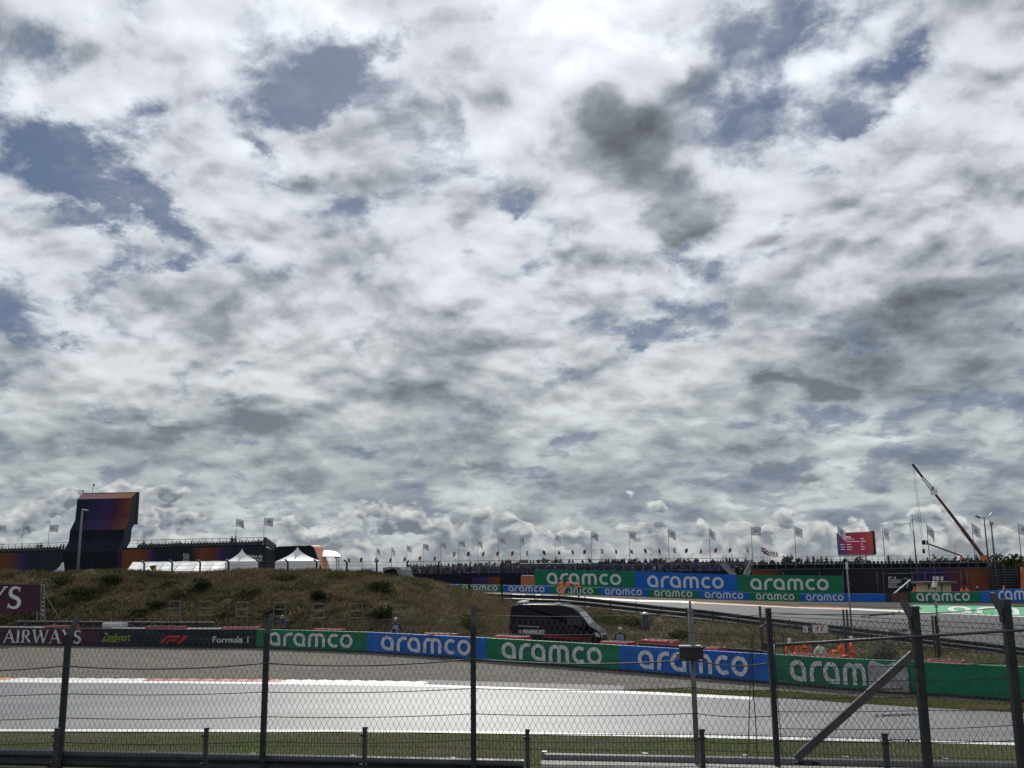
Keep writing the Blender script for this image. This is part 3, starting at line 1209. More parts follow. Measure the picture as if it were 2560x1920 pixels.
foam_block(1615, 1625, 1.6, P(1577, 1601, near_path.at(1577)[0].y + 1.7).z, M_REDFOAM, 'small red end block right of the broad red barrier block', 0.5)

# a dark low wall runs behind the foam on the right
b = board_surface(Path(lambda x: base_pt(x) * ((base_pt(x).y + 1.3) / base_pt(x).y)), 1600, 3360, 0.0, lambda x: 1.09 if x < 1900 else .95, 0.12, nx=24, nz=1)
single('low_wall', b, M_HEM, 'low black wall behind the right banners', 'wall', loc=base_pt(1900))

# tyre stacks behind the first two banners
b = MB()
prof = [(0.185, 0.0), (0.27, 0.02), (0.30, 0.06), (0.30, 0.14), (0.27, 0.18), (0.185, 0.20), (0.165, 0.15), (0.165, 0.05), (0.185, 0.0)]
rr = []
for i in range(15):
    a = 2 * PI * i / 14
    rr.append([Vector((math.cos(a) * r, math.sin(a) * r, z)) for r, z in prof])
b.smooth = True
b.grid(rr)
tyre_me = b.mesh('tyre', M_RUBBER)
NUMW = 'one two three four five six seven eight nine ten eleven twelve thirteen fourteen fifteen sixteen seventeen eighteen nineteen twenty twenty-one twenty-two'.split()
k = 0
for x in range(-36, 470, 25):
    p, tt, n = near_path.at(x)
    for row in (0,):
        q = p - n * (2.6 + .62 * row) + tt * (0.3 * row)
        g = ground_at(x, q.y)
        o = thing('tyre_stack', 'stack of black tyres behind the left banners, number %s from the left edge' % NUMW[k], 'tyre stack', (q.x, q.y, g.z), 0, 'tyre stacks behind the left banners')
        for j in range(6):
            put('tyre', tyre_me, o, (RNG.uniform(-.02, .02), RNG.uniform(-.02, .02), 0.2 * j - .05))
        k += 1

# hanging billboard on the dune
Yb = 63.0
pth = Path(lambda x: Vector((P(x, 1530, Yb).x, Yb, P(x, 1530, Yb).z)))
bb = P(60, 1545, Yb)
t = thing('billboard', 'large maroon billboard reading AIRWAYS cut by the left picture edge', 'billboard', bb)
top = P(50, 1461, Yb).z - P(50, 1530, Yb).z
board_surface(pth, -440, 104, 0, top, 0.12, 0.01).build('panel', M_MAROON, t)
pol, wd = serif_word('AIRWAYS')
fn = board_fn(pth, 50 - wd * 58, 50, wd, top * .12, top * .92, 0.03)
for g in pol[4:]:
    b = MB()
    lay(b, g, fn)
    b.build('letter', M_LETTER, t)
fr = MB()
for x in (103, 111):
    fr.bar(P(x, 1460, Yb - .05), P(x, 1552, Yb - .05), .045)
for k in range(8):
    fr.bar(P(103, 1462 + k * 10.5, Yb - .05), P(111, 1465 + k * 10.5, Yb - .05), .03)
    fr.bar(P(111, 1465 + k * 10.5, Yb - .05), P(103, 1472 + k * 10.5, Yb - .05), .022)
fr.build('truss', M_GALV, t)
fr = MB()
fr.bar(P(112, 1488, Yb - .1), P(149, 1546, Yb - 1.2), .04)
fr.bar(P(-60, 1530, Yb + .1), P(-60, 1556, Yb + .1), .06)
fr.build('brace', M_HEM, t)
fr = MB()
fr.bar(P(-300, 1460, Yb + .2), P(-300, 1556, Yb + .2), .06)
fr.bar(P(93, 1528, Yb - .02), P(93, 1552, Yb - .02), .05)
fr.build('post', M_GALV, t)

# ladder like frames at the foot of the dune
FR = [(424, 452, 1502, 1555), (500, 528, 1502, 1556), (591, 619, 1505, 1559), (685, 715, 1505, 1562), (779, 811, 1509, 1566), (875, 906, 1509, 1568), (982, 1016, 1513, 1574)]
FL = ['first from the left', 'second from the left', 'third from the left', 'behind the crouching photographer', 'right of the crouching photographer', 'left of the standing photographer', 'behind the standing photographer']
for (x0, x1, y0, y1), w in zip(FR, FL):
    Yf = base_pt(x0).y + 3.4
    g = ground_at((x0 + x1) / 2, Yf)
    t = thing('steel_frame', 'open steel ladder frame at the foot of the dune, ' + w, 'steel frame', g, 0, 'ladder frames along the foot of the dune')
    for x in (x0, x1):
        a = P(x, y0, Yf)
        MB().bar(a, (a.x, a.y, g.z - .1), .05).build('post', M_DARKGALV, t)
    for k in range(3):
        y = y0 + (1 + k * 17.5)
        MB().bar(P(x0 - 1, y, Yf - .03), P(x1 + 1, y, Yf - .03), .05).build('rung', M_DARKGALV, t)


# ------------------------------------------------------------------ guard rail in front of the far track
def rail_path(x):
    p = col_pt(R_CREST, x)
    k = (p.y + 1.0) / p.y
    z = P(x, lerp_tab(RAIL_TOP, x)[0], p.y + 1.0).z - 1.02
    return Vector((p.x * k, p.y * k, z))


W_PROF = [(0.0, 0.0), (0.05, 0.02), (0.085, 0.07), (0.085, 0.10), (0.01, 0.155), (0.085, 0.21), (0.085, 0.24), (0.05, 0.29), (0.0, 0.31)]


def rail_mesh(pts, z0, nsgn=1.0, m=M_DARKSTEEL):
    b = MB()
    rows = []
    for i, p in enumerate(pts):
        d = pts[min(i + 1, len(pts) - 1)] - pts[max(i - 1, 0)]
        d.z = 0
        d.normalize()
        n = Vector((d.y, -d.x, 0)) * nsgn
        rows.append([p + n * (u + .06) + Vector((0, 0, z0 + z)) for u, z in W_PROF])
    b.grid(rows)
    return b


xs = list(range(1090, 3390, 24))
pts = [rail_path(x) for x in xs]
t = thing('guard_rail', 'long dark steel guard rail on the crest in front of the far track', 'guard rail', pts[20])
for z0 in (0.02, 0.36, 0.70):
    rail_mesh(pts, z0).build('rail', M_DARKSTEEL, t)
# posts every two metres
acc, last = 0.0, pts[0]
pm = MB().box((0, 0, 0.52), (0.08, 0.13, 1.08)).mesh('post', M_DARKSTEEL)
for a, b_ in zip(pts, pts[1:]):
    seg = (b_ - a).length
    while acc < seg:
        p = a.lerp(b_, acc / seg)
        put('post', pm, t, p - ROOT_LOC[t.name])
        acc += 2.0
    acc -= seg

# ------------------------------------------------------------------ boards along the far track
far_path = Path(lambda x: col_pt(R_B2, x))


def far_h(x):
    y = lerp_tab([(900, 1455), (1146, 1461), (1376, 1465), (1498, 1469), (1744, 1477), (1870, 1481), (2000, 1484), (2210, 1485), (2270, 1480), (2440, 1479.5), (2480, 1477), (2500, 1473), (2640, 1471)], x)[0]
    p = col_pt(R_B2, x)
    return P(x, y, p.y).z - p.z


FB = [(900, 1146, 1042, 1131, M_BLUE, 'blue roadside board cut by the dune, leftmost of the far boards'),
      (1146, 1258, 1157, 1244, M_GREEN, 'green far board left of the orange marshals, next to the dune'),
      (1258, 1376, 1271, 1361, M_BLUE, 'blue far board just left of the three orange marshals'),
      (1376, 1498, 1391, 1482, M_GREEN, 'green far board behind the three orange marshals'),
      (1498, 1620, 1511, 1604, M_BLUE, 'blue far board just right of the three orange marshals'),
      (1620, 1745, 1634, 1729, M_GREEN, 'green far board below the big blue hoarding'),
      (1745, 1871, 1760, 1856, M_BLUE, 'blue far board below the join of the big blue and right green hoardings'),
      (1871, 1999, 1887, 1983, M_GREEN, 'green far board below the right big green hoarding'),
      (1999, 2210, 2012, 2106, M_BLUE, 'long blue far board with bare right half'),
      (2266, 2447, 2287, 2421, M_GREEN, 'green far board in front of the beige hut'),
      (2447, 2700, 2468, 2602, M_BLUE, 'blue far board at the right picture edge')]
for x0, x1, a0, a1, m, lab in FB:
    t = thing('roadside_board', lab, 'advertising board', far_path.at((x0 + x1) / 2)[0], 0, 'boards along the far track')
    board_surface(far_path, x0, x1, 0.02, far_h, 0.5, nx=8, nz=1).build('panel', m, t)
    put_word(t, far_path, a0, a1, 'aramco', lambda x: far_h(x) * .18, lambda x: far_h(x) * .90, M_LETTER, 0.02)
b = board_surface(far_path, 2211, 2221, 0.0, lambda x: far_h(x), .6, nx=2, nz=1)
single('end_block', b, M_HEM, 'black end block right of the long blue far board', 'barrier block', loc=far_path.at(2216)[0])
b = board_surface(Path(lambda x: col_pt(R_B2, x) + Vector((0, -1.2 + .04 * abs(x - 2244), 0))), 2222, 2265, 0.0, lambda x: far_h(x) * 1.05, 1.6, nx=8, nz=2)
single('cushion_block', b, mat('rust_red_cover', (0.10, 0.03, 0.018), (0.07, 0.02, 0.013), 2, .6, coords='World'), 'rust red crash cushion between the blue and green far boards', 'crash cushion', loc=far_path.at(2244)[0])


# ------------------------------------------------------------------ three tall hoardings
def tall_path(x):
    p = col_pt(R_B2, x)
    k = (p.y + 5.5) / p.y
    return Vector((p.x * k, p.y * k, p.z))


tp = Path(tall_path)


def tall_top(x):
    y = lerp_tab([(1336, 1424), (1586, 1428), (1842, 1437), (2105, 1440)], x)[0]
    p = tall_path(x)
    return P(x, y, p.y).z - p.z


def tall_y(tab):
    def f(x):
        p = tall_path(x)
        return P(x, lerp_tab(tab, x)[0], p.y).z - p.z
    return f


for x0, x1, a0, a1, ta, tb, m, lab in [
        (1336, 1586, 1367, 1553, [(1367, 1460), (1553, 1463)], [(1367, 1431.4), (1553, 1435)], M_GREEN, 'tall green hoarding with the rounded word behind the marshals'),
        (1586, 1842, 1618, 1809, [(1618, 1468), (1809, 1472)], [(1618, 1438), (1809, 1443)], M_BLUE, 'tall blue hoarding with the rounded word in the middle of three'),
        (1842, 2105, 1875, 2071, [(1875, 1474), (2071, 1476)], [(1875, 1445.5), (2071, 1447)], M_GREEN, 'tall green hoarding with the rounded word right of the blue one')]:
    t = thing('hoarding', lab, 'hoarding', tall_path((x0 + x1) / 2), 0, 'tall hoardings behind the far boards')
    board_surface(tp, x0, x1, 0.05, tall_top, 0.25, nx=10, nz=2).build('panel', m, t)
    put_word(t, tp, a0, a1, 'aramco', tall_y(ta), tall_y(tb), M_LETTER, 0.03)


# ------------------------------------------------------------------ kerbs
def kerb(name, label, fn, segs, width, h, pitch_px, wave):
    root = bpy.data.objects.new(name, None)
    COL.objects.link(root)
    root['kind'] = 'structure'
    for x0, x1, m in segs:
        n = max(int(round((x1 - x0) / pitch_px)), 1)
        for i in range(n):
            a, b = x0 + (x1 - x0) * i / n, x0 + (x1 - x0) * (i + 1) / n
            rows = []
            for k in range(6):
                x = a + (b - a) * (k / 5) * 0.985
                p, tt, nn = fn.at(x)
                bump = 0.55 + 0.45 * math.sin(PI * min(k / 5 * 1.15, 1)) if wave else 1.0
                rows.append([p + nn * 0.0 + Vector((0, 0, .012)), p - nn * (width * .3) + Vector((0, 0, h * .55 * bump)), p - nn * (width * .75) + Vector((0, 0, h * bump)),
                             p - nn * width + Vector((0, 0, h * .8 * bump)), p - nn * (width + .04) + Vector((0, 0, -.02))])
            mb = MB()
            mb.grid(rows)
            mb.poly(rows[0][::-1])
            mb.poly(rows[-1])
            mb.build('kerb_block', m, root)
    return root


M_KWHITE = mat('kerb_white', (0.78, 0.78, 0.75), (0.62, 0.62, 0.60), 2.5, 0.5, 0.003, coords='World')
M_KRED = mat('kerb_red', (0.36, 0.04, 0.05), (0.27, 0.03, 0.035), 2.5, 0.55, 0.003, coords='World')
M_KORANGE = mat('kerb_orange', (0.68, 0.27, 0.13), (0.58, 0.22, 0.10), 2.5, 0.55, 0.003, coords='World')
k1 = Path(lambda x: G(x, lerp_tab(FAR_EDGE, x)[0], 0.0))
kerb('near_kerb', '', k1, [(-300, 14, M_KORANGE), (14, 352, M_KWHITE), (352, 695, M_KRED), (695, 1058, M_KWHITE)], 0.7, 0.06, 42, True)
k2 = Path(lambda x: col_pt(R_K, x))
kk = kerb('far_kerb', '', Path(lambda x: col_pt(R_K, x) + Vector((0, .2, 0.02))), [(1410, 1738, M_KWHITE), (1738, 2128, M_KORANGE), (2128, 2268, M_KWHITE)], 3.6, 0.12, 18, False)


# ------------------------------------------------------------------ catch fence beside the track
def inv_line(x, xa, Ya, xb, Yb):
    return 1 / (1 / Ya + (1 / Yb - 1 / Ya) * (x - xa) / (xb - xa))


def df_Y(x):
    return inv_line(x, 150, 19.1, 1742, 17.1)


M_WIRE = mat('fence_wire', (0.085, 0.092, 0.10), (0.06, 0.065, 0.07), 20, 0.5, metal=0.3, coords='World')
M_CABLE = mat('black_cable', (0.016, 0.016, 0.018), None, rough=.5)
M_CABLEG = mat('steel_cable', (0.10, 0.105, 0.115), None, rough=.45, metal=.5)
POSTS = {1: (150, 1587, 1550), 2: (657, 1582, 1540), 3: (1184, 1562, 1522), 4: (1742, 1520, 1500), 5: (1942, 1545, 1520), 6: (2317, 1562, 1515), 7: (2553, 1545, 1512)}
POSTS[0] = (-357, 1590, 1552)
POSTS[8] = (2830, 1540, 1508)


def post_xy(i):
    x = POSTS[i][0]
    p = P(x, 1880, df_Y(x))
    return p.x, p.y


def post_z(i, y):
    X, Y = post_xy(i)
    # level on the upright of post i that is seen at photo height y
    lo, hi = -2.0, 6.0
    for _ in range(30):
        m = (lo + hi) / 2
        if px_of((X, Y, m))[1] > y:
            lo = m
        else:
            hi = m
    return lo


X2, Y2 = post_xy(2)
t = thing('catch_fence', 'tall grey catch fence with leaning post tips, cables and diamond wire mesh', 'fence', (X2, Y2, 0))
CATCH = t
for i in (0, 1, 2, 3, 4, 6, 7, 8):
    X, Y = post_xy(i)
    zk = post_z(i, POSTS[i][1])
    w = 0.125 if i in (6, 7) else 0.095
    b = MB()
    # rolled section: two flanges and a web
    if i in (6, 7):
        b.box((X, Y, (zk + 0.3) / 2), (w, w, zk - 0.3 + .6))
        b.bar((X, Y, zk), (X, Y + .42, zk + .36), w * .8, w * .7, up=Vector((0, 1, 0)))
        b.box((X - w * .62, Y + .02, zk + .04), (.02, .12, .22))
    elif i == 4:
        b.tube([(X, Y, 0), (X, Y, zk)], .045, 10)
        b.tube([(X, Y, zk - .02), (X, Y, zk + .12)], .02, 6)
    else:
        for sgn in (-1, 1):
            b.box((X, Y + sgn * w * .46, zk / 2), (w, .010, zk))
        b.box((X, Y, zk / 2), (.010, w * .86, zk - .002))
        for sgn in (-1, 1):
            b.box((X + sgn * w * .46, Y, zk / 2), (.008, w * .5, zk))
        a, c = Vector((X, Y, zk - .03)), Vector((X, Y + .35, zk + .31))
        b.bar(a, c, w * .98, w * .7, up=Vector((0, 1, 0)))
    b.build('post', M_DARKGALV if i == 4 else M_POST, t)

LEVELS = [  # photo heights of each cable at posts 0..5 and its radius
    ((1580, 1566, 1551, 1536, 1531, 1534), .006, M_CABLE, 7), ((1612, 1601, 1591, 1582, 1580, 1584), .005, M_CABLE, 5),
    ((1672, 1664, 1657, 1646, 1648, 1655), .013, M_CABLEG, 11), ((1739, 1733, 1729, 1720, 1718, 1723), .0075, M_CABLE, 5),
    ((1798, 1793, 1790, 1783, 1782, 1788), .0075, M_CABLE, 5), ((1858, 1854, 1852, 1847, 1849, 1851), .0075, M_CABLE, 6)]


def cable(t, a, b, r, m, sag, n=10, name='cable'):
    a, b = Vector(a), Vector(b)
    pts = [a.lerp(b, k / n) - Vector((0, 0, sag * 4 * (k / n) * (1 - k / n))) for k in range(n + 1)]
    return MB().tube(pts, r, 5).build(name, m, t)


for ys, r, m, sag in LEVELS:
    for i in range(5):
        xa, ya = post_xy(i)
        xb, yb = post_xy(i + 1)
        cable(t, (xa, ya - .07, post_z(i, ys[i])), (xb, yb - .07, post_z(i + 1, ys[i + 1])), r, m, sag * 17.5 / 2400)
GATE_L = [((1534, 1534, 1517, 1500), .007), ((1664, 1664, 1653, 1645), .006), ((1702, 1699, 1692, 1686), .006), ((1742, 1741, 1731, 1726), .006), ((1777, 1774, 1771, 1768), .006), ((1819, 1820, 1809, 1800), .006), ((1850, 1853, 1848, 1845), .007)]


def chain_link(t, A, B, z0a, z1a, z0b, z1b, w, h, r, m, name='wire_mesh'):
    """Two families of slanting wires clipped to the panel between A and B."""
    A, B = Vector((*A, 0)), Vector((*B, 0))
    L = (B - A).length
    d = (B - A) / L
    nrm = Vector((d.y, -d.x, 0))
    k = w / h
    H = max(z1a - z0a, z1b - z0b)
    mb = MB()
    for fam in (1, -1):
        s = -H * k
        while s < L + H * k:
            # wire u = s + fam*k*v, with v the height above the lower edge
            vs = []
            for v in np.linspace(0, H, 2):
                vs.append((s + fam * k * v, v))
            (u0, v0), (u1, v1) = vs
            # clip to 0..L
            pts = []
            for ulim in (0, L):
                pass
            ta, tb = 0.0, 1.0
            if u1 != u0:
                for lim, sign in ((0, 1), (L, -1)):
                    f0, f1 = sign * (u0 - lim), sign * (u1 - lim)
                    if f0 < 0 and f1 < 0:
                        ta = 2
                    elif f0 < 0:
                        ta = max(ta, f0 / (f0 - f1))
                    elif f1 < 0:
                        tb = min(tb, f0 / (f0 - f1))
            if ta < tb:
                q = []
                for tt in (ta, tb):
                    u, v = u0 + (u1 - u0) * tt, v0 + (v1 - v0) * tt
                    f = u / L
                    zb = z0a + (z0b - z0a) * f
                    zt = z1a + (z1b - z1a) * f
                    q.append(A + d * u + nrm * (fam * r * .9) + Vector((0, 0, zb + v * (zt - zb) / H)))
                mb.tube(q, r, 3, caps=False)
            s += w
    o = mb.build(name, m, t)
    o['kind'] = 'stuff'
    return o


for i in range(5):
    A, B = post_xy(i), post_xy(i + 1)
    top = (1563, 1562, 1558, 1546, 1546, 1550)
    chain_link(t, A, B, .85, post_z(i, top[i]), .85, post_z(i + 1, top[i + 1]), .104, .195, .0032, M_WIRE)
for i, j, w, h in ((6, 7, .104, .19), (7, 8, .104, .19)):
    chain_link(t, post_xy(i), post_xy(j), .85, post_z(i, 1545), .85, post_z(j, 1522), w, h, .0032, M_WIRE)

# braced gate between posts 5 and 6
X5, Y5 = post_xy(5)
X6, Y6 = post_xy(6)
X7, Y7 = post_xy(7)
gt = thing('fence_gate', 'braced gate of the catch fence with a long slanting grey beam', 'gate', (X5, Y5, 0))
z5 = post_z(5, 1520)
b = MB()
b.box((X5, Y5, z5 / 2), (.085, .085, z5))
b.build('post', M_POST, gt)
b = MB().tube([(X5 + .06, Y5 - .09, post_z(5, 1612)), (X6, Y6 - .10, post_z(6, 1590)), (X7, Y7 - .10, post_z(7, 1576)), (post_xy(8)[0], post_xy(8)[1] - .1, post_z(8, 1562))], .024, 8)
b.build('top_tube', M_DARKSTEEL, gt)
a, c = P(1990, 1897, 16.75), P(2283, 1634, 16.45)
MB().bar(a, c, .10, .12).build('brace', mat('brace_paint', (.075, .08, .088), (.055, .06, .066), 4, .38, .002, metal=.35, coords='World'), gt)
for ys, r in GATE_L:
    seq = [(5, ys[0]), (6, ys[1]), (7, ys[2]), (8, ys[3])]
    for (i, ya), (j, yb) in zip(seq, seq[1:]):
        xa, Ya = post_xy(i)
        xb, Yb_ = post_xy(j)
        cable(gt, (xa, Ya - .095, post_z(i, ya)), (xb, Yb_ - .095, post_z(j, yb)), r, M_CABLE, .012)
chain_link(gt, post_xy(5), post_xy(6), .85, post_z(5, 1560), .85, post_z(6, 1545), .104, .19, .0032, M_WIRE)
A, B = (X5 + .05, Y5 + .12), (X6 - .05, Y6 + .12)
chain_link(gt, A, B, .85, post_z(5, 1556), .85, post_z(6, 1556), .085, .12, .0028, M_WIRE)
for xa, ya, xb, yb in ((2183, 1790, 2290, 1786), (2120, 1730, 2283, 1719), (2196, 1851, 2294, 1852), (2150, 1541, 2252, 1532), (2225, 1580, 2268, 1576)):
    Yt = df_Y(xa) - .14
    p, q = P(xa, ya, Yt), P(xb, yb, Yt - .05)
    tb = MB()
    d = (q - p)
    for k in (.08, .22, .82, .96):
        tb.tube([p + d * k + Vector((math.cos(an) * .025, 0, math.sin(an) * .025)) for an in np.linspace(0, 2 * PI, 9)], .006, 4)
    for s in (-.014, .014):
        tb.bar(p + d * .34 + Vector((0, 0, s)), p + d * .70 + Vector((0, 0, s)), .009)
    tb.bar(p + d * .26, p + d * .36, .02)
    tb.bar(p + d * .68, p + d * .80, .02)
    tb.bar(p, p + d, .007)
    tb.build('turnbuckle', M_CABLE, gt)

# black junction box on the galvanised post
X4, Y4 = post_xy(4)
p = P(1728, 1632, Y4 - .10)
t = thing('junction_box', 'black junction box clamped on the pale post in front of the blue banner', 'junction box', p - Vector((0, 0, .1)))
R = Matrix.Rotation(math.radians(-8), 3, 'Z')
MB().box(p, (.40, .20, .20), M=R).build('housing', M_CABLE, t)
MB().box(p + Vector((-.02, -.01, .112)), (.37, .24, .022), M=R).build('cover', M_GALV, t)
MB().box(P(1697, 1640, Y4 - .12), (.07, .08, .10)).build('bracket', M_GALV, t)
MB().tube([p + Vector((-.05, -.08, -.1)), p + Vector((-.08, -.09, -.15)), p + Vector((-.02, -.09, -.16)), p + Vector((.0, -.06, -.1))], .008, 5).build('cable', M_CABLE, t)

# cables hanging beside the gate post
def hang(pts, lab, r=.009, Y=None):
    w = [P(x, y, (Y or df_Y(x)) - .05 + .02 * k % .05) for k, (x, y) in enumerate(pts)]
    b = MB().tube(w, r, 5)
    single('hanging_cable', b, M_CABLE, lab, 'cable', 'cables hanging beside the gate', loc=w[-1])


hang([(1922, 1556), (1895, 1570), (1880, 1590), (1876, 1640), (1874, 1760), (1872, 1820), (1869, 1895)], 'black cable looping off the gate post and dropping to the ground, left of two')
hang([(1884, 1588), (1881, 1640), (1884, 1740), (1889, 1800), (1893, 1900)], 'black cable dropping straight to the ground just left of the gate post')
hang([(1925, 1556), (1935, 1575), (1938, 1640), (1945, 1760), (1951, 1830), (1952, 1870), (1962, 1905)], 'thin black cable running down the right side of the gate post', .006)
hang([(1882, 1588), (1890, 1582), (1905, 1592), (1910, 1618), (1900, 1640)], 'short black cable bent in a half loop near the gate post', .006)
pts = []
for k in range(40):
    a = k * .8
    pts.append(P(2030 + 26 * math.cos(a) - k * .5, 1908 + 3.5 * math.sin(a), 16.6))
single('cable_coil', MB().tube(pts, .012, 5), M_CABLE, 'coil of black cable lying at the foot of the gate brace', 'cable', loc=pts[0])

# ------------------------------------------------------------------ low guard rails and wall at the foot of the fence
xs = list(range(-380, 1345, 36))
pts = []
for x in xs:
    Y = df_Y(x) + .22
    q = P(x, 1885, Y)
    pts.append(Vector((q.x, q.y, 0)))
t = thing('guard_rail', 'dark double guard rail along the bottom left below the wire fence', 'guard rail', pts[len(pts) // 2])
ztop = P(660, 1883, df_Y(660) + .22).z
for k in range(3):
    rail_mesh(pts, ztop - .31 - .325 * k).build('rail', M_DARKSTEEL, t)
b = MB()
for a, c in zip(pts, pts[1:]):
    pass
pm2 = MB().box((0, 0, ztop / 2 - .02), (.09, .12, ztop - .01)).mesh('post', M_DARKSTEEL)
for k in range(0, len(pts), 7):
    put('post', pm2, t, pts[k] + Vector((0, .10, 0)) - ROOT_LOC[t.name])

xs = list(range(1362, 2900, 36))
pts = []
for x in xs:
    Y = df_Y(x) + .9
    q = P(x, 1885, Y)
    pts.append(Vector((q.x, q.y, 0)))
t = thing('guard_rail', 'pale galvanised guard rail behind the concrete wall at the bottom right', 'guard rail', pts[len(pts) // 2])
zt = P(1500, 1883, df_Y(1500) + .9).z
for k in range(2):
    rail_mesh(pts, zt - .31 - .325 * k).build('rail', M_DARKGALV, t)
pm3 = MB().box((0, 0, zt / 2), (.09, .12, zt)).mesh('post', M_GALV)
for k in range(0, len(pts), 7):
    put('post', pm3, t, pts[k] + Vector((0, .10, 0)) - ROOT_LOC[t.name])
M_CONC = mat('concrete', (0.42, 0.40, 0.36), (0.30, 0.285, 0.26), 2.5, .85, .01, coords='World', c3=(.36, .35, .32), scale2=.8)
rows = []
for x in range(1352, 2900, 43):
    Y = df_Y(x)
    a = P(x, 1907, Y + .10)
    zt2 = P(1700, 1907, df_Y(1700) + .10).z
    rows.append([(a.x, a.y - .42, 0), (a.x, a.y - .42, zt2 - .03), (a.x, a.y - .39, zt2), (a.x, a.y - .03, zt2), (a.x, a.y, zt2 - .03), (a.x, a.y, 0)])
mb = MB().grid(rows)
mb.poly(rows[0][::-1])
single('concrete_wall', mb, M_CONC, 'low pale concrete wall at the foot of the gate', 'wall', loc=(rows[10][2][0], rows[10][2][1], 0))


# ------------------------------------------------------------------ wire panel fence in front of the stand
def sf_Y(x):
    return inv_line(x, 325, 15.95, 1986, 13.07)


SP = [(-620, 1828), (-238, 1826), (137, 1825), (513, 1824), (911, 1822), (1319, 1828), (1757, 1828), (2216, 1839), (2700, 1850)]
M_PANEL = mat('panel_wire', (0.030, 0.036, 0.042), (0.02, 0.024, 0.028), 15, .45, metal=.2, coords='World')
M_PANELP = mat('panel_post', (0.035, 0.042, 0.05), (0.024, 0.029, 0.035), 5, .45, coords='World')
c = P(1319, 1900, sf_Y(1319))
t = thing('panel_fence', 'dark welded wire panel fence across the bottom of the picture', 'fence', (c.x, c.y, 0))
base = []
for x, y in SP:
    Y = sf_Y(x)
    q = P(x, 1895, Y)
    lo, hi = 0.0, 4.0
    for _ in range(30):
        m = (lo + hi) / 2
        if px_of((q.x, q.y, m))[1] > y:
            lo = m
        else:
            hi = m
    base.append((q.x, q.y, lo))
for X, Y, z in base:
    o = MB().box((X, Y, z / 2), (.06, .06, z)).build('post', M_PANELP, t)
    MB().box((X + .005, Y, z + .016), (.07, .07, .030)).build('cap', M_CABLE, o)
    for zz in (z - .085, z - .5, z - 1.0):
        MB().box((X - .01, Y - .035, zz), (.10, .03, .035)).build('clamp', M_CABLE, o)
for (xa, ya, za), (xb, yb, zb) in zip(base, base[1:]):
    A, B = Vector((xa, ya - .045, 0)), Vector((xb, yb - .045, 0))
    L = (B - A).length
    n = int(L / .05)
    d = (B - A) / L
    nn = Vector((d.y, -d.x, 0))
    mb = MB()
    for k in range(1, n):
        f = k / n
        zt_ = za + (zb - za) * f - .035
        p = A + d * (L * f)
        mb.tube([p + Vector((0, 0, .06)), p + Vector((0, 0, zt_ + .028))], .0028, 4, caps=False)
    for j in range(8):
        for s in ((-1, 1) if j % 2 == 0 else (1,)):
            a_, b_ = A + nn * (.0055 * s), B + nn * (.0055 * s)
            mb.tube([a_ + Vector((0, 0, za - .035 - .2 * j)), b_ + Vector((0, 0, zb - .035 - .2 * j))], .0034, 4, caps=False)
    o = mb.build('wire_panel', M_PANEL, t)
    o['kind'] = 'stuff'

# ------------------------------------------------------------------ marshal fence behind the near banners
YM = 47.0
c = on_ground(2000, 1640, R_BACK)
t = thing('marshal_fence', 'dark wire fence with paired posts behind the marshals', 'fence', (P(2120, 1650, YM).x, YM, 0))
for x, y0, y1, w in ((1908, 1515, 1660, .10), (2118, 1523, 1662, .07), (2127, 1523, 1662, .07), (2344, 1539, 1690, .07), (2352, 1539, 1690, .09), (1962, 1585, 1660, .06), (2037, 1560, 1662, .06), (2100, 1580, 1662, .06)):
    a, b_ = P(x, y0, YM), P(x, y1, YM)
    MB().box((b_.x, YM, (a.z - .3) / 2 + .0), (w, w, a.z + .3)).build('post', M_DARKSTEEL, t)
for ya, yb, yc in ((1530, 1541, 1553), (1540, 1550, 1566), (1562, 1566, 1580), (1580, 1585, 1600), (1606, 1608, 1620), (1613, 1615, 1626)):
    pts = [P(1908, ya, YM), P(2120, yb, YM), P(2350, yc, YM), P(2620, yc + 14, YM)]
    MB().tube(pts, .014, 5).build('cable', M_CABLE, t)
A, B = P(1908, 1600, YM), P(2620, 1600, YM)
chain_link(t, (A.x, YM + .05), (B.x, YM + .05), P(1908, 1578, YM).z, P(1908, 1541, YM).z, P(2620, 1610, YM).z, P(2620, 1560, YM).z, .16, .22, .007, M_WIRE)

for x, y0, x1, y1, lab, red in ((2008, 1565, 2019, 1581, 'small white notice on the marshal fence, narrower of two', 0), (2032, 1562, 2069, 1583, 'white notice with red marks on the marshal fence', 1)):
    a, b_ = P(x, y1, YM - .1), P(x1, y0, YM - .1)
    o = thing('notice_board', lab, 'sign', ((a.x + b_.x) / 2, YM - .1, a.z))
    MB().box(((a.x + b_.x) / 2, YM - .1, (a.z + b_.z) / 2), (b_.x - a.x, .02, b_.z - a.z)).build('panel', M_LETTER, o)
    mk = MB()
    if red:
        for u0, v0, u1, v1 in ((.30, .25, .36, .85), (.36, .70, .42, .8), (.55, .2, .61, .85), (.61, .25, .70, .32), (.61, .5, .68, .57), (.61, .76, .70, .83)):
            mk.poly([(a.x + (b_.x - a.x) * u, YM - .115, a.z + (b_.z - a.z) * v) for u, v in ((u0, v0), (u1, v0), (u1, v1), (u0, v1))])
    else:
        for q in ring(0, 0, .22, .2, .08, n=10):
            mk.poly([(a.x + (b_.x - a.x) * (.5 + u), YM - .115, a.z + (b_.z - a.z) * (.45 + v)) for u, v in q])
    mk.build('print', M_REDPRINT if red else M_HEM, o)
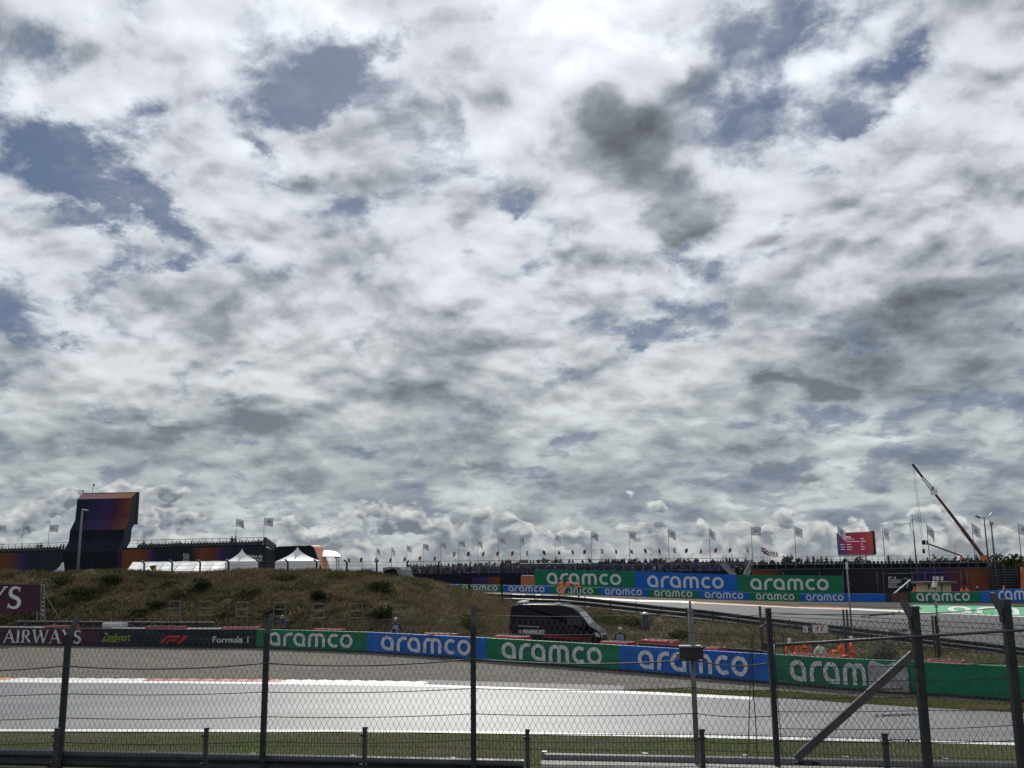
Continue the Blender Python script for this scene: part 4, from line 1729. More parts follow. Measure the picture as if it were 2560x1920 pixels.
for x, ytop, lab in ((2125, 1414, 'thin pale mast rising beside the paired posts'), (2341, 1470, 'camera mast with a white camera above the green far board')):
    a = P(x + 1, 1530, YM - .12)
    zt = P(x - 2, ytop, YM - .12).z
    o = thing('camera_mast', lab, 'mast', (a.x, YM - .12, 0))
    MB().tube([(a.x, YM - .12, 0), (a.x, YM - .12, zt * .6), (a.x, YM - .12, zt)], [.05, .042, .032], 8).build('pole', M_GALV, o)
    MB().box((a.x, YM - .12, P(x, ytop + 45, YM).z), (.10, .10, .16)).build('clamp', M_GALV, o)
    if x > 2300:
        MB().box((a.x + .02, YM - .12, zt + .16), (.16, .22, .30), M=Matrix.Rotation(.25, 3, 'Y')).build('camera', M_WHITEFOAM, o)
        MB().box((a.x, YM - .12, zt + .0), (.20, .1, .05)).build('bracket', M_HEM, o)
    else:
        MB().box((a.x, YM - .12, zt), (.09, .09, .35)).build('antenna', M_WHITEFOAM, o)
# black covered lamp on a pole beside the far photographer
Yl = 52.0
o = thing('lamp_post', 'black tapered lamp hood with a white top on a pole beside the guard rail', 'lamp', (P(1614, 1610, Yl).x, Yl, ground_at(1614, Yl).z))
a = P(1614, 1572, Yl)
MB().tube([(a.x, Yl, ground_at(1614, Yl).z), (a.x, Yl, a.z)], .035, 8).build('pole', M_GALV, o)
MB().lathe((a.x, Yl, a.z), [(0, .27), (.06, .26), (P(1614, 1536, Yl).z - a.z, .20)], 12).build('hood', M_CABLE, o)
zt = P(1614, 1536, Yl).z
MB().lathe((a.x, Yl, zt), [(0, .22), (.05, .24), (.09, .12), (.12, .05)], 12).build('cap', M_WHITEFOAM, o)


# ------------------------------------------------------------------ far side: stands, tower, tents, flags, masts
def gradient(name, stops, rough=.7, axis=0, k=1.0, emit=0.0, diag=0.0):
    """Printed colour run along world X: stops are (x in metres, colour)."""
    m = bpy.data.materials.new(name)
    m.use_nodes = True
    tr = m.node_tree
    N = NT(tr)
    bs = tr.nodes['Principled BSDF']
    pos = N.new('ShaderNodeNewGeometry').outputs['Position']
    x, y, z = N.sep(pos)[:3]
    v = N.add(x if axis == 0 else z, N.mul(z if axis == 0 else x, diag))
    v = N.add(v, N.mul(N.sub(N.noise(pos, 0.55, 3, 0.6, dims='3D'), 0.5), 2.0))
    a, b = stops[0][0], stops[-1][0]
    f = N.ramp(v, a, b, smooth=False)
    cr = N.new('ShaderNodeValToRGB')
    e = cr.color_ramp.elements
    while len(e) > 1:
        e.remove(e[-1])
    e[0].position, e[0].color = 0.0, (*[c * k for c in stops[0][1]], 1)
    for s, c in stops[1:]:
        q = e.new((s - a) / (b - a))
        q.color = (*[w * k for w in c], 1)
    N.put(cr.inputs[0], f)
    N.put(bs.inputs['Base Color'], cr.outputs[0])
    bs.inputs['Roughness'].default_value = rough
    bs.inputs['Specular IOR Level'].default_value = .15
    if emit:
        N.put(bs.inputs['Emission Color'], cr.outputs[0])
        bs.inputs['Emission Strength'].default_value = emit
    return m


ORANGE, PURPLE, INK, BROWN, SLATE = (0.17, 0.056, 0.028), (0.040, 0.026, 0.105), (0.013, 0.019, 0.033), (0.115, 0.040, 0.024), (0.020, 0.027, 0.040)
M_SLATE = mat('dark_cladding', (0.013, 0.019, 0.030), (0.009, 0.013, 0.021), 1.5, .75, coords='World', spec=.12)
M_SEAT = mat('dark_seat', (0.018, 0.022, 0.024), None, rough=.5)
M_BLUESEAT = mat('blue_seat', (0.014, 0.028, 0.115), (0.010, 0.020, 0.075), 2, .5, coords='World')
M_RAILG = mat('grey_rail', (0.14, 0.15, 0.165), None, rough=.5, metal=.4)
M_TENT = mat('white_canvas', (0.72, 0.73, 0.74), (0.62, 0.63, 0.64), .7, .55, coords='World')
M_TENTG = mat('grey_canvas', (0.22, 0.23, 0.24), (0.17, 0.175, 0.185), 1, .7, coords='World')
M_ORANGE = mat('orange_panel', (0.48, 0.15, 0.055), (0.40, 0.12, 0.045), 1, .5, coords='World')
M_FLAGW = mat('white_flag_cloth', (0.66, 0.66, 0.72), None, rough=.7)
M_FLAGP = mat('purple_print', (0.085, 0.07, 0.20), None, rough=.7)


def ymap(x, tab):
    return lerp_tab(tab, x)[0]


def stand_Y(x):
    return inv_line(x, 0, 150, 660, 127)


def wall_quad(x0, x1, top, bot, Yf, n=8, back=0.4):
    """Upright slab between photo columns, from top(x) to bot(x) photo heights at distance Yf(x)."""
    b = MB()
    f, r = [[], []], [[], []]
    for i in range(n + 1):
        x = x0 + (x1 - x0) * i / n
        for j, fn in enumerate((bot, top)):
            p = P(x, fn(x) if callable(fn) else fn, Yf(x) if callable(Yf) else Yf)
            f[j].append(p)
            r[j].append(p + Vector((0, back, 0)))
    b.grid(f)
    b.grid([f[1], r[1]])
    b.grid([r[1], r[0]])
    b.poly([f[0][0], f[1][0], r[1][0], r[0][0]])
    b.poly([f[0][-1], r[0][-1], r[1][-1], f[1][-1]])
    return b


def text_on(mb, s, x0, x1, y0, y1, Y, bold=.015):
    """String in the photo box x0..x1, y0 (top) .. y1, on the upright plane at distance Y."""
    pol, wd = text_polys(s, 0, bold)
    for q in pol:
        mb.poly([P(x0 + (x1 - x0) * u / wd, y1 + (y0 - y1) * v, Y) for u, v in q])


def print_block(x0, x1, y0, y1, Y, name, parent):
    b = MB()
    h = (y1 - y0) / 5
    for k, (s, w) in enumerate((('F1', .45), ('FORMULA 1', .85), ('HEINEKEN', .75), ('DUTCH', .5), ('GRAND PRIX', .95))):
        text_on(b, s, x0, x0 + (x1 - x0) * w, y0 + h * k + h * .1, y0 + h * k + h * .9, Y)
    for q in strip([(x1 - 3, y0 + h * .8), (x1 + 5, y0 + h * .8), (x1 + 7, y0 + h * 1.4), (x1 + 7, y1 - h * .6), (x1 + 4, y1)], 1.4):
        b.poly([P(u, v, Y) for u, v in q])
    b.build(name, M_LETTER, parent)['kind'] = 'stuff'


# --- left stand
topL = [(-400, 1390), (0, 1383), (170, 1378), (340, 1373), (660, 1365.5)]
t = thing('grandstand', 'left grandstand with dark seats above a wall printed orange and purple', 'grandstand', ground_at(300, 132))
g0 = gradient('stand_print_west', [(P(-40, 1400, 150).x, ORANGE), (P(40, 1400, 150).x, BROWN), (P(75, 1400, 150).x, PURPLE), (P(105, 1400, 150).x, INK), (P(160, 1400, 150).x, SLATE)])
g1 = gradient('stand_print', [(P(338, 1400, 136).x, ORANGE), (P(362, 1400, 136).x, BROWN), (P(376, 1400, 136).x, PURPLE), (P(400, 1400, 136).x, INK), (P(495, 1400, 136).x, INK),
                              (P(525, 1400, 136).x, ORANGE), (P(562, 1400, 136).x, BROWN), (P(585, 1400, 136).x, PURPLE), (P(612, 1400, 136).x, SLATE), (P(660, 1400, 136).x, SLATE)])
wall_quad(-400, 172, lambda x: ymap(x, topL), 1445, stand_Y).build('wall', g0, t)
wall_quad(172, 660, lambda x: ymap(x, topL), 1445, stand_Y).build('wall', g1, t)
b = MB()
Yr = stand_Y(660)
p0, p1, p2, p3 = P(661, 1365.5, Yr), P(661, 1445, Yr), P(690, 1445, Yr + 7), P(690, 1379, Yr + 7)
b.poly([p1, p2, p3, p0])
b.poly([p + Vector((-.3, .3, 0)) for p in (p0, p3, p2, p1)])
b.build('side_wall', M_SLATE, t)
wall_quad(-400, 660, lambda x: ymap(x, topL) - 4.5, lambda x: ymap(x, topL) + .5, lambda x: stand_Y(x) + .3, back=1.4).build('seat_deck', M_SLATE, t)
sm = MB()
sm.prism([(-.17, 0), (.17, 0), (.18, .30), (.12, .42), (-.12, .42), (-.18, .30)], Vector((0, .03, 0)), Vector((1, 0, 0)), Vector((0, 0, 1)), .06)
sm.box((0, -.2, .0), (.36, .36, .06))
seat_me = sm.mesh('seat', M_SEAT)
for k in range(88):
    x = -30 + k * 8.0
    if 150 < x < 345:
        continue
    for row in (0, 1):
        Y = stand_Y(x) + .9 + row * .8
        p = P(x + row * 4.0, ymap(x, topL) - 3 - row * 2.5, Y)
        if x < 655:
            put('seat', seat_me, t, p - ROOT_LOC[t.name])
b = MB()
b.tube([P(x, ymap(x, topL) - 22, stand_Y(x) + 3) for x in range(-60, 662, 30)], .035, 5)
b.tube([P(x, ymap(x, topL) - 15, stand_Y(x) + 3) for x in range(-60, 662, 30)], .02, 4)
b.build('handrail', M_RAILG, t)
rp = MB().box((0, 0, -.55), (.05, .05, 1.3)).mesh('rail_post', M_RAILG)
for x in range(-12, 662, 17):
    if not 168 < x < 335:
        put('rail_post', rp, t, P(x, ymap(x, topL) - 22, stand_Y(x) + 3) + Vector((0, 0, -.1)) - ROOT_LOC[t.name])
b = MB()
for k in range(6):
    b.box(P(664 + k * 4.5, 1353 + k * 3.2, Yr + 1 + k), (.3, .8, .9))
b.build('end_seats', M_SEAT, t)['kind'] = 'stuff'
print_block(24, 48, 1393, 1413, 149.4, 'print', t)
print_block(458, 486, 1383, 1403, stand_Y(470) - .12, 'print', t)
b = MB()
text_on(b, 'ARENA IN', 613, 656, 1387.5, 1395, stand_Y(640) - .9, .03)
text_on(b, 'GRANDSTAND', 596, 656, 1397, 1403.5, stand_Y(640) - .9, .03)
b.build('words_print', M_LETTER, t)['kind'] = 'stuff'

# --- screen tower
Yt = 140.0
O = Vector((-.6, -.8, 0))
W = P(333, 1246, Yt) - P(193, 1248, Yt)
W.y -= .8
prof = [(193, 1248), (188, 1300), (175, 1326), (172, 1354), (157, 1380), (157, 1432)]
L = [P(193, 1248, Yt)]
pts = []
for x, y in prof:
    d = ray(x, y)
    tx = d.x / d.y
    lat = (L[0].x - tx * L[0].y) / (.6 - .8 * tx)
    pts.append((lat, P(x, y, Yt - lat * .8).z))
A0 = Vector((L[0].x, L[0].y, 0))
front_l = [A0 + O * o_ + Vector((0, 0, z)) for o_, z in pts]
front_r = [p + W for p in front_l]
back_off = -O * 1.15
ztop = P(205, 1236, Yt + 1.5).z
t = thing('screen_tower', 'tall dark stepped tower with an orange and purple print beside the left stand', 'tower', (A0.x + W.x / 2, A0.y, front_l[-1].z))
M_TOP = gradient('tower_print', [(A0.x - 1, INK), (A0.x + W.x * .28, PURPLE), (A0.x + W.x * .45, (.05, .02, .05)), (A0.x + W.x * .75, ORANGE), (A0.x + W.x + 1, (.26, .09, .04))], diag=-.15)
M_SIDE = gradient('tower_side_print', [(front_l[-1].z, ORANGE), (front_l[-1].z + 1.2, PURPLE), (front_l[-1].z + 3.5, (.045, .05, .06)), (front_l[0].z, (.06, .068, .08))], axis=1)
for k in range(5):
    b = MB()
    n_ = 4
    rows = [[front_l[k + 1].lerp(front_r[k + 1], i / n_) for i in range(n_ + 1)], [front_l[k].lerp(front_r[k], i / n_) for i in range(n_ + 1)]]
    b.grid(rows)
    b.build('front_panel', M_TOP if k < 2 else M_SLATE, t)
b = MB()
tb_l, tb_r = front_l[0] - O * 0.75, front_r[0] - O * 0.75
tb_l.z = tb_r.z = ztop
b.poly([front_l[0], front_r[0], tb_r, tb_l])
b.build('roof', gradient('roof_print', [(A0.x, (.30, .22, .26)), (A0.x + W.x * .5, (.40, .22, .20)), (A0.x + W.x, (.42, .20, .12))]), t)
b = MB()
bl = [p + back_off for p in front_l]
br = [p + back_off for p in front_r]
for pp, qq, fl in ((front_r, br, 0), (front_l, bl, 1)):
    for k in range(5):
        q = [pp[k + 1], qq[k + 1], qq[k], pp[k]]
        b.poly(q if not fl else q[::-1])
    q = [pp[0], qq[0], (tb_r if pp is front_r else tb_l)]
    b.poly(q)
b.grid([bl[::-1], br[::-1]])
b.poly([tb_l, tb_r, br[0], bl[0]])
b.build('side_panel', M_SIDE, t)
b = MB()
z0, z1 = P(344, 1311, Yt).z, ztop + .12
for s in (0,):
    c = (br[0] + bl[0]) / 2 + O * .05
    ang = math.atan2(W.y, W.x)
    b.box((c.x, c.y, (z0 + z1) / 2), (W.length + .2, .4, z1 - z0), ang)
b.build('screen_casing', M_HEM, t)
for x, y0, lab in ((206, 1226, 'mast'), (232, 1210, 'mast')):
    q = tb_l.lerp(tb_r, (x - 205) / 144)
    zt = P(x, y0, q.y).z
    o = MB().tube([q, (q.x, q.y, zt)], .035, 5).build('mast', M_RAILG, t)
    if x == 232:
        MB().prism([(0, 0), (.25, -.08), (.25, -.3), (0, -.32)], Vector((q.x, q.y, zt)), Vector((1, 0, 0)), Vector((0, 0, 1)), .02).build('pennant', M_SLATE, o)
    else:
        MB().lathe((q.x, q.y, zt - .25), [(0, .04), (.05, .09), (.2, .10), (.3, .03)], 8).build('finial', M_HEM, o)

# --- tents behind the dune crest
Ym = 104.0
zf = 3.2
t = thing('marquee', 'long low white marquee roof behind the dune crest', 'tent', (P(450, 1425, Ym).x, Ym, zf))
edges = [(316, 333), (358, 374), (396, 414), (433, 455), (480, 496), (522, 537), (559, 577), (598, 615)]
for (xa, xt), (xb, xu) in zip(edges, edges[1:]):
    b = MB()
    e0, e1 = P(xa, 1427, Ym), P(xb - .8, 1427, Ym)
    r0, r1 = P(xt, 1405 - (xt - 333) * .012, Ym + 3.6), P(xu - .8, 1405 - (xu - 333) * .012, Ym + 3.6)
    m0, m1 = (e0 + r0) / 2 - Vector((0, 0, .03)), (e1 + r1) / 2 - Vector((0, 0, .03))
    b.grid([[e0, (e0 + e1) / 2 - Vector((0, 0, .05)), e1], [m0, (m0 + m1) / 2 - Vector((0, 0, .09)), m1], [r0, (r0 + r1) / 2 - Vector((0, 0, .02)), r1]])
    b.grid([[r0, r1], [r0 + Vector((.9, 1.6, -1.0)), r1 + Vector((.9, 1.6, -1.0))]])
    b.build('roof_panel', M_TENT, t)
    MB().tube([r0, e0], .035, 5).build('seam', M_TENTG, t)
    MB().poly([e0, (e0.x, e0.y, zf - .4), (e1.x, e1.y, zf - .4), e1]).build('wall_panel', M_TENT, t)


def pagoda(xp, yp, x0, x1, ye, yb, Y, label):
    c = P((x0 + x1) / 2, ye, Y)
    r = (x1 - x0) * Y / 2400 / 2
    zt, ze, zb = P(xp, yp, Y).z, c.z, P(xp, yb, Y).z
    t = thing('pagoda_tent', label, 'tent', (c.x, Y, zb), 0, 'white pagoda tents')
    b = MB()
    a0 = math.radians(22)
    rows = []
    for k in range(11):
        f = k / 10
        s = r * 1.18 * ((1 - f) ** 1.9 * .88 + .12 * (1 - f)) + .02
        z = ze + (zt - ze) * f
        rows.append([Vector((c.x + s * 1.414 * math.cos(a0 + PI / 4 + i * PI / 2), Y + s * 1.414 * math.sin(a0 + PI / 4 + i * PI / 2), z)) for i in range(5)])
    b.grid(rows)
    b.build('roof', M_TENT, t)
    for i in range(4):
        p, q = rows[0][i], rows[0][i + 1]
        MB().poly([p, q, (q.x, q.y, zb - .6), (p.x, p.y, zb - .6)]).build('side_wall', M_TENT, t)
    return t


pagoda(600, 1372, 574, 634, 1404, 1426, 101.0, 'white pagoda tent at the right end of the marquee')
pagoda(737, 1367, 704, 782, 1403, 1424, 98.0, 'white pagoda tent behind the two people on the dune')
b = MB()
pp = [(130, 1430), (141, 1424), (150, 1415), (155, 1406), (157, 1430)]
q = [P(x, y, 100) for x, y in pp]
b.poly(q[::-1])
b.poly([v + Vector((.05, .3, 0)) for v in q])
for i in range(5):
    j = (i + 1) % 5
    b.poly([q[i], q[j], q[j] + Vector((.05, .3, 0)), q[i] + Vector((.05, .3, 0))])
single('sail_tent', b, M_TENT, 'small white tent tip showing at the foot of the tower', 'tent', loc=q[0])
Yo = 90.0
b = MB()
A_, B_, C_, D_ = P(373, 1415, Yo), P(391, 1412.5, Yo), P(391, 1428, Yo), P(379, 1428, Yo)
b.cur = 0
b.poly([P(379, 1429, Yo), P(391, 1429, Yo), B_])
b.cur = 1
b.poly([A_, P(381, 1429, Yo + .1), P(390, 1413, Yo + .1), P(384, 1413, Yo + .3)])
b.poly([P(379, 1429, Yo), B_, P(388, 1412, Yo + .9), P(378, 1429, Yo + .9)])
single('orange_shelter', b, [mat('amber_cloth', (.75, .32, .03), None, rough=.6), mat('rust_cloth', (.10, .02, .012), None, rough=.7)], 'small orange and rust shelter in front of the white marquee', 'shelter', loc=D_)

# --- dark show stage with orange flank
Ys = 116.0
poly = [(686, 1368), (700, 1366), (776, 1363.5), (781, 1365), (785, 1369), (806, 1427), (686, 1427)]
fr_ = [P(x, y, Ys) for x, y in poly]
sh = P(803, 1364.5, Ys + 5) - P(781, 1363.6, Ys)
sh.z = 0.12
t = thing('show_stage', 'black slanted show stage with an orange flank behind the tents', 'stage', (fr_[3].x - 3, Ys, fr_[-1].z))
b = MB()
b.poly(fr_[::-1])
b.build('front', M_SLATE, t)
b = MB()
n_ = len(fr_)
for i in range(1, 5):
    b.poly([fr_[i], fr_[i + 1], fr_[i + 1] + sh, fr_[i] + sh])
b.build('flank', M_ORANGE, t)
b = MB()
b.poly([p + sh for p in fr_])
for i in (5, 6, 0):
    j = (i + 1) % n_
    b.poly([fr_[i], fr_[j], fr_[j] + sh, fr_[i] + sh])
b.build('back', M_SLATE, t)
Yc = 119.0
t = thing('canopy', 'arched clear canopy on truss legs right of the orange flank', 'canopy', P(838, 1425, Yc))
b = MB()
rows = [[P(806 + 46 * i / 5, 1391.5, Yc - .3) for i in range(6)], [P(807 + 42 * i / 5, 1384 + .25 * i * i * .3, Yc + .6) for i in range(6)], [P(808 + 36 * i / 5, 1378 + .22 * i * i * .5, Yc + 1.6) for i in range(6)], [P(810 + 28 * i / 5, 1375.5 + .1 * i * i, Yc + 3) for i in range(6)]]
b.smooth = True
b.grid(rows)
b.smooth = False
b.build('roof', M_TENT, t)
b = MB()
b.tube([P(806, 1391, Yc), P(852, 1392, Yc)], .09, 5)
for x in (841, 847):
    b.bar(P(x, 1392, Yc), P(x, 1427, Yc), .07)
for k in range(6):
    b.bar(P(841, 1392 + k * 6, Yc), P(847, 1398 + k * 6, Yc), .045)
    b.bar(P(836 + k, 1392, Yc), P(842, 1400, Yc), .04)
b.build('truss', M_RAILG, t)
t = thing('covered_shelter', 'small grey tarpaulin shelter on the right end of the dune crest', 'shelter', on_ground(985, 1446, R_BACK + 20))
Yg = ROOT_LOC[t.name].y + .8
b = MB()
prof = [(957, 1450), (957, 1419), (975, 1417), (998, 1417.5), (1004, 1425), (1011, 1452)]
f_ = [P(x, y, Yg) for x, y in prof]
k_ = [p + Vector((.6, 2.2, 0)) for p in f_]
for i in range(5):
    b.poly([f_[i], f_[i + 1], k_[i + 1], k_[i]])
b.poly(k_)
b.poly([f_[0], f_[1], f_[2], P(983, 1421, Yg), P(960, 1427, Yg)])
b.poly([f_[2], f_[3], P(998, 1440, Yg), P(990, 1424, Yg), P(983, 1421, Yg)])
b.poly([f_[3], f_[4], f_[5], P(1003, 1452, Yg), P(998, 1440, Yg)])
b.build('tarpaulin', M_TENTG, t)
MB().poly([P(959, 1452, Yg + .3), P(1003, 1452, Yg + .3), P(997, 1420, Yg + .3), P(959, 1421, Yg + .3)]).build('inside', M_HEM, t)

# --- fence on the dune crest
t = thing('crest_fence', 'thin wire fence with bent post tips along the dune crest', 'fence', on_ground(867, 1424.5, R_BACK))
tops = [(361, 1405), (431, 1404), (501, 1403), (572, 1402), (648, 1402), (720, 1402), (792, 1402), (867, 1403), (942, 1403), (1018, 1405), (1096, 1407), (1174, 1409), (1254, 1411)]
prev = None
for x, y in tops:
    p = col_pt(R_CREST, x)
    Y = p.y + .8
    zt = P(x, y, Y).z
    d = ray(x, y)
    X = d.x / d.y * Y
    b = MB().tube([(X, Y, p.z - .5), (X, Y, zt - .12), (X - .18 if x < 900 else X + .12, Y - .2, zt + .10)], .075, 6)
    b.build('post', M_POST, t)
    if prev is not None:
        for k in (0, .28, .56):
            a = Vector((prev[0], prev[1], prev[2] - k))
            c = Vector((X, Y, zt - k))
            MB().tube([a, (a + c) / 2 - Vector((0, 0, .05)), c], .010, 4).build('wire', M_CABLEG, t)
    prev = (X, Y, zt - .05)


# --- flags
def flag_mesh(w, h, seed, mats, hang, lean, emblem=True):
    """Waving cloth with thickness; hang 0 flies flat, 1 hangs down."""
    r = random.Random(seed)
    ph, am = r.uniform(0, 6), r.uniform(.05, .13)
    nu, nv = 10, 10
    b = MB()
    b.smooth = True
    grid = []
    for j in range(nv + 1):
        row = []
        for i in range(nu + 1):
            u, v = i / nu, j / nv
            ux = w * u * (1 - .55 * hang) + .10 * w * hang * math.sin(u * 7 + ph)
            dz = -h * (1 - v) - hang * u * w * .8 - .10 * h * math.sin(u * 5 + ph) * u + lean * u * (v - .5) * h
            dy = am * w * 2.2 * math.sin(u * 6 + v * 1.5 + ph) * (0.2 + u)
            row.append(Vector((ux, dy, dz)))
        grid.append(row)
    idx = [b.verts(q) for q in grid]
    for j in range(nv):
        for i in range(nu):
            u, v = (i + .5) / nu, (j + .5) / nv
            em = emblem and ((.2 < u < .75 and .35 < v < .5) or (.3 < u < .65 and .55 < v < .72))
            if not emblem:
                em = v < .36
                em = 1 if v < .34 else (2 if v > .67 else 0)
            b.cur = int(em)
            b.face((idx[j] + i, idx[j] + i + 1, idx[j + 1] + i + 1, idx[j + 1] + i))
    return b.mesh('flag', mats)


def flag_pole(x, yt, yb, Y, label, w, h, group, side=1, r=.035, mats=None, seed=0, emblem=True, hang=.3, name='flag_pole'):
    # foot under the column where the pole meets the stand
    p = P(x + (x - 1280) * 7.7e-5 * (yb - yt) + .012 * (yb - yt), yb, Y)
    zt = P(x, yt, Y).z
    t = thing(name, label, 'flag', (p.x, p.y, p.z), 0, group)
    MB().tube([(p.x, p.y, p.z), (p.x, p.y, zt)], [r, r * .8], 6).build('pole', M_RAILG, t)
    me = flag_mesh(w, h, seed, mats, hang, 0.2, emblem)
    o = put('flag', me, t, (side * r, 0, zt - p.z - .12))
    if side < 0:
        o.rotation_euler = (0, 0, PI)
    return t


SEA = 'white flags on tall poles along the far stand'


def row_Y(x):
    return inv_line(x, 942, 250, 2544, 118)


BIG = [(942, 1368), (979, 1366), (1017, 1361), (1058, 1358), (1101, 1353), (1146, 1350), (1194, 1346), (1246, 1342), (1300, 1336), (1387, 1333), (1477, 1329), (1572, 1326), (1670, 1322),
       (1772, 1319), (1877, 1316), (1985, 1314), (2094, 1312), (2205, 1309), (2316, 1308), (2429, 1306), (2544, 1306)]
BL = ['at the left end of the row, above the dune slope', 'second from the left end of the row', 'right of the grey tarpaulin shelter', 'fourth from the left end of the row', 'fifth from the left end of the row', 'sixth from the left end of the row',
      'seventh from the left end of the row', 'eighth from the left end of the row', 'left of the tall green hoarding', 'above the letters of the tall green hoarding', 'near the right part of the left green hoarding', 'above the join of the green and blue hoardings',
      'above the middle of the blue hoarding', 'above the right part of the blue hoarding', 'beside the stand stairs', 'between the stairs and the red screen', 'overlapping the left edge of the red screen', 'right of the red screen',
      'right of the tall antenna mast', 'beside the crane boom', 'at the right picture edge']
hangs = [.75, .95, .6, .25, .3, .1, .7, .05, .8, .6, .3, .45, .35, .7, .05, .45, .7, 1.0, .8, .65, .4]
for k, (x, y) in enumerate(BIG):
    Y = row_Y(x)
    yb = 1424 if x < 1400 else 1424 - (x - 1400) * .006
    flag_pole(x, y, yb, Y, 'white flag with purple print ' + BL[k], 1.55, 1.25, SEA, 1, .05, [M_FLAGW, M_FLAGP], 30 + k, True, hangs[k])
for k, (x, y, yb, w) in enumerate([(-6, 1312, 1385, 'at the left picture edge'), (58, 1311, 1384, 'above the left wing of the left grandstand'), (124, 1310, 1382, 'just left of the dark tower'), (591, 1295, 1367, 'above the pagoda tent on the left stand'), (661, 1293, 1364, 'at the right end of the left grandstand')]):
    flag_pole(x, y, yb, stand_Y(x) + .6, 'white flag with purple print ' + w, 1.3, .95, 'white flags on the left grandstand', 1, .035, [M_FLAGW, M_FLAGP], 80 + k, True, [.1, .15, .15, .3, .05][k])
SMALL = [(870, 1393, 1), (907, 1392, -1), (943, 1393, -1), (979, 1392, -1), (1015, 1390, -1), (1053, 1389, -1), (1089, 1389, -1), (1139, 1378, -1), (1175, 1377, -1), (1211, 1376, -1), (1247, 1377, -1), (1284, 1376, -1), (1320, 1375, -1), (1357, 1374, 1),
         (1394, 1374, 1), (1429, 1373, 1), (1465, 1372, -1), (1502, 1371, 1), (1537, 1371, 1), (1575, 1371, 1), (1610, 1370, 1), (1646, 1370, 1), (1683, 1369, 1), (1719, 1369, -1), (1755, 1369, -1), (1792, 1369, -1), (1828, 1368, -1), (1866, 1368, 1)]
M_FR, M_FB, M_FK, M_FY = [mat(n, c, None, rough=.7) for n, c in (('red_cloth', (.33, .03, .04)), ('blue_cloth', (.03, .045, .17)), ('black_cloth', (.02, .02, .022)), ('yellow_cloth', (.5, .33, .03)))]
COMB = [([M_FR, M_FR, M_FB], 'red and blue'), ([M_FR, M_FR, M_FLAGW], 'red and white'), ([M_FLAGW, M_FB, M_FR], 'red, white and blue'), ([M_FR, M_FY, M_FK], 'black, red and yellow'), ([M_FB, M_FB, M_FR], 'dark blue and red')]
ORD = ['first', 'second', 'third', 'fourth', 'fifth', 'sixth', 'seventh', 'eighth', 'ninth', 'tenth', 'eleventh', 'twelfth', 'thirteenth', 'fourteenth', 'fifteenth', 'sixteenth', 'seventeenth', 'eighteenth', 'nineteenth', 'twentieth',
       'twenty first', 'twenty second', 'twenty third', 'twenty fourth', 'twenty fifth', 'twenty sixth', 'twenty seventh', 'twenty eighth']
for k, (x, y, s) in enumerate(SMALL):
    m, w = COMB[(k * 7 + 3) % 5]
    flag_pole(x, y, y + 40, 262, 'small %s national flag, %s from the left in the low row' % (w, ORD[k]), 1.0, 1.0, 'small national flags behind the far stand', s, .04, m, 130 + k, False, .55 if k % 3 else .8, 'small_flag_pole')
for k, (x, y) in enumerate([(1902, 1367), (1908, 1373), (1918, 1376), (1925, 1376), (1932, 1377), (1939, 1378)]):
    flag_pole(x, y, y + 32, 265 + k * 4, 'red, white and blue flag in the cluster by the stairs, %s from the left' % ORD[k], 1.5 if k < 2 else 1.0, 1.1, 'cluster of red, white and blue flags', 1, .04, COMB[2][0], 170 + k, False, .3 if k < 2 else .75, 'small_flag_pole')

# --- middle stand
Yw = 168.0
t = thing('grandstand', 'far middle grandstand with banks of blue seats behind the tall hoardings', 'grandstand', (P(1450, 1440, Yw).x, Yw, 1.0))
gm = gradient('middle_print', [(P(1000, 1450, Yw).x, SLATE), (P(1165, 1450, Yw).x, SLATE), (P(1185, 1450, Yw).x, PURPLE), (P(1215, 1450, Yw).x, PURPLE), (P(1228, 1450, Yw).x, BROWN), (P(1250, 1450, Yw).x, ORANGE)])
wall_quad(1180, 1250, 1442, 1475, Yw - .5).build('printed_panel', gm, t)
wall_quad(1302, 1336, 1440, 1475, Yw - .5).build('printed_panel', M_ORANGE, t)
wall_quad(1304, 1334, 1437.5, 1440, Yw - .6).build('light_strip', M_TENT, t)
wall_quad(1015, 1890, lambda x: 1434 - (x - 1015) * .010, 1480, Yw).build('wall', M_SLATE, t)
for k in range(9):
    b = MB()
    y1 = lambda x: 1433 - (x - 1015) * .010 - k * 2.6
    Yk = Yw + 1 + k * 3.0
    fr2 = wall_quad(1015 if k < 6 else 1250, 1885, y1, lambda x: y1(x) + 3.2, Yk, back=3.0)
    fr2.build('seat_row', M_BLUESEAT, t)
wall_quad(1300, 1480, lambda x: 1407.5 - (x - 1300) * .006, lambda x: 1410 - (x - 1300) * .006, Yw + 16, back=3).build('roof_edge', M_TENT, t)
b = MB()
for yo in (1418, 1404):
    b.tube([P(x, yo - (x - 1015) * .011, Yw + (0 if yo > 1410 else 27)) for x in range(1015, 1890, 50)], .05, 4)
b.build('handrail', M_RAILG, t)
rp2 = MB().box((0, 0, -.7), (.07, .07, 1.4)).mesh('rail_post', M_RAILG)
for x in range(1030, 1880, 24):
    put('rail_post', rp2, t, P(x, 1418 - (x - 1015) * .011, Yw) - ROOT_LOC[t.name])

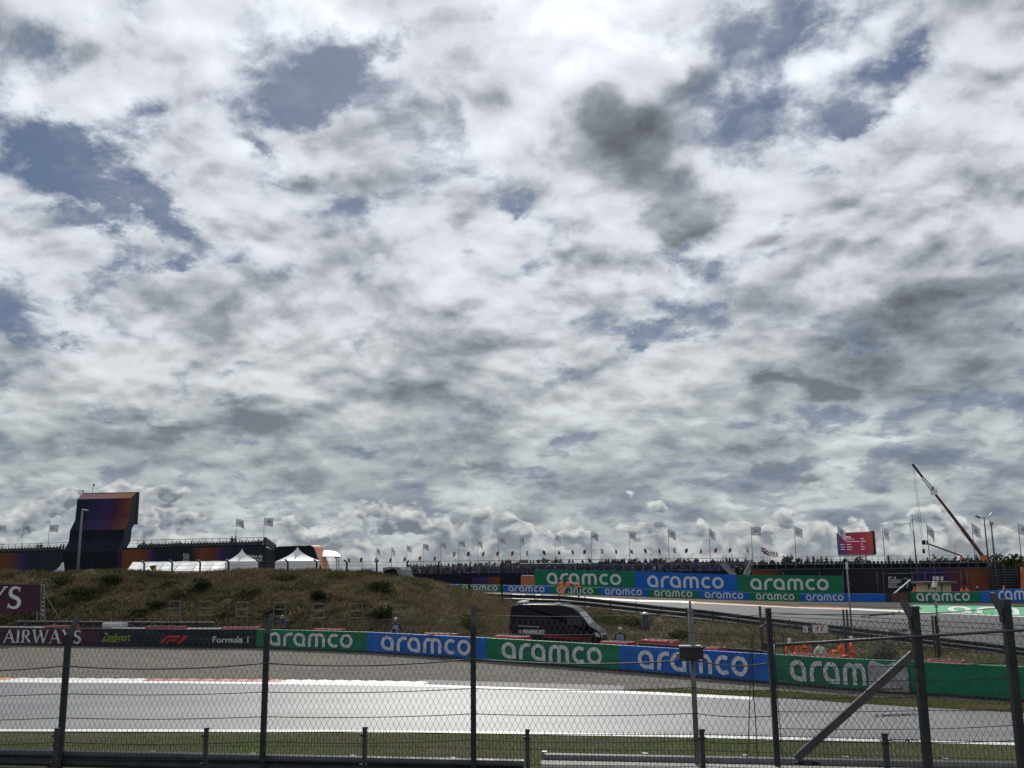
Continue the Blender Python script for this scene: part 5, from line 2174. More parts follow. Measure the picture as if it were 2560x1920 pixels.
# --- stairs between the stands
Yst = 160.0
t = thing('stand_stairs', 'pair of grey slanted stair flights between the middle and right stands', 'stairs', P(1845, 1440, Yst))
for xa, ya, xb, yb in ((1806, 1408, 1836, 1440), (1882, 1404, 1864, 1440)):
    b = MB()
    b.bar(P(xa, ya, Yst), P(xb, yb, Yst - 3), .9, .25, up=Vector((0, 1, 0)))
    for k in range(6):
        b.box(P(xa + (xb - xa) * k / 6, ya + (yb - ya) * k / 6 - 5, Yst - k * .5), (.06, .06, 1.1))
    b.build('flight', M_RAILG, t)
wall_quad(1818, 1878, 1420, 1440, Yst + 1).build('landing', M_SLATE, t)
wall_quad(1818, 1878, 1404, 1420, Yst + 20, back=2).build('seat_bank', M_BLUESEAT, t)

# --- right stand
Yq = 150.0
topR = [(1883, 1425), (2100, 1423), (2473, 1420)]
t = thing('grandstand', 'right grandstand with a row of dark seats above a dark printed wall', 'grandstand', (P(2180, 1460, Yq).x, Yq, 1.0))
gr_ = gradient('right_print', [(P(1883, 1450, Yq).x, ORANGE), (P(1945, 1450, Yq).x, BROWN), (P(1975, 1450, Yq).x, INK), (P(2110, 1450, Yq).x, INK), (P(2150, 1450, Yq).x, (.03, .018, .022)), (P(2210, 1450, Yq).x, (.028, .03, .036)),
                               (P(2285, 1450, Yq).x, INK), (P(2310, 1450, Yq).x, PURPLE), (P(2355, 1450, Yq).x, PURPLE), (P(2400, 1450, Yq).x, (.10, .035, .05)), (P(2440, 1450, Yq).x, ORANGE), (P(2473, 1450, Yq).x, BROWN)], diag=.2)
wall_quad(1883, 2473, lambda x: ymap(x, topR), 1500, Yq, n=16).build('wall', gr_, t)
wall_quad(1883, 2473, lambda x: ymap(x, topR) - 12, lambda x: ymap(x, topR) + .4, Yq + .8, n=16, back=2).build('seat_deck', M_SLATE, t)
for k in range(61):
    x = 1888 + k * 9.6
    put('seat', seat_me, t, P(x, ymap(x, topR) - 12.5, Yq + .75) - ROOT_LOC[t.name], None).scale = (1.15, 1, 1.1)
b = MB()
for dy, Yo_ in ((-32, 5), (-24, 5), (-14, -.3), (-1, -.3)):
    b.tube([P(x, ymap(x, topR) + dy, Yq + Yo_) for x in range(1885, 2474, 42)], .03 if dy > -20 else .022, 4)
b.build('handrail', M_RAILG, t)
rp3 = MB().box((0, 0, -.75), (.045, .045, 1.5)).mesh('rail_post', M_RAILG)
rp4 = MB().box((0, 0, -.4), (.05, .05, .85)).mesh('rail_post', M_RAILG)
for x in range(1892, 2474, 16):
    put('rail_post', rp3, t, P(x, ymap(x, topR) - 32, Yq + 5) - ROOT_LOC[t.name])
for x in range(1892, 2474, 24):
    put('rail_post', rp4, t, P(x, ymap(x, topR) - 14, Yq - .3) - ROOT_LOC[t.name])
sp_ = MB().tube([(0, 0, -4.2), (0, 0, 0)], .05, 6).mesh('scaffold_pole', M_RAILG)
for x in (1958, 2048, 2106, 2191, 2207, 2279, 2311, 2400, 2416, 2473):
    put('scaffold_pole', sp_, t, P(x, ymap(x, topR) + 6, Yq - .25) - ROOT_LOC[t.name])
MB().tube([P(2207, 1435, Yq - .3), P(2400, 1430, Yq - .3)], .05, 5).build('scaffold_tube', M_RAILG, t)
print_block(2221, 2262, 1441, 1470, Yq - .3, 'print', t)
MB().lathe(P(2416, 1452, Yq - .2), [(0, .02), (.02, .42), (.06, .40)], 14, axis=Vector((0, -1, 0))).build('round_emblem', M_HEM, t)
for x0, x1 in ((2332, 2348), (2352, 2358)):
    wall_quad(x0, x1, 1441, 1451, Yq - .4, n=1, back=.05).build('notice', M_LETTER, t)
# scaffold bay right of the stand
t = thing('scaffold', 'dark open scaffold bay at the right picture edge behind the blue board', 'scaffold', (P(2530, 1480, Yq).x, Yq, .8))
for k in range(9):
    y = 1424 + k * 6.6
    MB().box((P(2590, y, Yq).x, Yq, P(2530, y, Yq).z), (14, .25, .14)).build('bar', M_DARKSTEEL, t)
for x in (2478, 2508, 2540, 2575, 2620):
    a = P(x, 1418, Yq - .3)
    MB().box((a.x, a.y, a.z - 2.2), (.10, .10, 4.6)).build('upright', M_DARKSTEEL, t)
wall_quad(2474, 2700, 1424, 1500, Yq + 3).build('back_sheet', M_SLATE, t)
wall_quad(2554, 2700, 1417, 1478, Yq - 1).build('printed_sheet', M_ORANGE, t)

# --- hut, barrier arm and marshals' things by the right boards
Yh = 122.0
t = thing('hut', 'beige hut with a flat brown roof behind the right green board', 'hut', (P(2345, 1480, Yh).x, Yh, ground_at(2345, Yh).z))
wall_quad(2311, 2378, 1459, 1500, Yh, n=1, back=2.5).build('wall', mat('beige_wall', (.52, .44, .28), (.46, .39, .25), 2, .7, coords='World'), t)
wall_quad(2306, 2393, 1454, 1459, Yh - .7, n=1, back=3.6).build('roof', mat('brown_roof', (.10, .085, .065), None, rough=.7), t)
for x0, x1 in ((2321, 2324), (2354, 2356), (2338, 2339)):
    wall_quad(x0, x1, 1461, 1500 if x1 - x0 < 3 else 1472, Yh - .06, n=1, back=.05).build('post', M_SLATE, t)
b = MB().bar(P(2235, 1484, 119), P(2276.5, 1449, 119), .12)
single('boom_pole', b, M_TENT, 'raised white boom pole beside the rust red cushion', 'boom pole', loc=P(2235, 1484, 119))

# --- video screen
Yv = 200.0
t = thing('video_screen', 'large red video screen on a truss behind the right stand', 'video screen', P(2150, 1410, Yv))
c4 = [P(2095, 1386, Yv), P(2184.5, 1385, Yv - 1), P(2181, 1328.6, Yv - 1), P(2090.5, 1333, Yv)]
for p, q in ((0, 3), (1, 2)):
    c4[q].x = c4[p].x + (c4[q].x - c4[p].x) * .5
gs = bpy.data.materials.new('lit_screen')
gs.use_nodes = True
N = NT(gs.node_tree)
pos = N.new('ShaderNodeNewGeometry').outputs['Position']
sx_, sy_, sz_ = N.sep(pos)[:3]
u = N.ramp(sx_, c4[0].x, c4[1].x, smooth=False)
v = N.ramp(sz_, c4[0].z, c4[2].z, smooth=False)
colr = N.mix(N.ramp(N.add(u, N.mul(v, .25)), .12, .45), (.020, .010, .07), (.12, .008, .022))
colr = N.mix(N.ramp(N.add(u, N.mul(v, .2)), .7, 1.2), colr, (.16, .022, .018))
bs = gs.node_tree.nodes['Principled BSDF']
N.put(bs.inputs['Emission Color'], colr)
bs.inputs['Base Color'].default_value = (.01, .01, .01, 1)
bs.inputs['Emission Strength'].default_value = 1.0
MB().poly(c4).build('display', gs, t)
mw = bpy.data.materials.new('lit_text')
mw.use_nodes = True
mw.node_tree.nodes['Principled BSDF'].inputs['Emission Color'].default_value = (.55, .42, .5, 1)
mw.node_tree.nodes['Principled BSDF'].inputs['Emission Strength'].default_value = .55
b = MB()
for x0, x1, y in ((2112, 2127, 1342.5), (2115, 2135, 1347.5), (2115, 2148, 1353.5), (2117, 2128, 1361), (2117, 2131, 1367.5), (2117, 2129, 1373.5), (2151, 2160, 1346.5), (2151, 2165, 1353), (2152, 2158, 1360), (2152, 2161, 1367), (2153, 2162, 1373), (2101, 2111, 1361), (2102, 2112, 1367.5), (2102, 2112, 1373.5)):
    h = 1.5 if y == 1342.5 else .7
    x = x0
    while x < x1 - .5:
        w = RNG.uniform(1.2, 3.2)
        e = min(x + w, x1)
        b.poly([P(x, y + h, Yv - 1.06), P(e, y + h, Yv - 1.06), P(e, y - h, Yv - 1.06), P(x, y - h, Yv - 1.06)])
        x = e + .6
b.build('text_rows', mw, t)['kind'] = 'stuff'
b = MB()
for i in range(4):
    j = (i + 1) % 4
    off = Vector((.6, 1.2, 0))
    b.poly([c4[i], c4[j], c4[j] + off, c4[i] + off])
b.poly([p + Vector((.6, 1.2, 0)) for p in c4][::-1])
b.box((c4[1].x + .45, Yv + .2, (c4[1].z + c4[2].z) / 2), (.55, 1.4, c4[2].z - c4[1].z + .3))
b.build('casing', M_HEM, t)
b = MB()
for x in (2149, 2165):
    b.bar(P(x, 1386, Yv), P(x + 1.5, 1425, Yv), .18)
for k in range(4):
    b.bar(P(2149, 1389 + k * 8, Yv), P(2166, 1397 + k * 8, Yv), .10)
    b.bar(P(2166, 1389 + k * 8, Yv), P(2149, 1397 + k * 8, Yv), .10)
b.build('truss', M_POST, t)
MB().bar(P(2096, 1388, Yv - .9), P(2184, 1387, Yv - 1.4), .25).build('lower_frame', M_RAILG, t)

# --- crane and boom lift
Yk = 300.0
M_CRANER = mat('crane_red', (.075, .018, .016), None, rough=.5)
M_CRANEO = mat('crane_orange', (.50, .13, .03), None, rough=.5)
t = thing('crane', 'tall red telescopic crane with a pale jib rising over the right stand', 'crane', P(2461, 1410, Yk))
seq = [(2462, 1398, 2.1), (2405, 1322, 1.75), (2370, 1276, 1.45), (2338, 1235, 1.2)]
for (xa, ya, w), (xb, yb, w2) in zip(seq, seq[1:]):
    MB().bar(P(xa, ya, Yk), P(xb, yb, Yk), w * .40).build('boom_section', M_CRANER, t)
MB().box(P(2335, 1231, Yk), (1.6, 1.5, 1.5)).build('boom_head', M_TENT, t)
b = MB()
a_, c_ = P(2334, 1228, Yk), P(2306, 1193, Yk)
for s in (-.4, .4):
    b.bar(a_ + Vector((s, 0, s * .7)), c_ + Vector((s * .7, 0, s * .5)), .22)
for k in range(8):
    f, g_ = k / 8, (k + 1) / 8
    b.bar(a_.lerp(c_, f) + Vector((-.35, 0, -.25)), a_.lerp(c_, g_) + Vector((.35, 0, .25)), .14)
b.build('jib', M_RAILG, t)
MB().bar(P(2306, 1193, Yk), P(2281, 1160, Yk), .55, .5).build('jib_tip', M_SLATE, t)
MB().box(P(2332, 1221, Yk), (.5, .5, 1.1)).build('winch', M_RAILG, t)
a_ = P(2281, 1161, Yk)
hk = P(2303, 1374, Yk)
for s in (0, .5):
    MB().tube([a_ + Vector((s, 0, 0)), (a_.x + s + .8, Yk, hk.z)], .045, 4).build('hoist_line', M_RAILG, t)
MB().box((a_.x + 1.05, Yk, hk.z - .5), (.6, .4, 1.3)).build('hook_block', M_SLATE, t)
MB().box(P(2461, 1402, Yk), (1.6, 2, 3.2)).build('turntable', M_CRANEO, t)
MB().box(P(2468, 1424, Yk), (9, 3, 2.0)).build('carrier', M_SLATE, t)
Yj = 250.0
t = thing('boom_lift', 'small red boom lift with a raised basket left of the crane', 'boom lift', P(2402, 1408, Yj))
MB().bar(P(2404, 1390, Yj), P(2322, 1360, Yj), .32).build('boom', M_CRANER, t)
MB().bar(P(2404, 1389, Yj), P(2398, 1407, Yj), .4).build('mast', M_CRANEO, t)
b = MB()
c = P(2313, 1361, Yj)
b.box(c, (1.3, .9, .12))
for s in (-.6, .6):
    b.box(c + Vector((s, 0, .5)), (.08, .9, 1.0))
b.box(c + Vector((0, .4, .55)), (1.2, .06, .1))
b.box(c + Vector((-.1, 0, .55)), (.4, .3, 1.1))
b.build('basket', M_SLATE, t)

# --- lamp masts and aerials
def mast(x, yt, yb, Y, name, label, r, m=M_DARKSTEEL):
    z0 = min(ground_at(x, Y).z, 2.0)
    # lean in the picture comes from the upward tilt alone
    p = P(x + ((x - 1280) * 7.7e-5 + .012) * (yb - yt), yb, Y)
    zt = P(x, yt, Y).z
    t = thing(name, label, 'mast', (p.x, p.y, z0))
    MB().tube([(p.x, p.y, z0), (p.x, p.y, (z0 + zt) / 2), (p.x, p.y, zt)], [r, r * .8, r * .55], 8).build('pole', m, t)
    return t, Vector((p.x, p.y, zt))


t, q = mast(2460, 1294, 1425, 145, 'lamp_mast', 'tall lamp mast with two floodlights right of the crane', .16)
b = MB()
b.bar(q + Vector((-1.05, 0, .0)), q + Vector((.6, 0, .0)), .07)
b.bar(q + Vector((.6, 0, 0)), q + Vector((1.0, 0, .42)), .10)
b.build('arm', M_DARKSTEEL, t)
MB().box(q + Vector((-.95, 0, .15)), (.75, .5, .2), M=Matrix.Rotation(.5, 3, 'Y')).build('floodlight', M_GALV, t)
MB().box(q + Vector((1.05, 0, .48)), (.5, .4, .12), M=Matrix.Rotation(-.75, 3, 'Y')).build('floodlight', M_DARKSTEEL, t)
t, q = mast(2478, 1313, 1470, 135, 'lamp_mast', 'grey mast with a small boxy lamp head at the right edge', .17)
MB().box(q + Vector((.02, -.1, .2)), (.34, .4, .42)).build('lamp_head', M_GALV, t)
MB().box(q + Vector((-.12, 0, .5)), (.10, .1, .3)).build('aerial', M_GALV, t)
t, q = mast(2284, 1330, 1480, 128, 'aerial_mast', 'thin aerial mast with a side antenna right of the red screen', .14)
MB().tube([q, q + Vector((0, 0, 2.4))], .045, 5).build('whip', M_RAILG, t)
MB().tube([q + Vector((.0, 0, -.05)), q + Vector((-.3, 0, .15)), q + Vector((-.36, 0, 1.0))], .04, 5).build('antenna', M_RAILG, t)
t, q = mast(2387, 1368, 1400, 230, 'street_lamp', 'small distant street lamp below the crane boom', .09)
MB().tube([q, q + Vector((.15, 0, .3)), q + Vector((.55, 0, .4))], .07, 5).build('arm', M_RAILG, t)
t, q = mast(2333, 1392, 1425, 140, 'horn_mast', 'short mast with a white horn on the right stand', .07)
MB().lathe(q, [(0, .07), (.15, .22), (.45, .26), (.5, .1)], 8).build('horn', M_WHITEFOAM, t)
t, q = mast(205, 1277, 1424, 97, 'street_lamp', 'grey street lamp standing in front of the dark tower', .17, M_RAILG)
MB().bar(q, q + Vector((.10, 0, .12)), .1).build('arm', M_RAILG, t)
MB().box(q + Vector((.30, 0, .10)), (.55, .22, .10), M=Matrix.Rotation(.18, 3, 'Y')).build('lamp_head', M_TENT, t)


# ------------------------------------------------------------------ people
M_SKIN = mat('skin', (.42, .25, .18), None, rough=.55)
CL = {}


def cloth(name, c, k=.8):
    if name not in CL:
        CL[name] = mat(name + '_cloth', c, tuple(v * k for v in c), 9, .8, .004)
    return CL[name]


M_OR = cloth('hi_vis_orange', (.92, .16, .035), .85)
M_DK = cloth('dark_navy', (.018, .022, .036))
M_BK = cloth('black', (.014, .014, .016))
M_SHIRTB = cloth('grey_blue', (.13, .16, .22))
M_BIB = cloth('pale_blue', (.22, .28, .44))
M_WHITEC = cloth('white', (.70, .70, .68))
M_STRAW = cloth('straw', (.50, .45, .34))
M_GREYHAIR = mat('grey_hair', (.55, .54, .52), None, rough=.7)
M_DKHAIR = mat('dark_hair', (.02, .015, .012), None, rough=.6)
M_BROWNHAIR = mat('brown_hair', (.07, .04, .022), None, rough=.6)
M_SHOE = mat('shoe_leather', (.02, .02, .02), None, rough=.5)
M_GREYTAPE = mat('reflective_tape', (.45, .46, .46), None, rough=.4)


def V3(*a):
    return Vector(a)


STAND = dict(pelvis=V3(0, 0, .96), chest=V3(0, 0, 1.30), neck=V3(0, 0, 1.50), head=V3(0, -.02, 1.66),
             sh=V3(.185, 0, 1.42), el=V3(.24, .02, 1.14), wr=V3(.25, -.05, .90), hip=V3(.095, 0, .92), kn=V3(.105, -.02, .50), an=V3(.11, .02, .09), toe=V3(.12, -.15, .035))


def pose(**kw):
    """Right side (r_) and left side (l_) joints; plain names set both sides."""
    d = {}
    for k in ('pelvis', 'chest', 'neck', 'head'):
        d[k] = Vector(kw.get(k, STAND[k]))
    for k in ('sh', 'el', 'wr', 'hip', 'kn', 'an', 'toe'):
        for s, sg in (('r_', -1), ('l_', 1)):
            v = kw.get(s + k, None)
            if v is None:
                v = Vector(kw.get(k, STAND[k]))
                v = V3(sg * v.x, v.y, v.z)
            d[s + k] = Vector(v)
    return d


def body_mesh(ps, mats, sleeves='top', legs='trousers', lod=2):
    """One continuous body grown from a skeleton; faces take the cloth of the nearest bone."""
    verts, rad, edges, bone = [], [], [], []

    def add(p, r):
        verts.append(tuple(p))
        rad.append(r)
        return len(verts) - 1

    def link(a, b, m):
        edges.append((a, b))
        bone.append(m)
    pel = add(ps['pelvis'], (.155, .115))
    wa = add(ps['pelvis'].lerp(ps['chest'], .45), (.140, .105))
    ch = add(ps['chest'], (.170, .125))
    uc = add(ps['chest'].lerp(ps['neck'], .6), (.125, .10))
    nk = add(ps['neck'], (.055, .058))
    hd = (ps['head'] - ps['neck'])
    h1 = add(ps['neck'] + hd * .55, (.068, .082))
    h2 = add(ps['head'], (.078, .098))
    h3 = add(ps['head'] + hd * .45, (.066, .082))
    link(pel, wa, 2)
    link(wa, ch, 1)
    link(ch, uc, 1)
    link(uc, nk, 1)
    link(nk, h1, 0)
    link(h1, h2, 0)
    link(h2, h3, 0)
    for s in ('r_', 'l_'):
        sh = add(ps[s + 'sh'], (.066, .066))
        el = add(ps[s + 'el'], (.044, .044))
        wr = add(ps[s + 'wr'], (.030, .030))
        um = add(ps[s + 'sh'].lerp(ps[s + 'el'], .5), (.056, .056))
        link(uc, sh, 1)
        link(sh, um, 1)
        link(um, el, 1)
        link(el, wr, 1 if sleeves == 'top' else 0)
        d = (ps[s + 'wr'] - ps[s + 'el']).normalized()
        sd, up = frame_of(d, V3(0, 1, .01))
        pm = add(ps[s + 'wr'] + d * .075, (.030, .018))
        link(wr, pm, 0)
        if lod > 1:
            for k, (off, ln) in enumerate(((-.028, .075), (-.010, .088), (.010, .082), (.027, .062))):
                a = add(ps[s + 'wr'] + d * .10 + sd * off, (.010, .010))
                b = add(ps[s + 'wr'] + d * (.10 + ln * .9) + sd * off * 1.2 + up * .018, (.008, .008))
                link(pm, a, 0)
                link(a, b, 0)
            a = add(ps[s + 'wr'] + d * .055 - sd * .045, (.011, .011))
            b = add(ps[s + 'wr'] + d * .095 - sd * .058, (.009, .009))
            link(wr, a, 0)
            link(a, b, 0)
        hp = add(ps[s + 'hip'], (.098, .10))
        th = add(ps[s + 'hip'].lerp(ps[s + 'kn'], .5), (.082, .085))
        kn = add(ps[s + 'kn'], (.062, .064))
        cf = add(ps[s + 'kn'].lerp(ps[s + 'an'], .35), (.058, .060))
        an = add(ps[s + 'an'], (.042, .045))
        to = add(ps[s + 'toe'], (.042, .034))
        link(pel, hp, 2)
        link(hp, th, 2)
        link(th, kn, 2)
        lower = 2 if legs == 'trousers' else 0
        link(kn, cf, lower)
        link(cf, an, lower)
        link(an, to, 3)
    me = bpy.data.meshes.new('skeleton')
    me.from_pydata(verts, edges, [])
    o = bpy.data.objects.new('skeleton', me)
    COL.objects.link(o)
    o.modifiers.new('skin', 'SKIN')
    if not me.skin_vertices:
        me.attributes.new
    sk = me.skin_vertices[0].data
    for i, r in enumerate(rad):
        sk[i].radius = r
        sk[i].use_root = (i == 0)
    sb = o.modifiers.new('sub', 'SUBSURF')
    sb.levels = sb.render_levels = 1
    dg = bpy.context.evaluated_depsgraph_get()
    dg.update()
    out = bpy.data.meshes.new_from_object(o.evaluated_get(dg))
    bpy.data.objects.remove(o)
    bpy.data.meshes.remove(me)
    out.name = 'body'
    out.materials.clear()
    for m in mats:
        out.materials.append(m)
    A = np.array([verts[a] for a, b in edges])
    B = np.array([verts[b] for a, b in edges])
    rr = np.array([(rad[a][0] + rad[b][0]) / 2 for a, b in edges])
    n = len(out.polygons)
    cen = np.zeros(n * 3)
    out.polygons.foreach_get('center', cen)
    cen = cen.reshape(n, 1, 3)
    ab = B - A
    t = np.clip(((cen - A) * ab).sum(2) / (ab * ab).sum(1), 0, 1)
    dist = np.linalg.norm(cen - (A + t[..., None] * ab), axis=2) / rr ** .6
    idx = np.array(bone)[dist.argmin(1)]
    out.polygons.foreach_set('material_index', idx.astype(np.int32))
    out.polygons.foreach_set('use_smooth', np.ones(n, dtype=bool))
    out.update()
    return out


def cap_mesh(ps, m, brim=True, hair=False):
    hd = (ps['head'] - ps['neck']).normalized()
    c = ps['head'] + hd * .035
    b = MB()
    f = V3(0, -1, 0)
    f = (f - hd * f.dot(hd)).normalized()
    s = hd.cross(f)
    b.smooth = True
    rows = []
    low = -.5 if hair else -.05
    for j in range(6):
        a = low + (PI / 2 - low) * j / 5
        row = []
        for i in range(13):
            th = 2 * PI * i / 12
            drop = .02 if hair and math.cos(th) > .3 else 0.0
            row.append(c + f * (math.cos(th) * math.cos(a) * .112) + s * (math.sin(th) * math.cos(a) * .094) + hd * (math.sin(a) * .105 + (0.045 if hair and math.cos(th) > .4 and j < 2 else 0)))
        rows.append(row)
    b.grid(rows)
    if brim:
        b.smooth = False
        e = []
        for i in range(7):
            th = -1.0 + 2.0 * i / 6
            e.append(c + f * (math.cos(th) * .20) + s * (math.sin(th) * .095) - hd * .01)
        e2 = [c + f * (math.cos(-1.0 + 2.0 * i / 6) * .105) + s * (math.sin(-1.0 + 2.0 * i / 6) * .092) for i in range(7)]
        b.grid([e2, e])
    return b.mesh('cap' if not hair else 'hair', m)


def face_mesh(ps):
    hd = (ps['head'] - ps['neck']).normalized()
    f = V3(0, -1, 0)
    f = (f - hd * f.dot(hd)).normalized()
    s = hd.cross(f)
    b = MB()
    c = ps['head']
    for sg in (-1, 1):
        b.cur = 1
        b.box(c + f * .094 + s * (sg * .033) + hd * .005, (.018, .012, .010))
        b.cur = 0
        b.box(c + f * .0 + s * (sg * .083) - hd * .01, (.012, .035, .055))
    b.cur = 0
    b.box(c + f * .103 - hd * .02, (.020, .022, .04))
    b.cur = 2
    b.box(c + f * .092 - hd * .055, (.042, .010, .009))
    return b.mesh('face', [M_SKIN, M_DKHAIR, mat('lip', (.28, .10, .09), None) if 'lip' not in bpy.data.materials else bpy.data.materials['lip']])


def bib_mesh(ps, m):
    """Open vest round the chest."""
    b = MB()
    b.smooth = True
    lo, hi = ps['pelvis'].lerp(ps['chest'], .25), ps['chest'].lerp(ps['neck'], .5)
    rows = []
    for j in range(4):
        p = lo.lerp(hi, j / 3)
        w, d = (.185, .150) if j < 3 else (.16, .12)
        rows.append([p + V3(math.cos(2 * PI * i / 14) * w, math.sin(2 * PI * i / 14) * d, 0) for i in range(15)])
    b.grid(rows)
    return b.mesh('vest', m)


PEOPLE = 'people on the dune and trackside'


def person(label, loc, rz, ps, top, trousers, shoes=None, head=None, bib=None, scale=1.0, sleeves='top', legs='trousers', group=None, extra=None, cat='person', lod=2, mesh=None):
    t = thing('person', label, cat, loc, rz, group)
    t.scale = (scale, scale, scale)
    me = mesh or body_mesh(ps, [M_SKIN, top, trousers, shoes or M_SHOE], sleeves, legs, lod)
    put('body', me, t)
    if head:
        kind, m = head
        put('cap' if kind != 'hair' else 'hair', cap_mesh(ps, m, kind == 'cap', kind == 'hair'), t)
    if lod > 1:
        put('face', face_mesh(ps), t)
    if bib:
        put('vest', bib_mesh(ps, bib), t)
    if extra:
        extra(t, ps)
    return t


def camera_part(at):
    def f(t, ps):
        b = MB()
        b.box(at, (.16, .09, .11))
        b.tube([Vector(at) + V3(0, -.04, 0), Vector(at) + V3(0, -.26, -.02)], [.05, .06], 10)
        b.build('camera', M_BK, t, world=False)
    return f


# the pair on the dune crest
g = on_ground(699, 1424.5, R_BACK)
hips = pose(el=V3(.36, .06, 1.16), wr=V3(.20, -.04, 1.00), kn=V3(.13, -.02, .50), an=V3(.15, .02, .09), toe=V3(.19, -.14, .035))


def held_cap(at, m=None):
    def f(t, ps):
        MB().lathe(V3(*at), [(0, .02), (.03, .09), (.09, .08), (.12, .03)], 8).build('held_cap', m or M_WHITEC, t, world=False)
    return f


person('person in grey shirt and dark shorts standing on the dune crest, left of two', g, math.radians(8), hips, M_SHIRTB, M_BK, head=('hair', M_DKHAIR), sleeves='skin', legs='skin', extra=held_cap((-.27, -.1, .80)), scale=.95)
g = on_ground(717, 1424.5, R_BACK)
person('person in dark jacket and trousers standing on the dune crest, right of two', g, math.radians(-48), pose(r_el=V3(-.26, -.03, 1.15), r_wr=V3(-.17, -.25, 1.08), l_wr=V3(.2, -.16, .95), head=V3(.0, -.03, 1.66)), M_DK, M_BK, head=('hair', M_STRAW), bib=None, extra=held_cap((-.16, -.33, 1.05)), scale=.98)
# marshals by the far track
specs = [(1402, 'orange suited marshal with back turned, left of three beside the far track', M_OR, M_OR, pose(el=V3(.30, .04, 1.16), wr=V3(.24, -.12, 1.02)), 3.0, M_OR, .98),
         (1420, 'marshal in orange jacket and dark trousers stretching an arm out, middle of three', M_OR, M_DK, pose(l_el=V3(.42, -.10, 1.34), l_wr=V3(.62, -.22, 1.24), r_el=V3(-.28, -.02, 1.16), r_wr=V3(-.2, -.2, 1.06)), .5, M_DK, 1.0),
         (1446, 'marshal in orange vest and dark trousers turned sideways, right of three', M_OR, M_DK, pose(l_wr=V3(.15, -.2, 1.0), r_wr=V3(-.16, -.2, 1.05)), -1.3, M_DK, .98)]
for x, lab, top, tr, ps, rz, sh, sc in specs:
    g = on_ground(x, 1493.5, R_CREST + 1)
    if g.y < 90 or g.y > 104:
        g = ground_at(x, 97)

    def bands(t, ps, tr=tr):
        if tr is M_DK:
            for s in ('r_', 'l_'):
                p = ps[s + 'kn'].lerp(ps[s + 'an'], .35)
                MB().lathe(p, [(-.03, .068), (.03, .070)], 10).build('reflective_band', M_GREYTAPE, t, world=False)
        b = MB()
        p = ps['pelvis'].lerp(ps['chest'], .4)
        b.grid([[p + V3(math.cos(2 * PI * i / 12) * .165, math.sin(2 * PI * i / 12) * .135, z) for i in range(13)] for z in (-.025, .025)])
        b.build('waist_band', M_GREYTAPE if tr is not M_DK else M_BIB, t, world=False)
    person(lab, g, rz, ps, top, tr, head=('hair', M_DKHAIR if x != 1446 else M_DKHAIR), extra=bands, scale=sc)


def place(x, yh, h, Y0, Y1):
    """Ground spot in column x where a figure of height h has its head at photo height yh."""
    best = None
    for Y in np.linspace(Y0, Y1, 60):
        g = ground_at(x, Y)
        e = abs(px_of(g + V3(0, 0, h))[1] - yh)
        if best is None or e < best[0]:
            best = (e, g)
    return best[1]


# photographers behind the near wall
crouch = pose(pelvis=V3(0, .05, .55), chest=V3(-.08, -.12, .84), neck=V3(-.12, -.22, 1.02), head=V3(-.15, -.28, 1.16), sh=V3(.18, -.16, .96), el=V3(.26, -.32, .78), r_sh=V3(-.26, -.14, .94), l_sh=V3(.11, -.18, .97), r_el=V3(-.36, -.34, .76), r_wr=V3(-.22, -.52, .82), l_el=V3(.14, -.42, .74), l_wr=V3(-.06, -.56, .80),
              hip=V3(.11, .04, .52), kn=V3(.18, -.36, .50), an=V3(.15, -.02, .09), toe=V3(.16, -.2, .035))
person('crouching photographer in blue jacket and pale cap behind the green banner', place(716, 1538, 1.26, base_pt(716).y + 1.2, base_pt(716).y + 8), math.radians(-30), crouch, cloth('blue', (.035, .06, .17)), M_DK, head=('cap', M_STRAW), extra=camera_part((-.14, -.66, .86)))
cam_up = pose(r_el=V3(-.30, -.20, 1.24), r_wr=V3(-.10, -.30, 1.46), l_el=V3(.28, -.22, 1.22), l_wr=V3(.08, -.36, 1.44))
person('photographer with white hat and pale blue bib standing behind the first blue banner', place(988, 1544, 1.78, base_pt(988).y + 1.0, base_pt(988).y + 12), math.radians(10), pose(r_el=V3(-.34, -.06, 1.2), r_wr=V3(-.26, -.28, 1.12), l_el=V3(.32, -.08, 1.18), l_wr=V3(.16, -.26, 1.05)), M_DK, M_BK, head=('cap', M_WHITEC), bib=M_BIB, extra=camera_part((-.1, -.38, 1.15)))
person('white haired photographer in dark jacket and blue bib leaning behind the broad red block', place(1553, 1568, 1.72, base_pt(1553).y + 1.6, base_pt(1553).y + 12), math.radians(-12), pose(r_wr=V3(-.14, -.34, 1.08), l_wr=V3(.16, -.36, 1.02), chest=V3(0, -.06, 1.29), neck=V3(0, -.12, 1.47), head=V3(.02, -.17, 1.62)), M_DK, M_BK, head=('hair', M_GREYHAIR), bib=M_BIB, extra=camera_part((0, -.48, 1.02)))

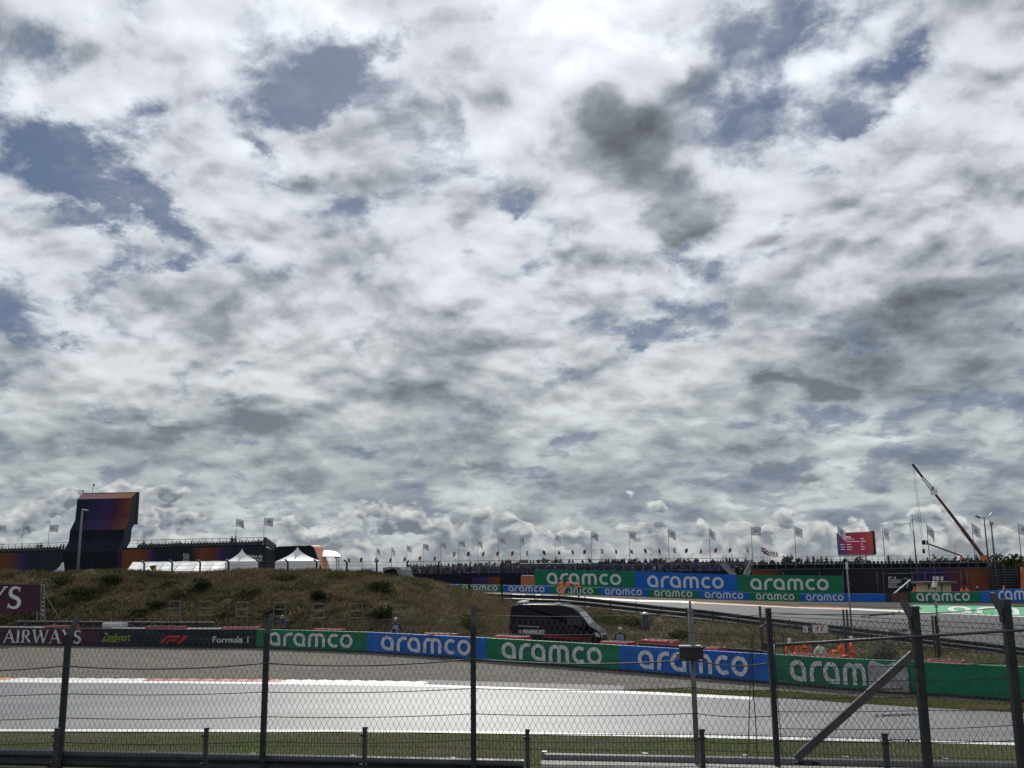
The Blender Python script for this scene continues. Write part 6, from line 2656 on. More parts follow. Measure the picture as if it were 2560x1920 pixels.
# marshal group behind the right banners
lean = pose(chest=V3(-.05, -.16, 1.25), neck=V3(-.08, -.30, 1.40), head=V3(-.10, -.38, 1.53), r_sh=V3(-.25, -.20, 1.34), l_sh=V3(.11, -.22, 1.36), r_el=V3(-.34, -.38, 1.10), r_wr=V3(-.26, -.52, .92), l_el=V3(.18, -.42, 1.12), l_wr=V3(.08, -.56, .94))
bend = pose(pelvis=V3(0, .10, .90), chest=V3(0, -.22, 1.10), neck=V3(0, -.42, 1.12), head=V3(0, -.56, 1.10), sh=V3(.18, -.34, 1.10), el=V3(.22, -.42, .84), wr=V3(.16, -.50, .62))
sit = pose(pelvis=V3(0, .05, .50), chest=V3(0, 0, .84), neck=V3(0, -.02, 1.04), head=V3(0, -.05, 1.20), sh=V3(.185, 0, .96), el=V3(.25, -.10, .72), wr=V3(.16, -.32, .62), hip=V3(.10, .02, .48), kn=V3(.13, -.42, .50), an=V3(.13, -.44, .09), toe=V3(.14, -.60, .035))


def backpack(t, ps):
    p = ps['chest']
    b = MB()
    b.box(p + V3(0, .20, 0), (.30, .16, .42))
    b.tube([p + V3(-.12, .1, .2), p + V3(-.13, -.13, .12), p + V3(-.13, -.1, -.18)], .02, 5)
    b.build('backpack', M_BK, t, world=False)


rows_ = [(1933, 1595, 1.72, pose(), M_WHITEC, M_OR, ('cap', M_WHITEC), 1.9, 'marshal with white shirt and backpack half hidden by the gate post', backpack),
         (1992, 1593, 1.68, lean, M_OR, M_OR, ('cap', M_WHITEC), -.6, 'marshal in orange suit and white cap leaning over, beside the gate post', None),
         (2015, 1607, 1.18, bend, M_OR, M_OR, ('hair', M_BROWNHAIR), 2.9, 'marshal in orange suit bent forward with head hidden', None),
         (2057, 1603, 1.70, pose(), M_WHITEC, M_OR, ('cap', M_BK), .3, 'marshal in white shirt and black cap in the middle of the group', None),
         (2078, 1622, 1.22, bend, M_OR, M_OR, ('hair', M_BROWNHAIR), .6, 'marshal in orange suit stooping right of the black capped one', None),
         (2110, 1603, 1.68, pose(wr=V3(.16, -.25, 1.0)), M_OR, M_OR, ('hair', M_BROWNHAIR), .7, 'dark haired marshal in orange standing second from the right of the group', None),
         (2134, 1593, 1.74, pose(wr=V3(.18, -.2, 1.0)), M_OR, M_OR, ('hair', M_GREYHAIR), 1.2, 'grey haired marshal in orange suit at the right end of the group', None)]
for x, yh, h, ps, top, tr, hd, rz, lab, ex in rows_:
    b0 = base_pt(x).y

    def belt(t, ps, ex=ex):
        p = ps['pelvis'].lerp(ps['chest'], .12)
        MB().grid([[p + V3(math.cos(2 * PI * i / 12) * .165, math.sin(2 * PI * i / 12) * .125, z) for i in range(13)] for z in (-.02, .02)]).build('belt', M_BK, t, world=False)
        if ex:
            ex(t, ps)
    person(lab, place(x, yh, h, b0 + 2.2, b0 + 14), rz, ps, top, tr, head=hd, extra=belt)

# marshals seen over the far right boards
ex_ = [(2284, 1459, 'marshal in orange cape beside the raised boom pole', M_OR, ('hair', M_OR), .2), (2402, 1467, 'orange clad marshal behind the right green board, left of a pair', M_OR, ('hair', M_DKHAIR), .6),
       (2415, 1467, 'orange clad marshal behind the right green board, right of a pair', M_OR, ('hair', M_DKHAIR), -.4), (2441, 1465, 'person in dark clothes with a pale cap behind the join of the right boards', M_DK, ('cap', M_STRAW), .2),
       (2507, 1460, 'marshal in orange hood above the right blue board', M_OR, ('hair', M_OR), 1.0)]
std_or = body_mesh(pose(el=V3(.27, .0, 1.15)), [M_SKIN, M_OR, M_OR, M_SHOE], lod=1)
for x, yh, lab, top, hd, rz in ex_:
    ps = pose(el=V3(.27, .0, 1.15))
    bY = col_pt(R_B2, x).y
    g = place(x, yh, 1.75, bY + 1.2, bY + 22)
    person(lab, g, rz, ps, top, top, head=hd, lod=1, mesh=std_or if top is M_OR else None)

# spectators on the stands, dark against the sky
sp_ps = [pose(el=V3(.27, .02, 1.15)), pose(l_el=V3(.36, -.05, 1.2), l_wr=V3(.16, -.22, 1.18), r_el=V3(-.25, .04, 1.12)), sit, pose(r_el=V3(-.38, .02, 1.30), r_wr=V3(-.16, -.12, 1.55))]
sp_me = [body_mesh(p, [M_SKIN, M_BK, M_DK, M_SHOE], lod=1) for p in sp_ps]
sp_me2 = [m.copy() for m in sp_me]
for m in sp_me2:
    m.materials[1] = M_SHIRTB
hair_me = [cap_mesh(p, M_DKHAIR, False, True) for p in sp_ps]
SR = [(2019, 1390, 0, 'leftmost of the group left of the screen'), (2033, 1389.5, 1, 'second of the group left of the screen'), (2044, 1394, 2, 'lower one third from the left near the screen'), (2053, 1390, 0, 'fourth from the left near the screen'),
      (2065, 1391, 1, 'fifth from the left near the screen'), (2078, 1397, 2, 'sitting below the left edge of the screen'), (2093, 1400, 2, 'sitting low under the red screen'), (2170, 1400, 2, 'sitting right of the screen truss'), (2220, 1387, 0, 'standing alone right of the red screen'),
      (2261, 1397, 2, 'sitting left of the aerial mast'), (2274, 1394, 3, 'leaning left of the aerial mast'), (2304, 1400, 2, 'sitting right of the aerial mast'), (2441, 1386, 0, 'standing in front of the crane boom')]
for k, (x, y, kind, w) in enumerate(SR):
    Y = Yq + 2.6
    h = 1.72 if kind != 2 else 1.3
    z = P(x, y, Y).z - h
    p = P(x, y, Y)
    t = thing('person', 'dark spectator on the right stand, ' + w, 'person', (p.x, p.y, z), 3.1 + .5 * math.sin(k * 2.1), 'spectators on the right stand')
    put('body', (sp_me if k % 3 else sp_me2)[kind], t)
    put('hair', hair_me[kind], t)
SLL = [(95, 1358, 2, 'left of a pair beside the tower'), (103, 1357.5, 2, 'right of a pair left of the tower'), (152, 1360, 2, 'next to the left edge of the tower'), (159, 1361, 2, 'touching the left edge of the tower'), (359, 1351, 0, 'just right of the tower'), (377, 1357, 2, 'second right of the tower'),
       (441, 1353, 2, 'left of a middle pair'), (450, 1352, 2, 'right of a middle pair'), (479, 1353, 2, 'sitting above the printed block'), (580, 1341, 0, 'standing, left of two beside a flag pole'), (589, 1341, 1, 'standing, right of two beside a flag pole'), (604, 1352, 2, 'sitting right of the flag pole'),
       (646, 1347, 2, 'near the right end of the stand'), (663, 1343, 1, 'at the right end of the stand')]
for k, (x, y, kind, w) in enumerate(SLL):
    Y = stand_Y(x) + 2.4
    h = 1.72 if kind != 2 else 1.3
    p = P(x, y, Y)
    t = thing('person', 'dark spectator on the left stand, ' + w, 'person', (p.x, p.y, p.z - h), 3.0 + .6 * math.sin(k * 1.7), 'spectators on the left stand')
    put('body', (sp_me if k % 2 else sp_me2)[kind], t)
    put('hair', hair_me[kind], t)
p = P(2207.5 - 640, 1393, Yw + 28)
p = P(1472, 1393, Yw + 28)
t = thing('person', 'lone dark figure standing on the roof edge of the middle stand', 'person', p - V3(0, 0, 1.72), 2.0)
put('body', sp_me[1], t)
put('hair', hair_me[1], t)


# seated crowd on the middle stand: one mass of small figures
def crowd(name, spots, label):
    V, F, C = [], [], []
    r = np.random.default_rng(5)
    pal = np.array([(.014, .016, .022), (.032, .036, .046), (.10, .10, .115), (.22, .06, .03), (.02, .03, .10), (.06, .05, .045), (.10, .02, .02), (.40, .40, .40)])
    wgt = np.array([.42, .22, .06, .06, .1, .1, .03, .01])
    for p in spots:
        n0 = len(V)
        c = pal[r.choice(8, p=wgt / wgt.sum())]
        s = r.uniform(.9, 1.1)
        prof = [(0, .22, .16, 0), (.30, .24, .16, 0), (.52, .23, .14, 0), (.60, .08, .08, 0), (.64, .10, .11, 1), (.76, .11, .12, 1), (.86, .04, .05, 1)]
        sk = np.array([(.13, .09, .07), (.03, .025, .025), (.4, .4, .4)][r.choice(3, p=[.4, .53, .07])])
        for z, a, b_, hd in prof:
            for i in range(6):
                an = i * PI / 3
                V.append((p[0] + math.cos(an) * a * s, p[1] + math.sin(an) * b_ * s, p[2] + z * s))
                C.append(sk if hd else c)
        for j in range(6):
            for i in range(6):
                k = (i + 1) % 6
                F.append((n0 + j * 6 + i, n0 + j * 6 + k, n0 + j * 6 + 6 + k, n0 + j * 6 + 6 + i))
    o = put(name, fast_mesh(name, np.array(V), np.array(F), mat('crowd_clothes', (1, 1, 1), None, attr='col', rough=.8), np.array(C)))
    tag(o, label, 'crowd', kind='stuff')
    return o


sp = []
for k in range(9):
    for x in np.arange(1020 if k < 6 else 1255, 1880, 3.6):
        dens = .34 if x < 1330 else (.15 if x < 1500 else .14)
        if 1515 < x < 1660:
            dens = .3
        if RNG.random() < dens:
            y = 1433 - (x - 1015) * .010 - k * 2.6
            sp.append(P(x + RNG.uniform(-1, 1), y + .3, Yw + 1.6 + k * 3.0))
for x in np.arange(1822, 1876, 3.0):
    for k in range(3):
        if RNG.random() < .6:
            sp.append(P(x, 1421 + k * 5 + 2, Yst + 3 - k))
crowd('seated_crowd', sp, 'mass of tiny spectators seated on the blue seats of the middle stand')


# ------------------------------------------------------------------ black van
def build_van():
    M_BODY = mat('black_car_paint', (.006, .008, .012), (.004, .005, .008), 3, .34, rvar=.05, spec=.22)
    M_GLASS = mat('tinted_glass', (.012, .016, .018), None, rough=.06, spec=.4)
    M_PLAST = mat('black_plastic', (.015, .015, .017), None, rough=.5)
    M_LAMP = mat('lamp_glass', (.45, .47, .5), None, rough=.12, spec=.8)
    M_RED = mat('red_wrap', (.20, .012, .018), None, rough=.4)
    M_WHT = mat('white_wrap', (.62, .62, .63), None, rough=.45)
    M_RIM = mat('alloy', (.12, .125, .13), None, rough=.4, metal=.9)
    yaw = math.radians(-17)
    Yv_ = 56.5
    g = ground_at(1385, Yv_)
    rear = P(1271, 1560, Yv_ + .9)
    loc = Vector((rear.x + .3, Yv_ + .9, P(1300, 1511, Yv_).z - 2.62))
    t = thing('van', 'black high roof van with a red side stripe parked behind the green banner', 'van', loc, yaw)
    prof = [(.04, .42), (.0, .9), (.03, 1.6), (.10, 2.42), (.20, 2.56), (.5, 2.62), (1.6, 2.63), (2.7, 2.61), (3.4, 2.53), (3.80, 2.40), (4.08, 2.18), (4.36, 1.84), (4.64, 1.52), (4.86, 1.36), (5.12, 1.22), (5.28, 1.06), (5.35, .82), (5.36, .5), (5.28, .34), (4.2, .30), (2.0, .30), (.3, .32)]

    def wid(x, z):
        w = .985 - .105 * max(0.0, (z - 1.2) / 1.4)
        return w * (1 - .16 * max(0.0, (x - 4.75) / .61) ** 1.6)
    b = MB()
    rows = []
    for s in (-1, -.975, -.9, -.5, 0, .5, .9, .975, 1):
        k = {1: .045, .975: .012, .9: 0.0}.get(abs(s), -.012 if abs(s) < .6 else 0)
        row = []
        for x, z in prof:
            cx, cz = 2.7, 1.4
            dx, dz = cx - x, cz - z
            l = math.hypot(dx, dz)
            x2, z2 = x + dx / l * k, z + dz / l * k
            row.append((x2, s * wid(x, z), z2))
        rows.append(row + [row[0]])
    b.smooth = True
    b.grid(rows)
    b.smooth = False
    b.poly(rows[0][:-1])
    b.poly(rows[-1][:-1][::-1])
    body = b.build('body', M_BODY, t, world=False)

    def side(poly, name, m, lift=.012, parent=t):
        bb = MB()
        f = [(x, -(wid(x, z) + lift), z) for x, z in poly]
        k = [(x, -(wid(x, z) - .01), z) for x, z in poly]
        bb.poly(f)
        n = len(f)
        for i in range(n):
            j = (i + 1) % n
            bb.poly([f[j], f[i], k[i], k[j]])
        return bb.build(name, m, parent, world=False)
    side([(3.42, 1.50), (4.50, 1.46), (4.18, 1.86), (3.98, 2.06), (3.46, 2.10)], 'side_window', M_GLASS)
    side([(3.36, .42), (3.375, .42), (3.375, 2.3), (3.36, 2.3)], 'door_gap', M_PLAST, .002)
    side([(1.95, .42), (1.965, .42), (1.965, 2.4), (1.95, 2.4)], 'door_gap', M_PLAST, .002)
    side([(3.46, 1.16), (3.66, 1.16), (3.66, 1.21), (3.46, 1.21)], 'door_handle', M_PLAST, .03)
    side([(2.05, 1.02), (4.75, .80), (4.85, .62), (2.05, .80)], 'red_stripe', M_RED, .006)
    side([(.02, 1.22), (.18, 1.22), (.18, .72), (.02, .72)], 'red_stripe', M_RED, .006)
    side([(.55, 1.46), (1.85, 1.40), (1.85, 1.365), (.55, 1.425)], 'reflective_strip', M_GREYTAPE, .006)
    side([(3.35, .50), (3.75, .50), (3.75, .55), (3.35, .55)], 'side_marker', M_WHT, .01)
    pol, wd = text_polys('MAMMOET', 0, .05)
    b = MB()
    lay(b, pol, lambda u, v, l: (.86 + 1.3 * u / wd, -(wid(1, 1.1) + .014 + l), 1.03 + .22 * v - .03 * u / wd))
    b.build('words_print', M_WHT, t, world=False)['kind'] = 'stuff'
    b = MB()
    for q in strip(arc(.70, 1.10, .075, .085, 20, 200, 8), .03) + strip([(.64, 1.04), (.64, 1.16)], .03) + strip([(.70, 1.04), (.70, 1.13)], .03) + strip([(.76, 1.04), (.77, 1.2)], .035) + strip([(.56, 1.16), (.62, 1.2)], .03):
        b.poly([(x, -(wid(x, z) + .014), z) for x, z in q])
    b.build('logo', M_WHT, t, world=False)
    # windscreen, bonnet line, lamps and grille
    b = MB()
    rows = []
    for s in (-.86, -.5, 0, .5, .86):
        rows.append([(x + .018, s * wid(x, z), z + .012) for x, z in ((4.08, 2.18), (4.36, 1.84), (4.62, 1.54))])
    b.smooth = True
    b.grid(rows)
    b.build('windscreen', mat('windscreen_glass', (.42, .44, .45), None, rough=.22, spec=1.0, metal=.75), t, world=False)  # base paled and made metallic to imitate sky reflected in the glass
    for s in (-1, 1):
        b = MB()
        b.grid([[(5.02, s * (wid(5.0, 1.0) + .015), 1.12), (5.22, s * (wid(5.25, 1.0) + .012), 1.05), (5.335, s * .60, 1.02)],
                [(5.05, s * (wid(5.0, .9) + .015), .90), (5.26, s * (wid(5.26, .85) + .014), .84), (5.375, s * .60, .82)]])
        b.build('headlight', M_LAMP, t, world=False)
        MB().box((4.28, s * 1.12, 1.50), (.12, .22, .30)).build('wing_mirror', M_PLAST, t, world=False)
    b = MB()
    for z in (.76, .86, .96):
        b.box((5.375, 0, z), (.05, 1.05, .045))
    b.build('grille', M_RIM, t, world=False)
    MB().box((5.385, 0, .87), (.045, .16, .16)).build('badge', M_RIM, t, world=False)
    MB().box((5.36, 0, .47), (.12, 1.66, .22)).build('bumper', M_PLAST, t, world=False)
    MB().box((5.425, 0, .50), (.01, .52, .11)).build('number_plate', mat('plate_yellow', (.60, .45, .04), None, rough=.5), t, world=False)
    # wheels
    for x in (.95, 4.45):
        for s in (-1, 1):
            w = MB().lathe((x, s * .885, .34), [(-.11, .25), (-.10, .32), (-.07, .345), (.07, .345), (.10, .32), (.11, .25)], 20, axis=Vector((0, 1, 0))).build('wheel', M_RUBBER, t, world=False)
            MB().lathe((x, s * .885, .34), [(-.115, .22), (-.09, .24), (.09, .24), (.115, .22)], 14, axis=Vector((0, 1, 0))).build('rim', M_RIM, w, world=False)
            MB().lathe((x, s * .86, .38), [(-.13, .40), (.128, .41)], 18, axis=Vector((0, s, 0))).build('wheel_arch', M_PLAST, t, world=False)
    # roof things
    MB().box((.62, 0, 2.74), (.34, 1.3, .10)).build('light_bar', M_WHT, t, world=False)
    b = MB()
    for y in (-.5, .5):
        b.box((.62, y, 2.66), (.08, .08, .10))
    b.build('light_bar_foot', M_PLAST, t, world=False)
    b = MB()
    b.box((2.75, -.3, 2.65), (.34, .34, .05))
    b.build('roof_vent', M_GREYTAPE, t, world=False)
    for y in (-.72, .72):
        MB().box((1.95, y, 2.63), (2.6, .05, .05)).build('roof_rail', M_GALV, t, world=False)
    return t


build_van()


# ------------------------------------------------------------------ plants
def leaf_shader(name, attr='col', transl=.35):
    m = bpy.data.materials.new(name)
    m.use_nodes = True
    tr = m.node_tree
    tr.nodes.clear()
    N = NT(tr)
    c = N.new('ShaderNodeAttribute', attribute_name=attr).outputs['Color']
    df, tl, mx, out = N.new('ShaderNodeBsdfDiffuse'), N.new('ShaderNodeBsdfTranslucent'), N.new('ShaderNodeMixShader'), N.new('ShaderNodeOutputMaterial')
    N.put(df.inputs[0], c)
    N.put(tl.inputs[0], c)
    mx.inputs[0].default_value = transl
    tr.links.new(df.outputs[0], mx.inputs[1])
    tr.links.new(tl.outputs[0], mx.inputs[2])
    tr.links.new(mx.outputs[0], out.inputs[0])
    return m


M_BLADE = leaf_shader('grass_blades')
M_LEAF = leaf_shader('leaves')
ROWARR = np.array([[tuple(p) for p in r] for r in ROWS])
XARR = np.array(XS, dtype=float)


def terrain_points(x, r):
    """Ground points for photo columns x and fractional row numbers r."""
    i = np.clip(np.searchsorted(XARR, x) - 1, 0, len(XARR) - 2)
    fx = ((x - XARR[i]) / (XARR[i + 1] - XARR[i]))[:, None]
    j = np.clip(r.astype(int), 0, len(ROWS) - 2)
    fr = (r - j)[:, None]
    a = ROWARR[j, i] * (1 - fx) + ROWARR[j, i + 1] * fx
    b = ROWARR[j + 1, i] * (1 - fx) + ROWARR[j + 1, i + 1] * fx
    return a * (1 - fr) + b * fr


def vnoise(p, s, seed=0):
    """Cheap smooth value noise on x, y."""
    r = np.random.default_rng(seed).random((64, 64))
    q = p[:, :2] * s + 1000
    i = np.floor(q).astype(int)
    f = q - i
    f = f * f * (3 - 2 * f)
    a, b = i[:, 0] % 64, i[:, 1] % 64
    a1, b1 = (a + 1) % 64, (b + 1) % 64
    return (r[a, b] * (1 - f[:, 0]) + r[a1, b] * f[:, 0]) * (1 - f[:, 1]) + (r[a, b1] * (1 - f[:, 0]) + r[a1, b1] * f[:, 0]) * f[:, 1]


def tufts(name, base, nb, h0, h1, spread, width, colf, label, lean=(.25, .0), kindname='grass'):
    n = len(base)
    P0 = np.repeat(base, nb, axis=0)
    m = n * nb
    hh = np.repeat(RNG.uniform(h0, h1, n), nb) * RNG.uniform(.6, 1.15, m)
    ang = RNG.uniform(0, 2 * PI, m)
    rad = RNG.uniform(.0, 1.0, m) ** .7 * spread
    foot = P0 + np.c_[np.cos(ang) * rad * .45, np.sin(ang) * rad * .45, np.full(m, -.03)]
    out = RNG.uniform(.15, .75, m)
    tip = foot + np.c_[(np.cos(ang) * out + lean[0]) * hh, (np.sin(ang) * out + lean[1]) * hh, hh * RNG.uniform(.75, 1.0, m)]
    mid = foot * .45 + tip * .55 + np.c_[np.zeros(m), np.zeros(m), hh * .13]
    wv = np.c_[np.cos(ang + 1.57), np.sin(ang + 1.57), np.zeros(m)]
    wv[:, 0] = np.where(np.abs(wv[:, 0]) < .35, .5, wv[:, 0])
    ww = (width * RNG.uniform(.6, 1.3, m))[:, None]
    V = np.stack([foot - wv * ww, foot + wv * ww, mid + wv * ww * .8, mid - wv * ww * .8, tip], axis=1)
    i = np.arange(m)[:, None] * 5
    F = np.concatenate([i + np.array([[0, 1, 2]]), i + np.array([[0, 2, 3]]), i + np.array([[3, 2, 4]])], axis=0)
    col = np.repeat(colf(base), nb, axis=0) * RNG.uniform(.65, 1.3, m)[:, None]
    C = np.repeat(col, 5, axis=0)
    o = put(name, fast_mesh(name, V.reshape(-1, 3), F, M_BLADE, C))
    tag(o, label, kindname, kind='stuff')
    return o


STRAW, TAN, OLIVE, GREENA, RUST = map(np.array, ((.250, .208, .132), (.142, .114, .070), (.096, .086, .047), (.055, .062, .032), (.100, .068, .050)))


def dune_colour(p):
    a, b, c = vnoise(p * [1, 1.6, 1], .16, 1), vnoise(p * [1, 1.8, 1], .42, 2), vnoise(p, 1.3, 3)
    f = np.clip((a * .5 + b * .5 - .42) * 3.0, 0, 1)[:, None]
    col = TAN * (1 - f) + OLIVE * f
    g = np.clip((b - .68) * 6, 0, 1)[:, None]
    col = col * (1 - g) + GREENA * g
    s = np.clip((c * .6 + a * .4 - .58) * 5, 0, 1)[:, None] * .8
    col = col * (1 - s) + STRAW * s
    r = np.clip((vnoise(p, .5, 9) - .82) * 8, 0, 1)[:, None]
    col = col * (1 - r) + RUST * r
    # drier towards the right flank
    d = np.clip((px_cols(p) - 900) / 500, 0, 1)[:, None] * np.clip((1700 - px_cols(p)) / 300, 0, 1)[:, None]
    return col * (1 - .5 * d) + (STRAW * .85) * (.5 * d)


def px_cols(p):
    return 1280 + 2400 * p[:, 0] / p[:, 1]


n = 34000
x = RNG.uniform(-160, 1520, n)
t_ = RNG.uniform(0, 1, n) ** .8
r = R_BACK + .0 + t_ * (R_DOWN - R_BACK + .5)
b = terrain_points(x, r)
keep = (vnoise(b, .7, 11) + vnoise(b, .25, 12)) > .38
tufts('dune_grass', b[keep], 8, .18, .52, .30, .020, dune_colour, 'dry brown and olive marram grass covering the dune')
# tall tufts along the skyline
x = RNG.uniform(-120, 1180, 900)
b = terrain_points(x, np.full(900, R_CREST - .35) + RNG.uniform(-.5, .6, 900))
keep = vnoise(b, .35, 14) > .45
tufts('crest_grass', b[keep], 11, .22, .52, .25, .016, dune_colour, 'taller ragged grass along the dune crest', (.35, 0))
# right flank below the guard rail
n = 13000
x = RNG.uniform(1180, 2760, n)
r = R_BACK + RNG.uniform(-.0, 1, n) * (R_CREST - R_BACK)
b = terrain_points(x, r)


def flank_colour(p):
    c = dune_colour(p)
    f = np.clip((px_cols(p) - 1500) / 500, 0, 1)[:, None]
    v = np.clip((vnoise(p, .8, 21) - .35) * 2.2, 0, 1)[:, None]
    return c * (1 - f) + ((OLIVE * 1.1) * (1 - v) + np.array((.24, .22, .13)) * v) * f


tufts('flank_grass', b, 8, .15, .42, .28, .018, flank_colour, 'olive and straw grass between the near banners and the guard rail')
# pale weeds behind the plain green banner
n = 900
x = RNG.uniform(2290, 2720, n)
bb = []
for xx in x:
    p = base_pt(xx)
    k = (p.y + RNG.uniform(1.6, 5.5)) / p.y
    bb.append((p.x * k, p.y * k, ground_at(xx, p.y * k).z if False else -.15))
tufts('pale_weeds', np.array(bb), 12, .45, 1.15, .30, .022, lambda p: np.tile(np.array((.17, .175, .125)), (len(p), 1)) * RNG.uniform(.6, 1.25, (len(p), 1)), 'pale grey green weeds behind the plain green banner', (.1, 0), 'weeds')
# grass beside the track in the foreground
n = 17000
Yg_ = 19.6 + RNG.uniform(0, 1, n) ** .9 * 7.0
xg = RNG.uniform(-120, 2680, n)
lim = np.array([G(v, ymap(v, NEAR_EDGE)).y for v in np.linspace(-400, 2900, 60)])
ok = Yg_ < np.interp(xg, np.linspace(-400, 2900, 60), lim) - .32
b = np.c_[(xg - 1280) / 2400 * Yg_, Yg_, np.full(n, .004)][ok]


def turf_colour(p):
    lim_ = np.interp(px_cols(p), np.linspace(-400, 2900, 60), lim)
    far = np.clip(1 - (lim_ - p[:, 1] - .4) / 2.4, 0, 1)
    a = vnoise(p, .45, 31) * .55 + vnoise(p, 1.7, 32) * .45
    f = np.clip((a - .36) * 2.6 + far * .35, 0, 1)[:, None]
    return np.array((.25, .23, .135)) * (1 - f) + np.array((.165, .22, .055)) * f


tufts('verge_grass', b, 7, .035, .10, .14, .0075, turf_colour, 'short green and straw grass between the track and the rail', (.05, 0))
fr2_ = np.array([tuple(p) for p in line_pts(FAR_EDGE, 1600, 2800, step=1)])
k = RNG.integers(0, len(fr2_), 5200)
b = fr2_[k] + np.c_[np.zeros(5200), RNG.uniform(0.05, 1.0, 5200) ** 1.3 * (0.5 + 1.5 * np.clip(k / 350, 0, 1)), np.zeros(5200)]
tufts('fringe_grass', b, 6, .05, .14, .16, .010, lambda p: np.where(vnoise(p, .9, 41)[:, None] > .45, np.array([[.15, .165, .055]]), np.array([[.22, .19, .10]])), 'thin grass fringe along the far edge of the track', (.05, 0))


# shrubs and trees: leaf clumps spread through an uneven volume
def leaf_cloud(n, lobes, leaf, cols, rng, up=.3):
    V, F, C = [], [], []
    pts, lc = [], []
    for c, r in lobes:
        k = max(int(n * (r[0] * r[1] * r[2]) ** .67 / sum((q[0] * q[1] * q[2]) ** .67 for _, q in lobes)), 6)
        d = rng.normal(size=(k, 3))
        d /= np.linalg.norm(d, axis=1)[:, None]
        rr = rng.uniform(.45, 1.05, k) ** .6
        pts.append(np.array(c) + d * rr[:, None] * np.array(r))
        lc.append(np.tile(cols[rng.integers(0, len(cols))], (k, 1)) * rng.uniform(.7, 1.3, (k, 1)))
    pts, lc = np.concatenate(pts), np.concatenate(lc)
    m = len(pts)
    a = rng.normal(size=(m, 3))
    a /= np.linalg.norm(a, axis=1)[:, None]
    b = np.cross(a, rng.normal(size=(m, 3)))
    b /= np.linalg.norm(b, axis=1)[:, None]
    s = leaf * rng.uniform(.6, 1.4, m)[:, None]
    V = np.stack([pts - a * s, pts + b * s * .6, pts + a * s, pts - b * s * .6], axis=1).reshape(-1, 3)
    F = np.arange(m * 4).reshape(m, 4)
    return V, F, np.repeat(lc, 4, axis=0)


def plant(name, label, cat, loc, w, h, seed, leaf, cols, n=420, group=None, trunk=.06, nl=6, low=0.25, stem_m=None):
    rng = np.random.default_rng(seed)
    t = thing(name, label, cat, loc, 0, group)
    lobes = []
    for k in range(nl):
        a = rng.uniform(0, 2 * PI)
        rad = rng.uniform(0, .62) * w / 2
        rx = rng.uniform(.26, .46) * w / 2 * 1.2
        rz = rng.uniform(.22, .36) * h
        zc = h * rng.uniform(low, .78)
        zc = min(zc, h - rz * .9)
        lobes.append(((math.cos(a) * rad, math.sin(a) * rad, zc), (rx, rx, rz)))
    lobes.append(((0, 0, h * .62), (w * .24, w * .24, h * .36)))
    V, F, C = leaf_cloud(n, lobes, leaf, cols, rng)
    V[:, 2] = np.maximum(V[:, 2], .02)
    put('crown' if cat == 'tree' else 'foliage', fast_mesh('crown' if cat == 'tree' else 'foliage', V, F, M_LEAF, C), t)
    mb = MB()
    mb.tube([(0, 0, -.25), (0, 0, h * .35), (w * .03, 0, h * .7)], [trunk, trunk * .8, trunk * .3], 6)
    for k in range(4):
        c = lobes[k][0]
        mb.tube([(0, 0, h * .12), (c[0] * .5, c[1] * .5, c[2] * .6), c], [trunk * .5, trunk * .4, trunk * .15], 5)
    mb.build('trunk' if cat == 'tree' else 'stem', stem_m or M_BARK, t, world=False)
    return t


M_BARK = mat('bark', (.06, .045, .032), (.04, .03, .022), 6, .9, .01)
DKG = [np.array(c) for c in ((.036, .046, .024), (.028, .038, .020), (.050, .056, .028), (.064, .064, .034))]
OLV = [np.array(c) for c in ((.075, .080, .036), (.060, .070, .030), (.095, .090, .045))]
PALE = [np.array(c) for c in ((.16, .18, .13), (.12, .14, .095), (.21, .225, .165), (.09, .11, .06))]
SHR = [(160, 1466, 74, 32, DKG, 'dark bush right of the maroon billboard'), (278, 1466, 84, 36, DKG, 'dark bush below the foot of the tower, near the dune crest'), (205, 1490, 90, 26, DKG, 'low dark bush on the dune right of the billboard'),
       (425, 1468, 60, 22, OLV, 'olive bush high on the dune below the marquee'), (505, 1478, 64, 38, DKG, 'round dark bush in the middle of the dune'), (392, 1524, 48, 26, DKG, 'small dark bush left of the ladder frames'),
       (445, 1492, 70, 30, OLV, 'olive bush above the second ladder frame'), (622, 1492, 80, 36, OLV, 'broad olive bush left of the standing pair'), (796, 1504, 48, 36, DKG, 'dark bush in the dune centre above the fifth ladder frame'),
       (952, 1480, 70, 32, DKG, 'dark green bush high on the right part of the dune'), (962, 1552, 56, 46, DKG, 'dark bush beside the standing photographer'), (348, 1540, 50, 24, OLV, 'low olive bush at the foot of the dune on the left'),
       (840, 1448, 80, 20, OLV, 'flat olive bush on the crest near the orange flank'), (715, 1452, 80, 22, OLV, 'flat olive bush just below the standing pair'), (1168, 1580, 46, 50, [np.array((.12, .13, .035)), np.array((.09, .10, .03))], 'yellow green weed clump beside the third fence post'),
       (1500, 1560, 120, 34, OLV, 'wide olive scrub behind the nose of the van'), (1580, 1568, 90, 30, OLV, 'olive scrub left of the black lamp hood'), (1700, 1600, 70, 30, OLV, 'olive scrub behind the pale post'), (60, 1500, 60, 20, OLV, 'low bush hidden beside the billboard frame'),
       (900, 1520, 60, 20, OLV, 'olive bush above the sixth ladder frame'), (560, 1545, 60, 22, OLV, 'olive bush between the second and third ladder frames'), (690, 1530, 70, 22, OLV, 'olive bush above the fourth ladder frame')]
for k, (x, y, w, h, cols, lab) in enumerate(SHR):
    g = on_ground(x, y, R_BACK)
    s = g.y / 2400
    plant('dune_shrub', lab, 'shrub', g, w * s * 1.3, h * s * .85, 300 + k, .10, cols, 560, 'shrubs on the dune', .04, 11, .08)
Yb_ = base_pt(2225).y + 3.2
g = ground_at(2225, Yb_)
g.z = max(g.z, -.5)
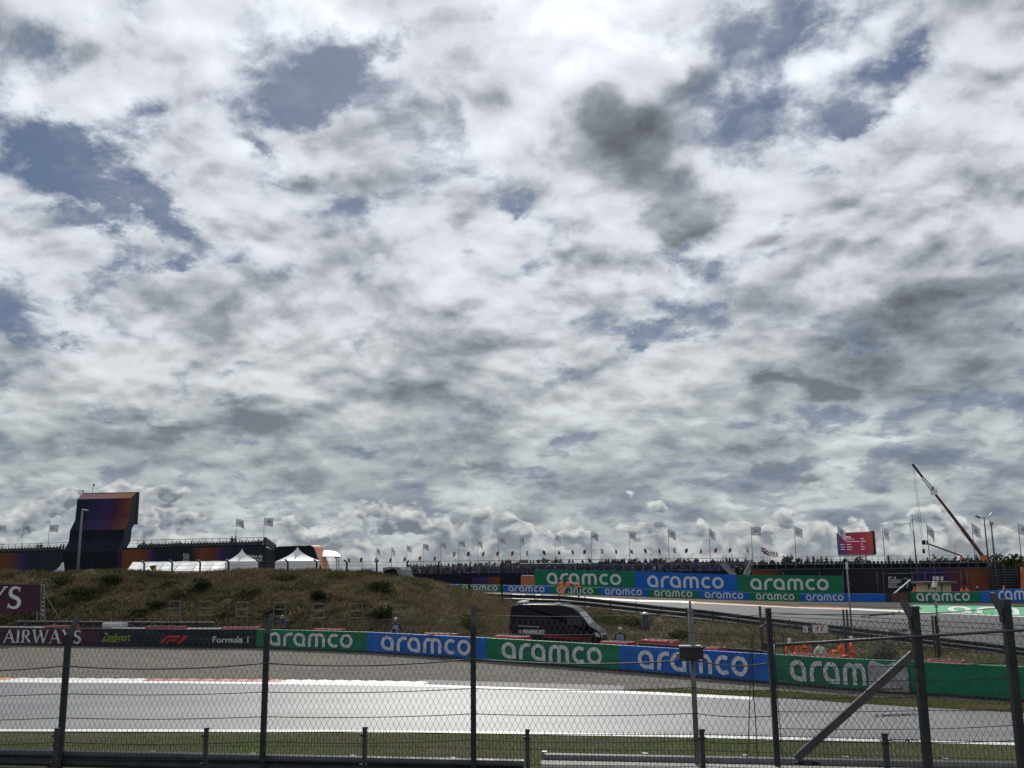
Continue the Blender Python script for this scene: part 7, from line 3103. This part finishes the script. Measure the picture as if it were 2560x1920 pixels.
plant('pale_shrub', 'tall pale silvery shrub right of the orange marshals', 'shrub', g, 1.95, P(2225, 1592, Yb_).z - g.z, 401, .055, PALE, 2200, None, .05, 8, .3)
for k, (x, dy, w, h, lab) in enumerate([(2395, 2.4, 1.5, 1.05, 'pale weed bush left of the last fence post'), (2470, 2.6, 1.4, 1.0, 'pale weed bush close to the last fence post'), (2180, 3.6, 1.1, 1.1, 'pale low shrub touching the last marshal')]):
    Yk_ = base_pt(x).y + dy
    g = ground_at(x, Yk_)
    plant('pale_shrub', lab, 'shrub', g, w, h + .3, 410 + k, .05, PALE, 1100, 'pale weeds behind the right banner', .03, 7, .25)
TR = [(1345, 1398, 34), (1362, 1396, 40), (1388, 1397, 36), (1402, 1400, 24), (1502, 1400, 34), (1530, 1401, 30), (1590, 1397, 26), (1612, 1400, 30), (1636, 1398, 32), (1660, 1398, 30), (1690, 1397, 34), (1716, 1398, 30), (1742, 1400, 28), (1780, 1400, 40), (1822, 1399, 40),
      (1872, 1400, 40), (1905, 1399, 34), (1930, 1401, 30), (1968, 1389, 46), (1998, 1394, 40), (2020, 1400, 40), (2112, 1393, 40), (2140, 1392, 40), (2170, 1399, 36), (2322, 1396, 40), (2350, 1391, 52), (2388, 1393, 50), (2420, 1391, 50), (2452, 1394, 44), (2496, 1386, 48), (2524, 1384, 56), (2555, 1388, 50), (2600, 1385, 60),
      (1150, 1410, 60), (1220, 1408, 60), (1285, 1406, 50), (1090, 1413, 60), (1040, 1415, 50)]
TORD = ORD + ['twenty ninth', 'thirtieth', 'thirty first', 'thirty second', 'thirty third', 'thirty fourth', 'thirty fifth', 'thirty sixth', 'thirty seventh', 'thirty eighth', 'thirty ninth', 'fortieth']
for k, (x, y, w) in enumerate(TR):
    Yt_ = 330 + (k * 37) % 60
    p = P(x, y, Yt_)
    z0 = -2.0
    s = Yt_ / 2400
    plant('far_tree', 'dark distant tree, %s from the left on the skyline, %s' % (TORD[sorted(q[0] for q in TR).index(x)], 'left of the big green hoarding' if x < 1330 else 'above the left green hoarding' if x < 1560 else 'above the blue hoarding' if x < 1840 else 'left of the red screen' if x < 2090 else 'near the red screen' if x < 2200 else 'near the crane'), 'tree', Vector((p.x, Yt_, z0)), w * s * 1.15, p.z - z0, 500 + k, .55, DKG, 420, 'dark trees on the skyline', .25, 7, .35)
# wooded hill at the right edge
rows = []
for j in range(9):
    row = []
    for i in range(25):
        x = 2380 + i * 30
        Y = 380 + j * 14
        top = lerp_tab([(2380, 1424), (2470, 1404), (2530, 1398), (2640, 1396), (3100, 1400)], x)[0]
        p = P(x, top, Y)
        f = math.sin(PI * min(j / 5, .5)) if j < 3 else 1
        z = -3 + (p.z + 3) * min(j / 3, 1) + .5 * hnoise(p.x, Y, .12)
        row.append(Vector((p.x, Y, z)))
    rows.append(row)
V_, F_ = loft(rows)
put('hill', fast_mesh('hill', V_, F_, M_DUNE, smooth=True))['kind'] = 'structure'
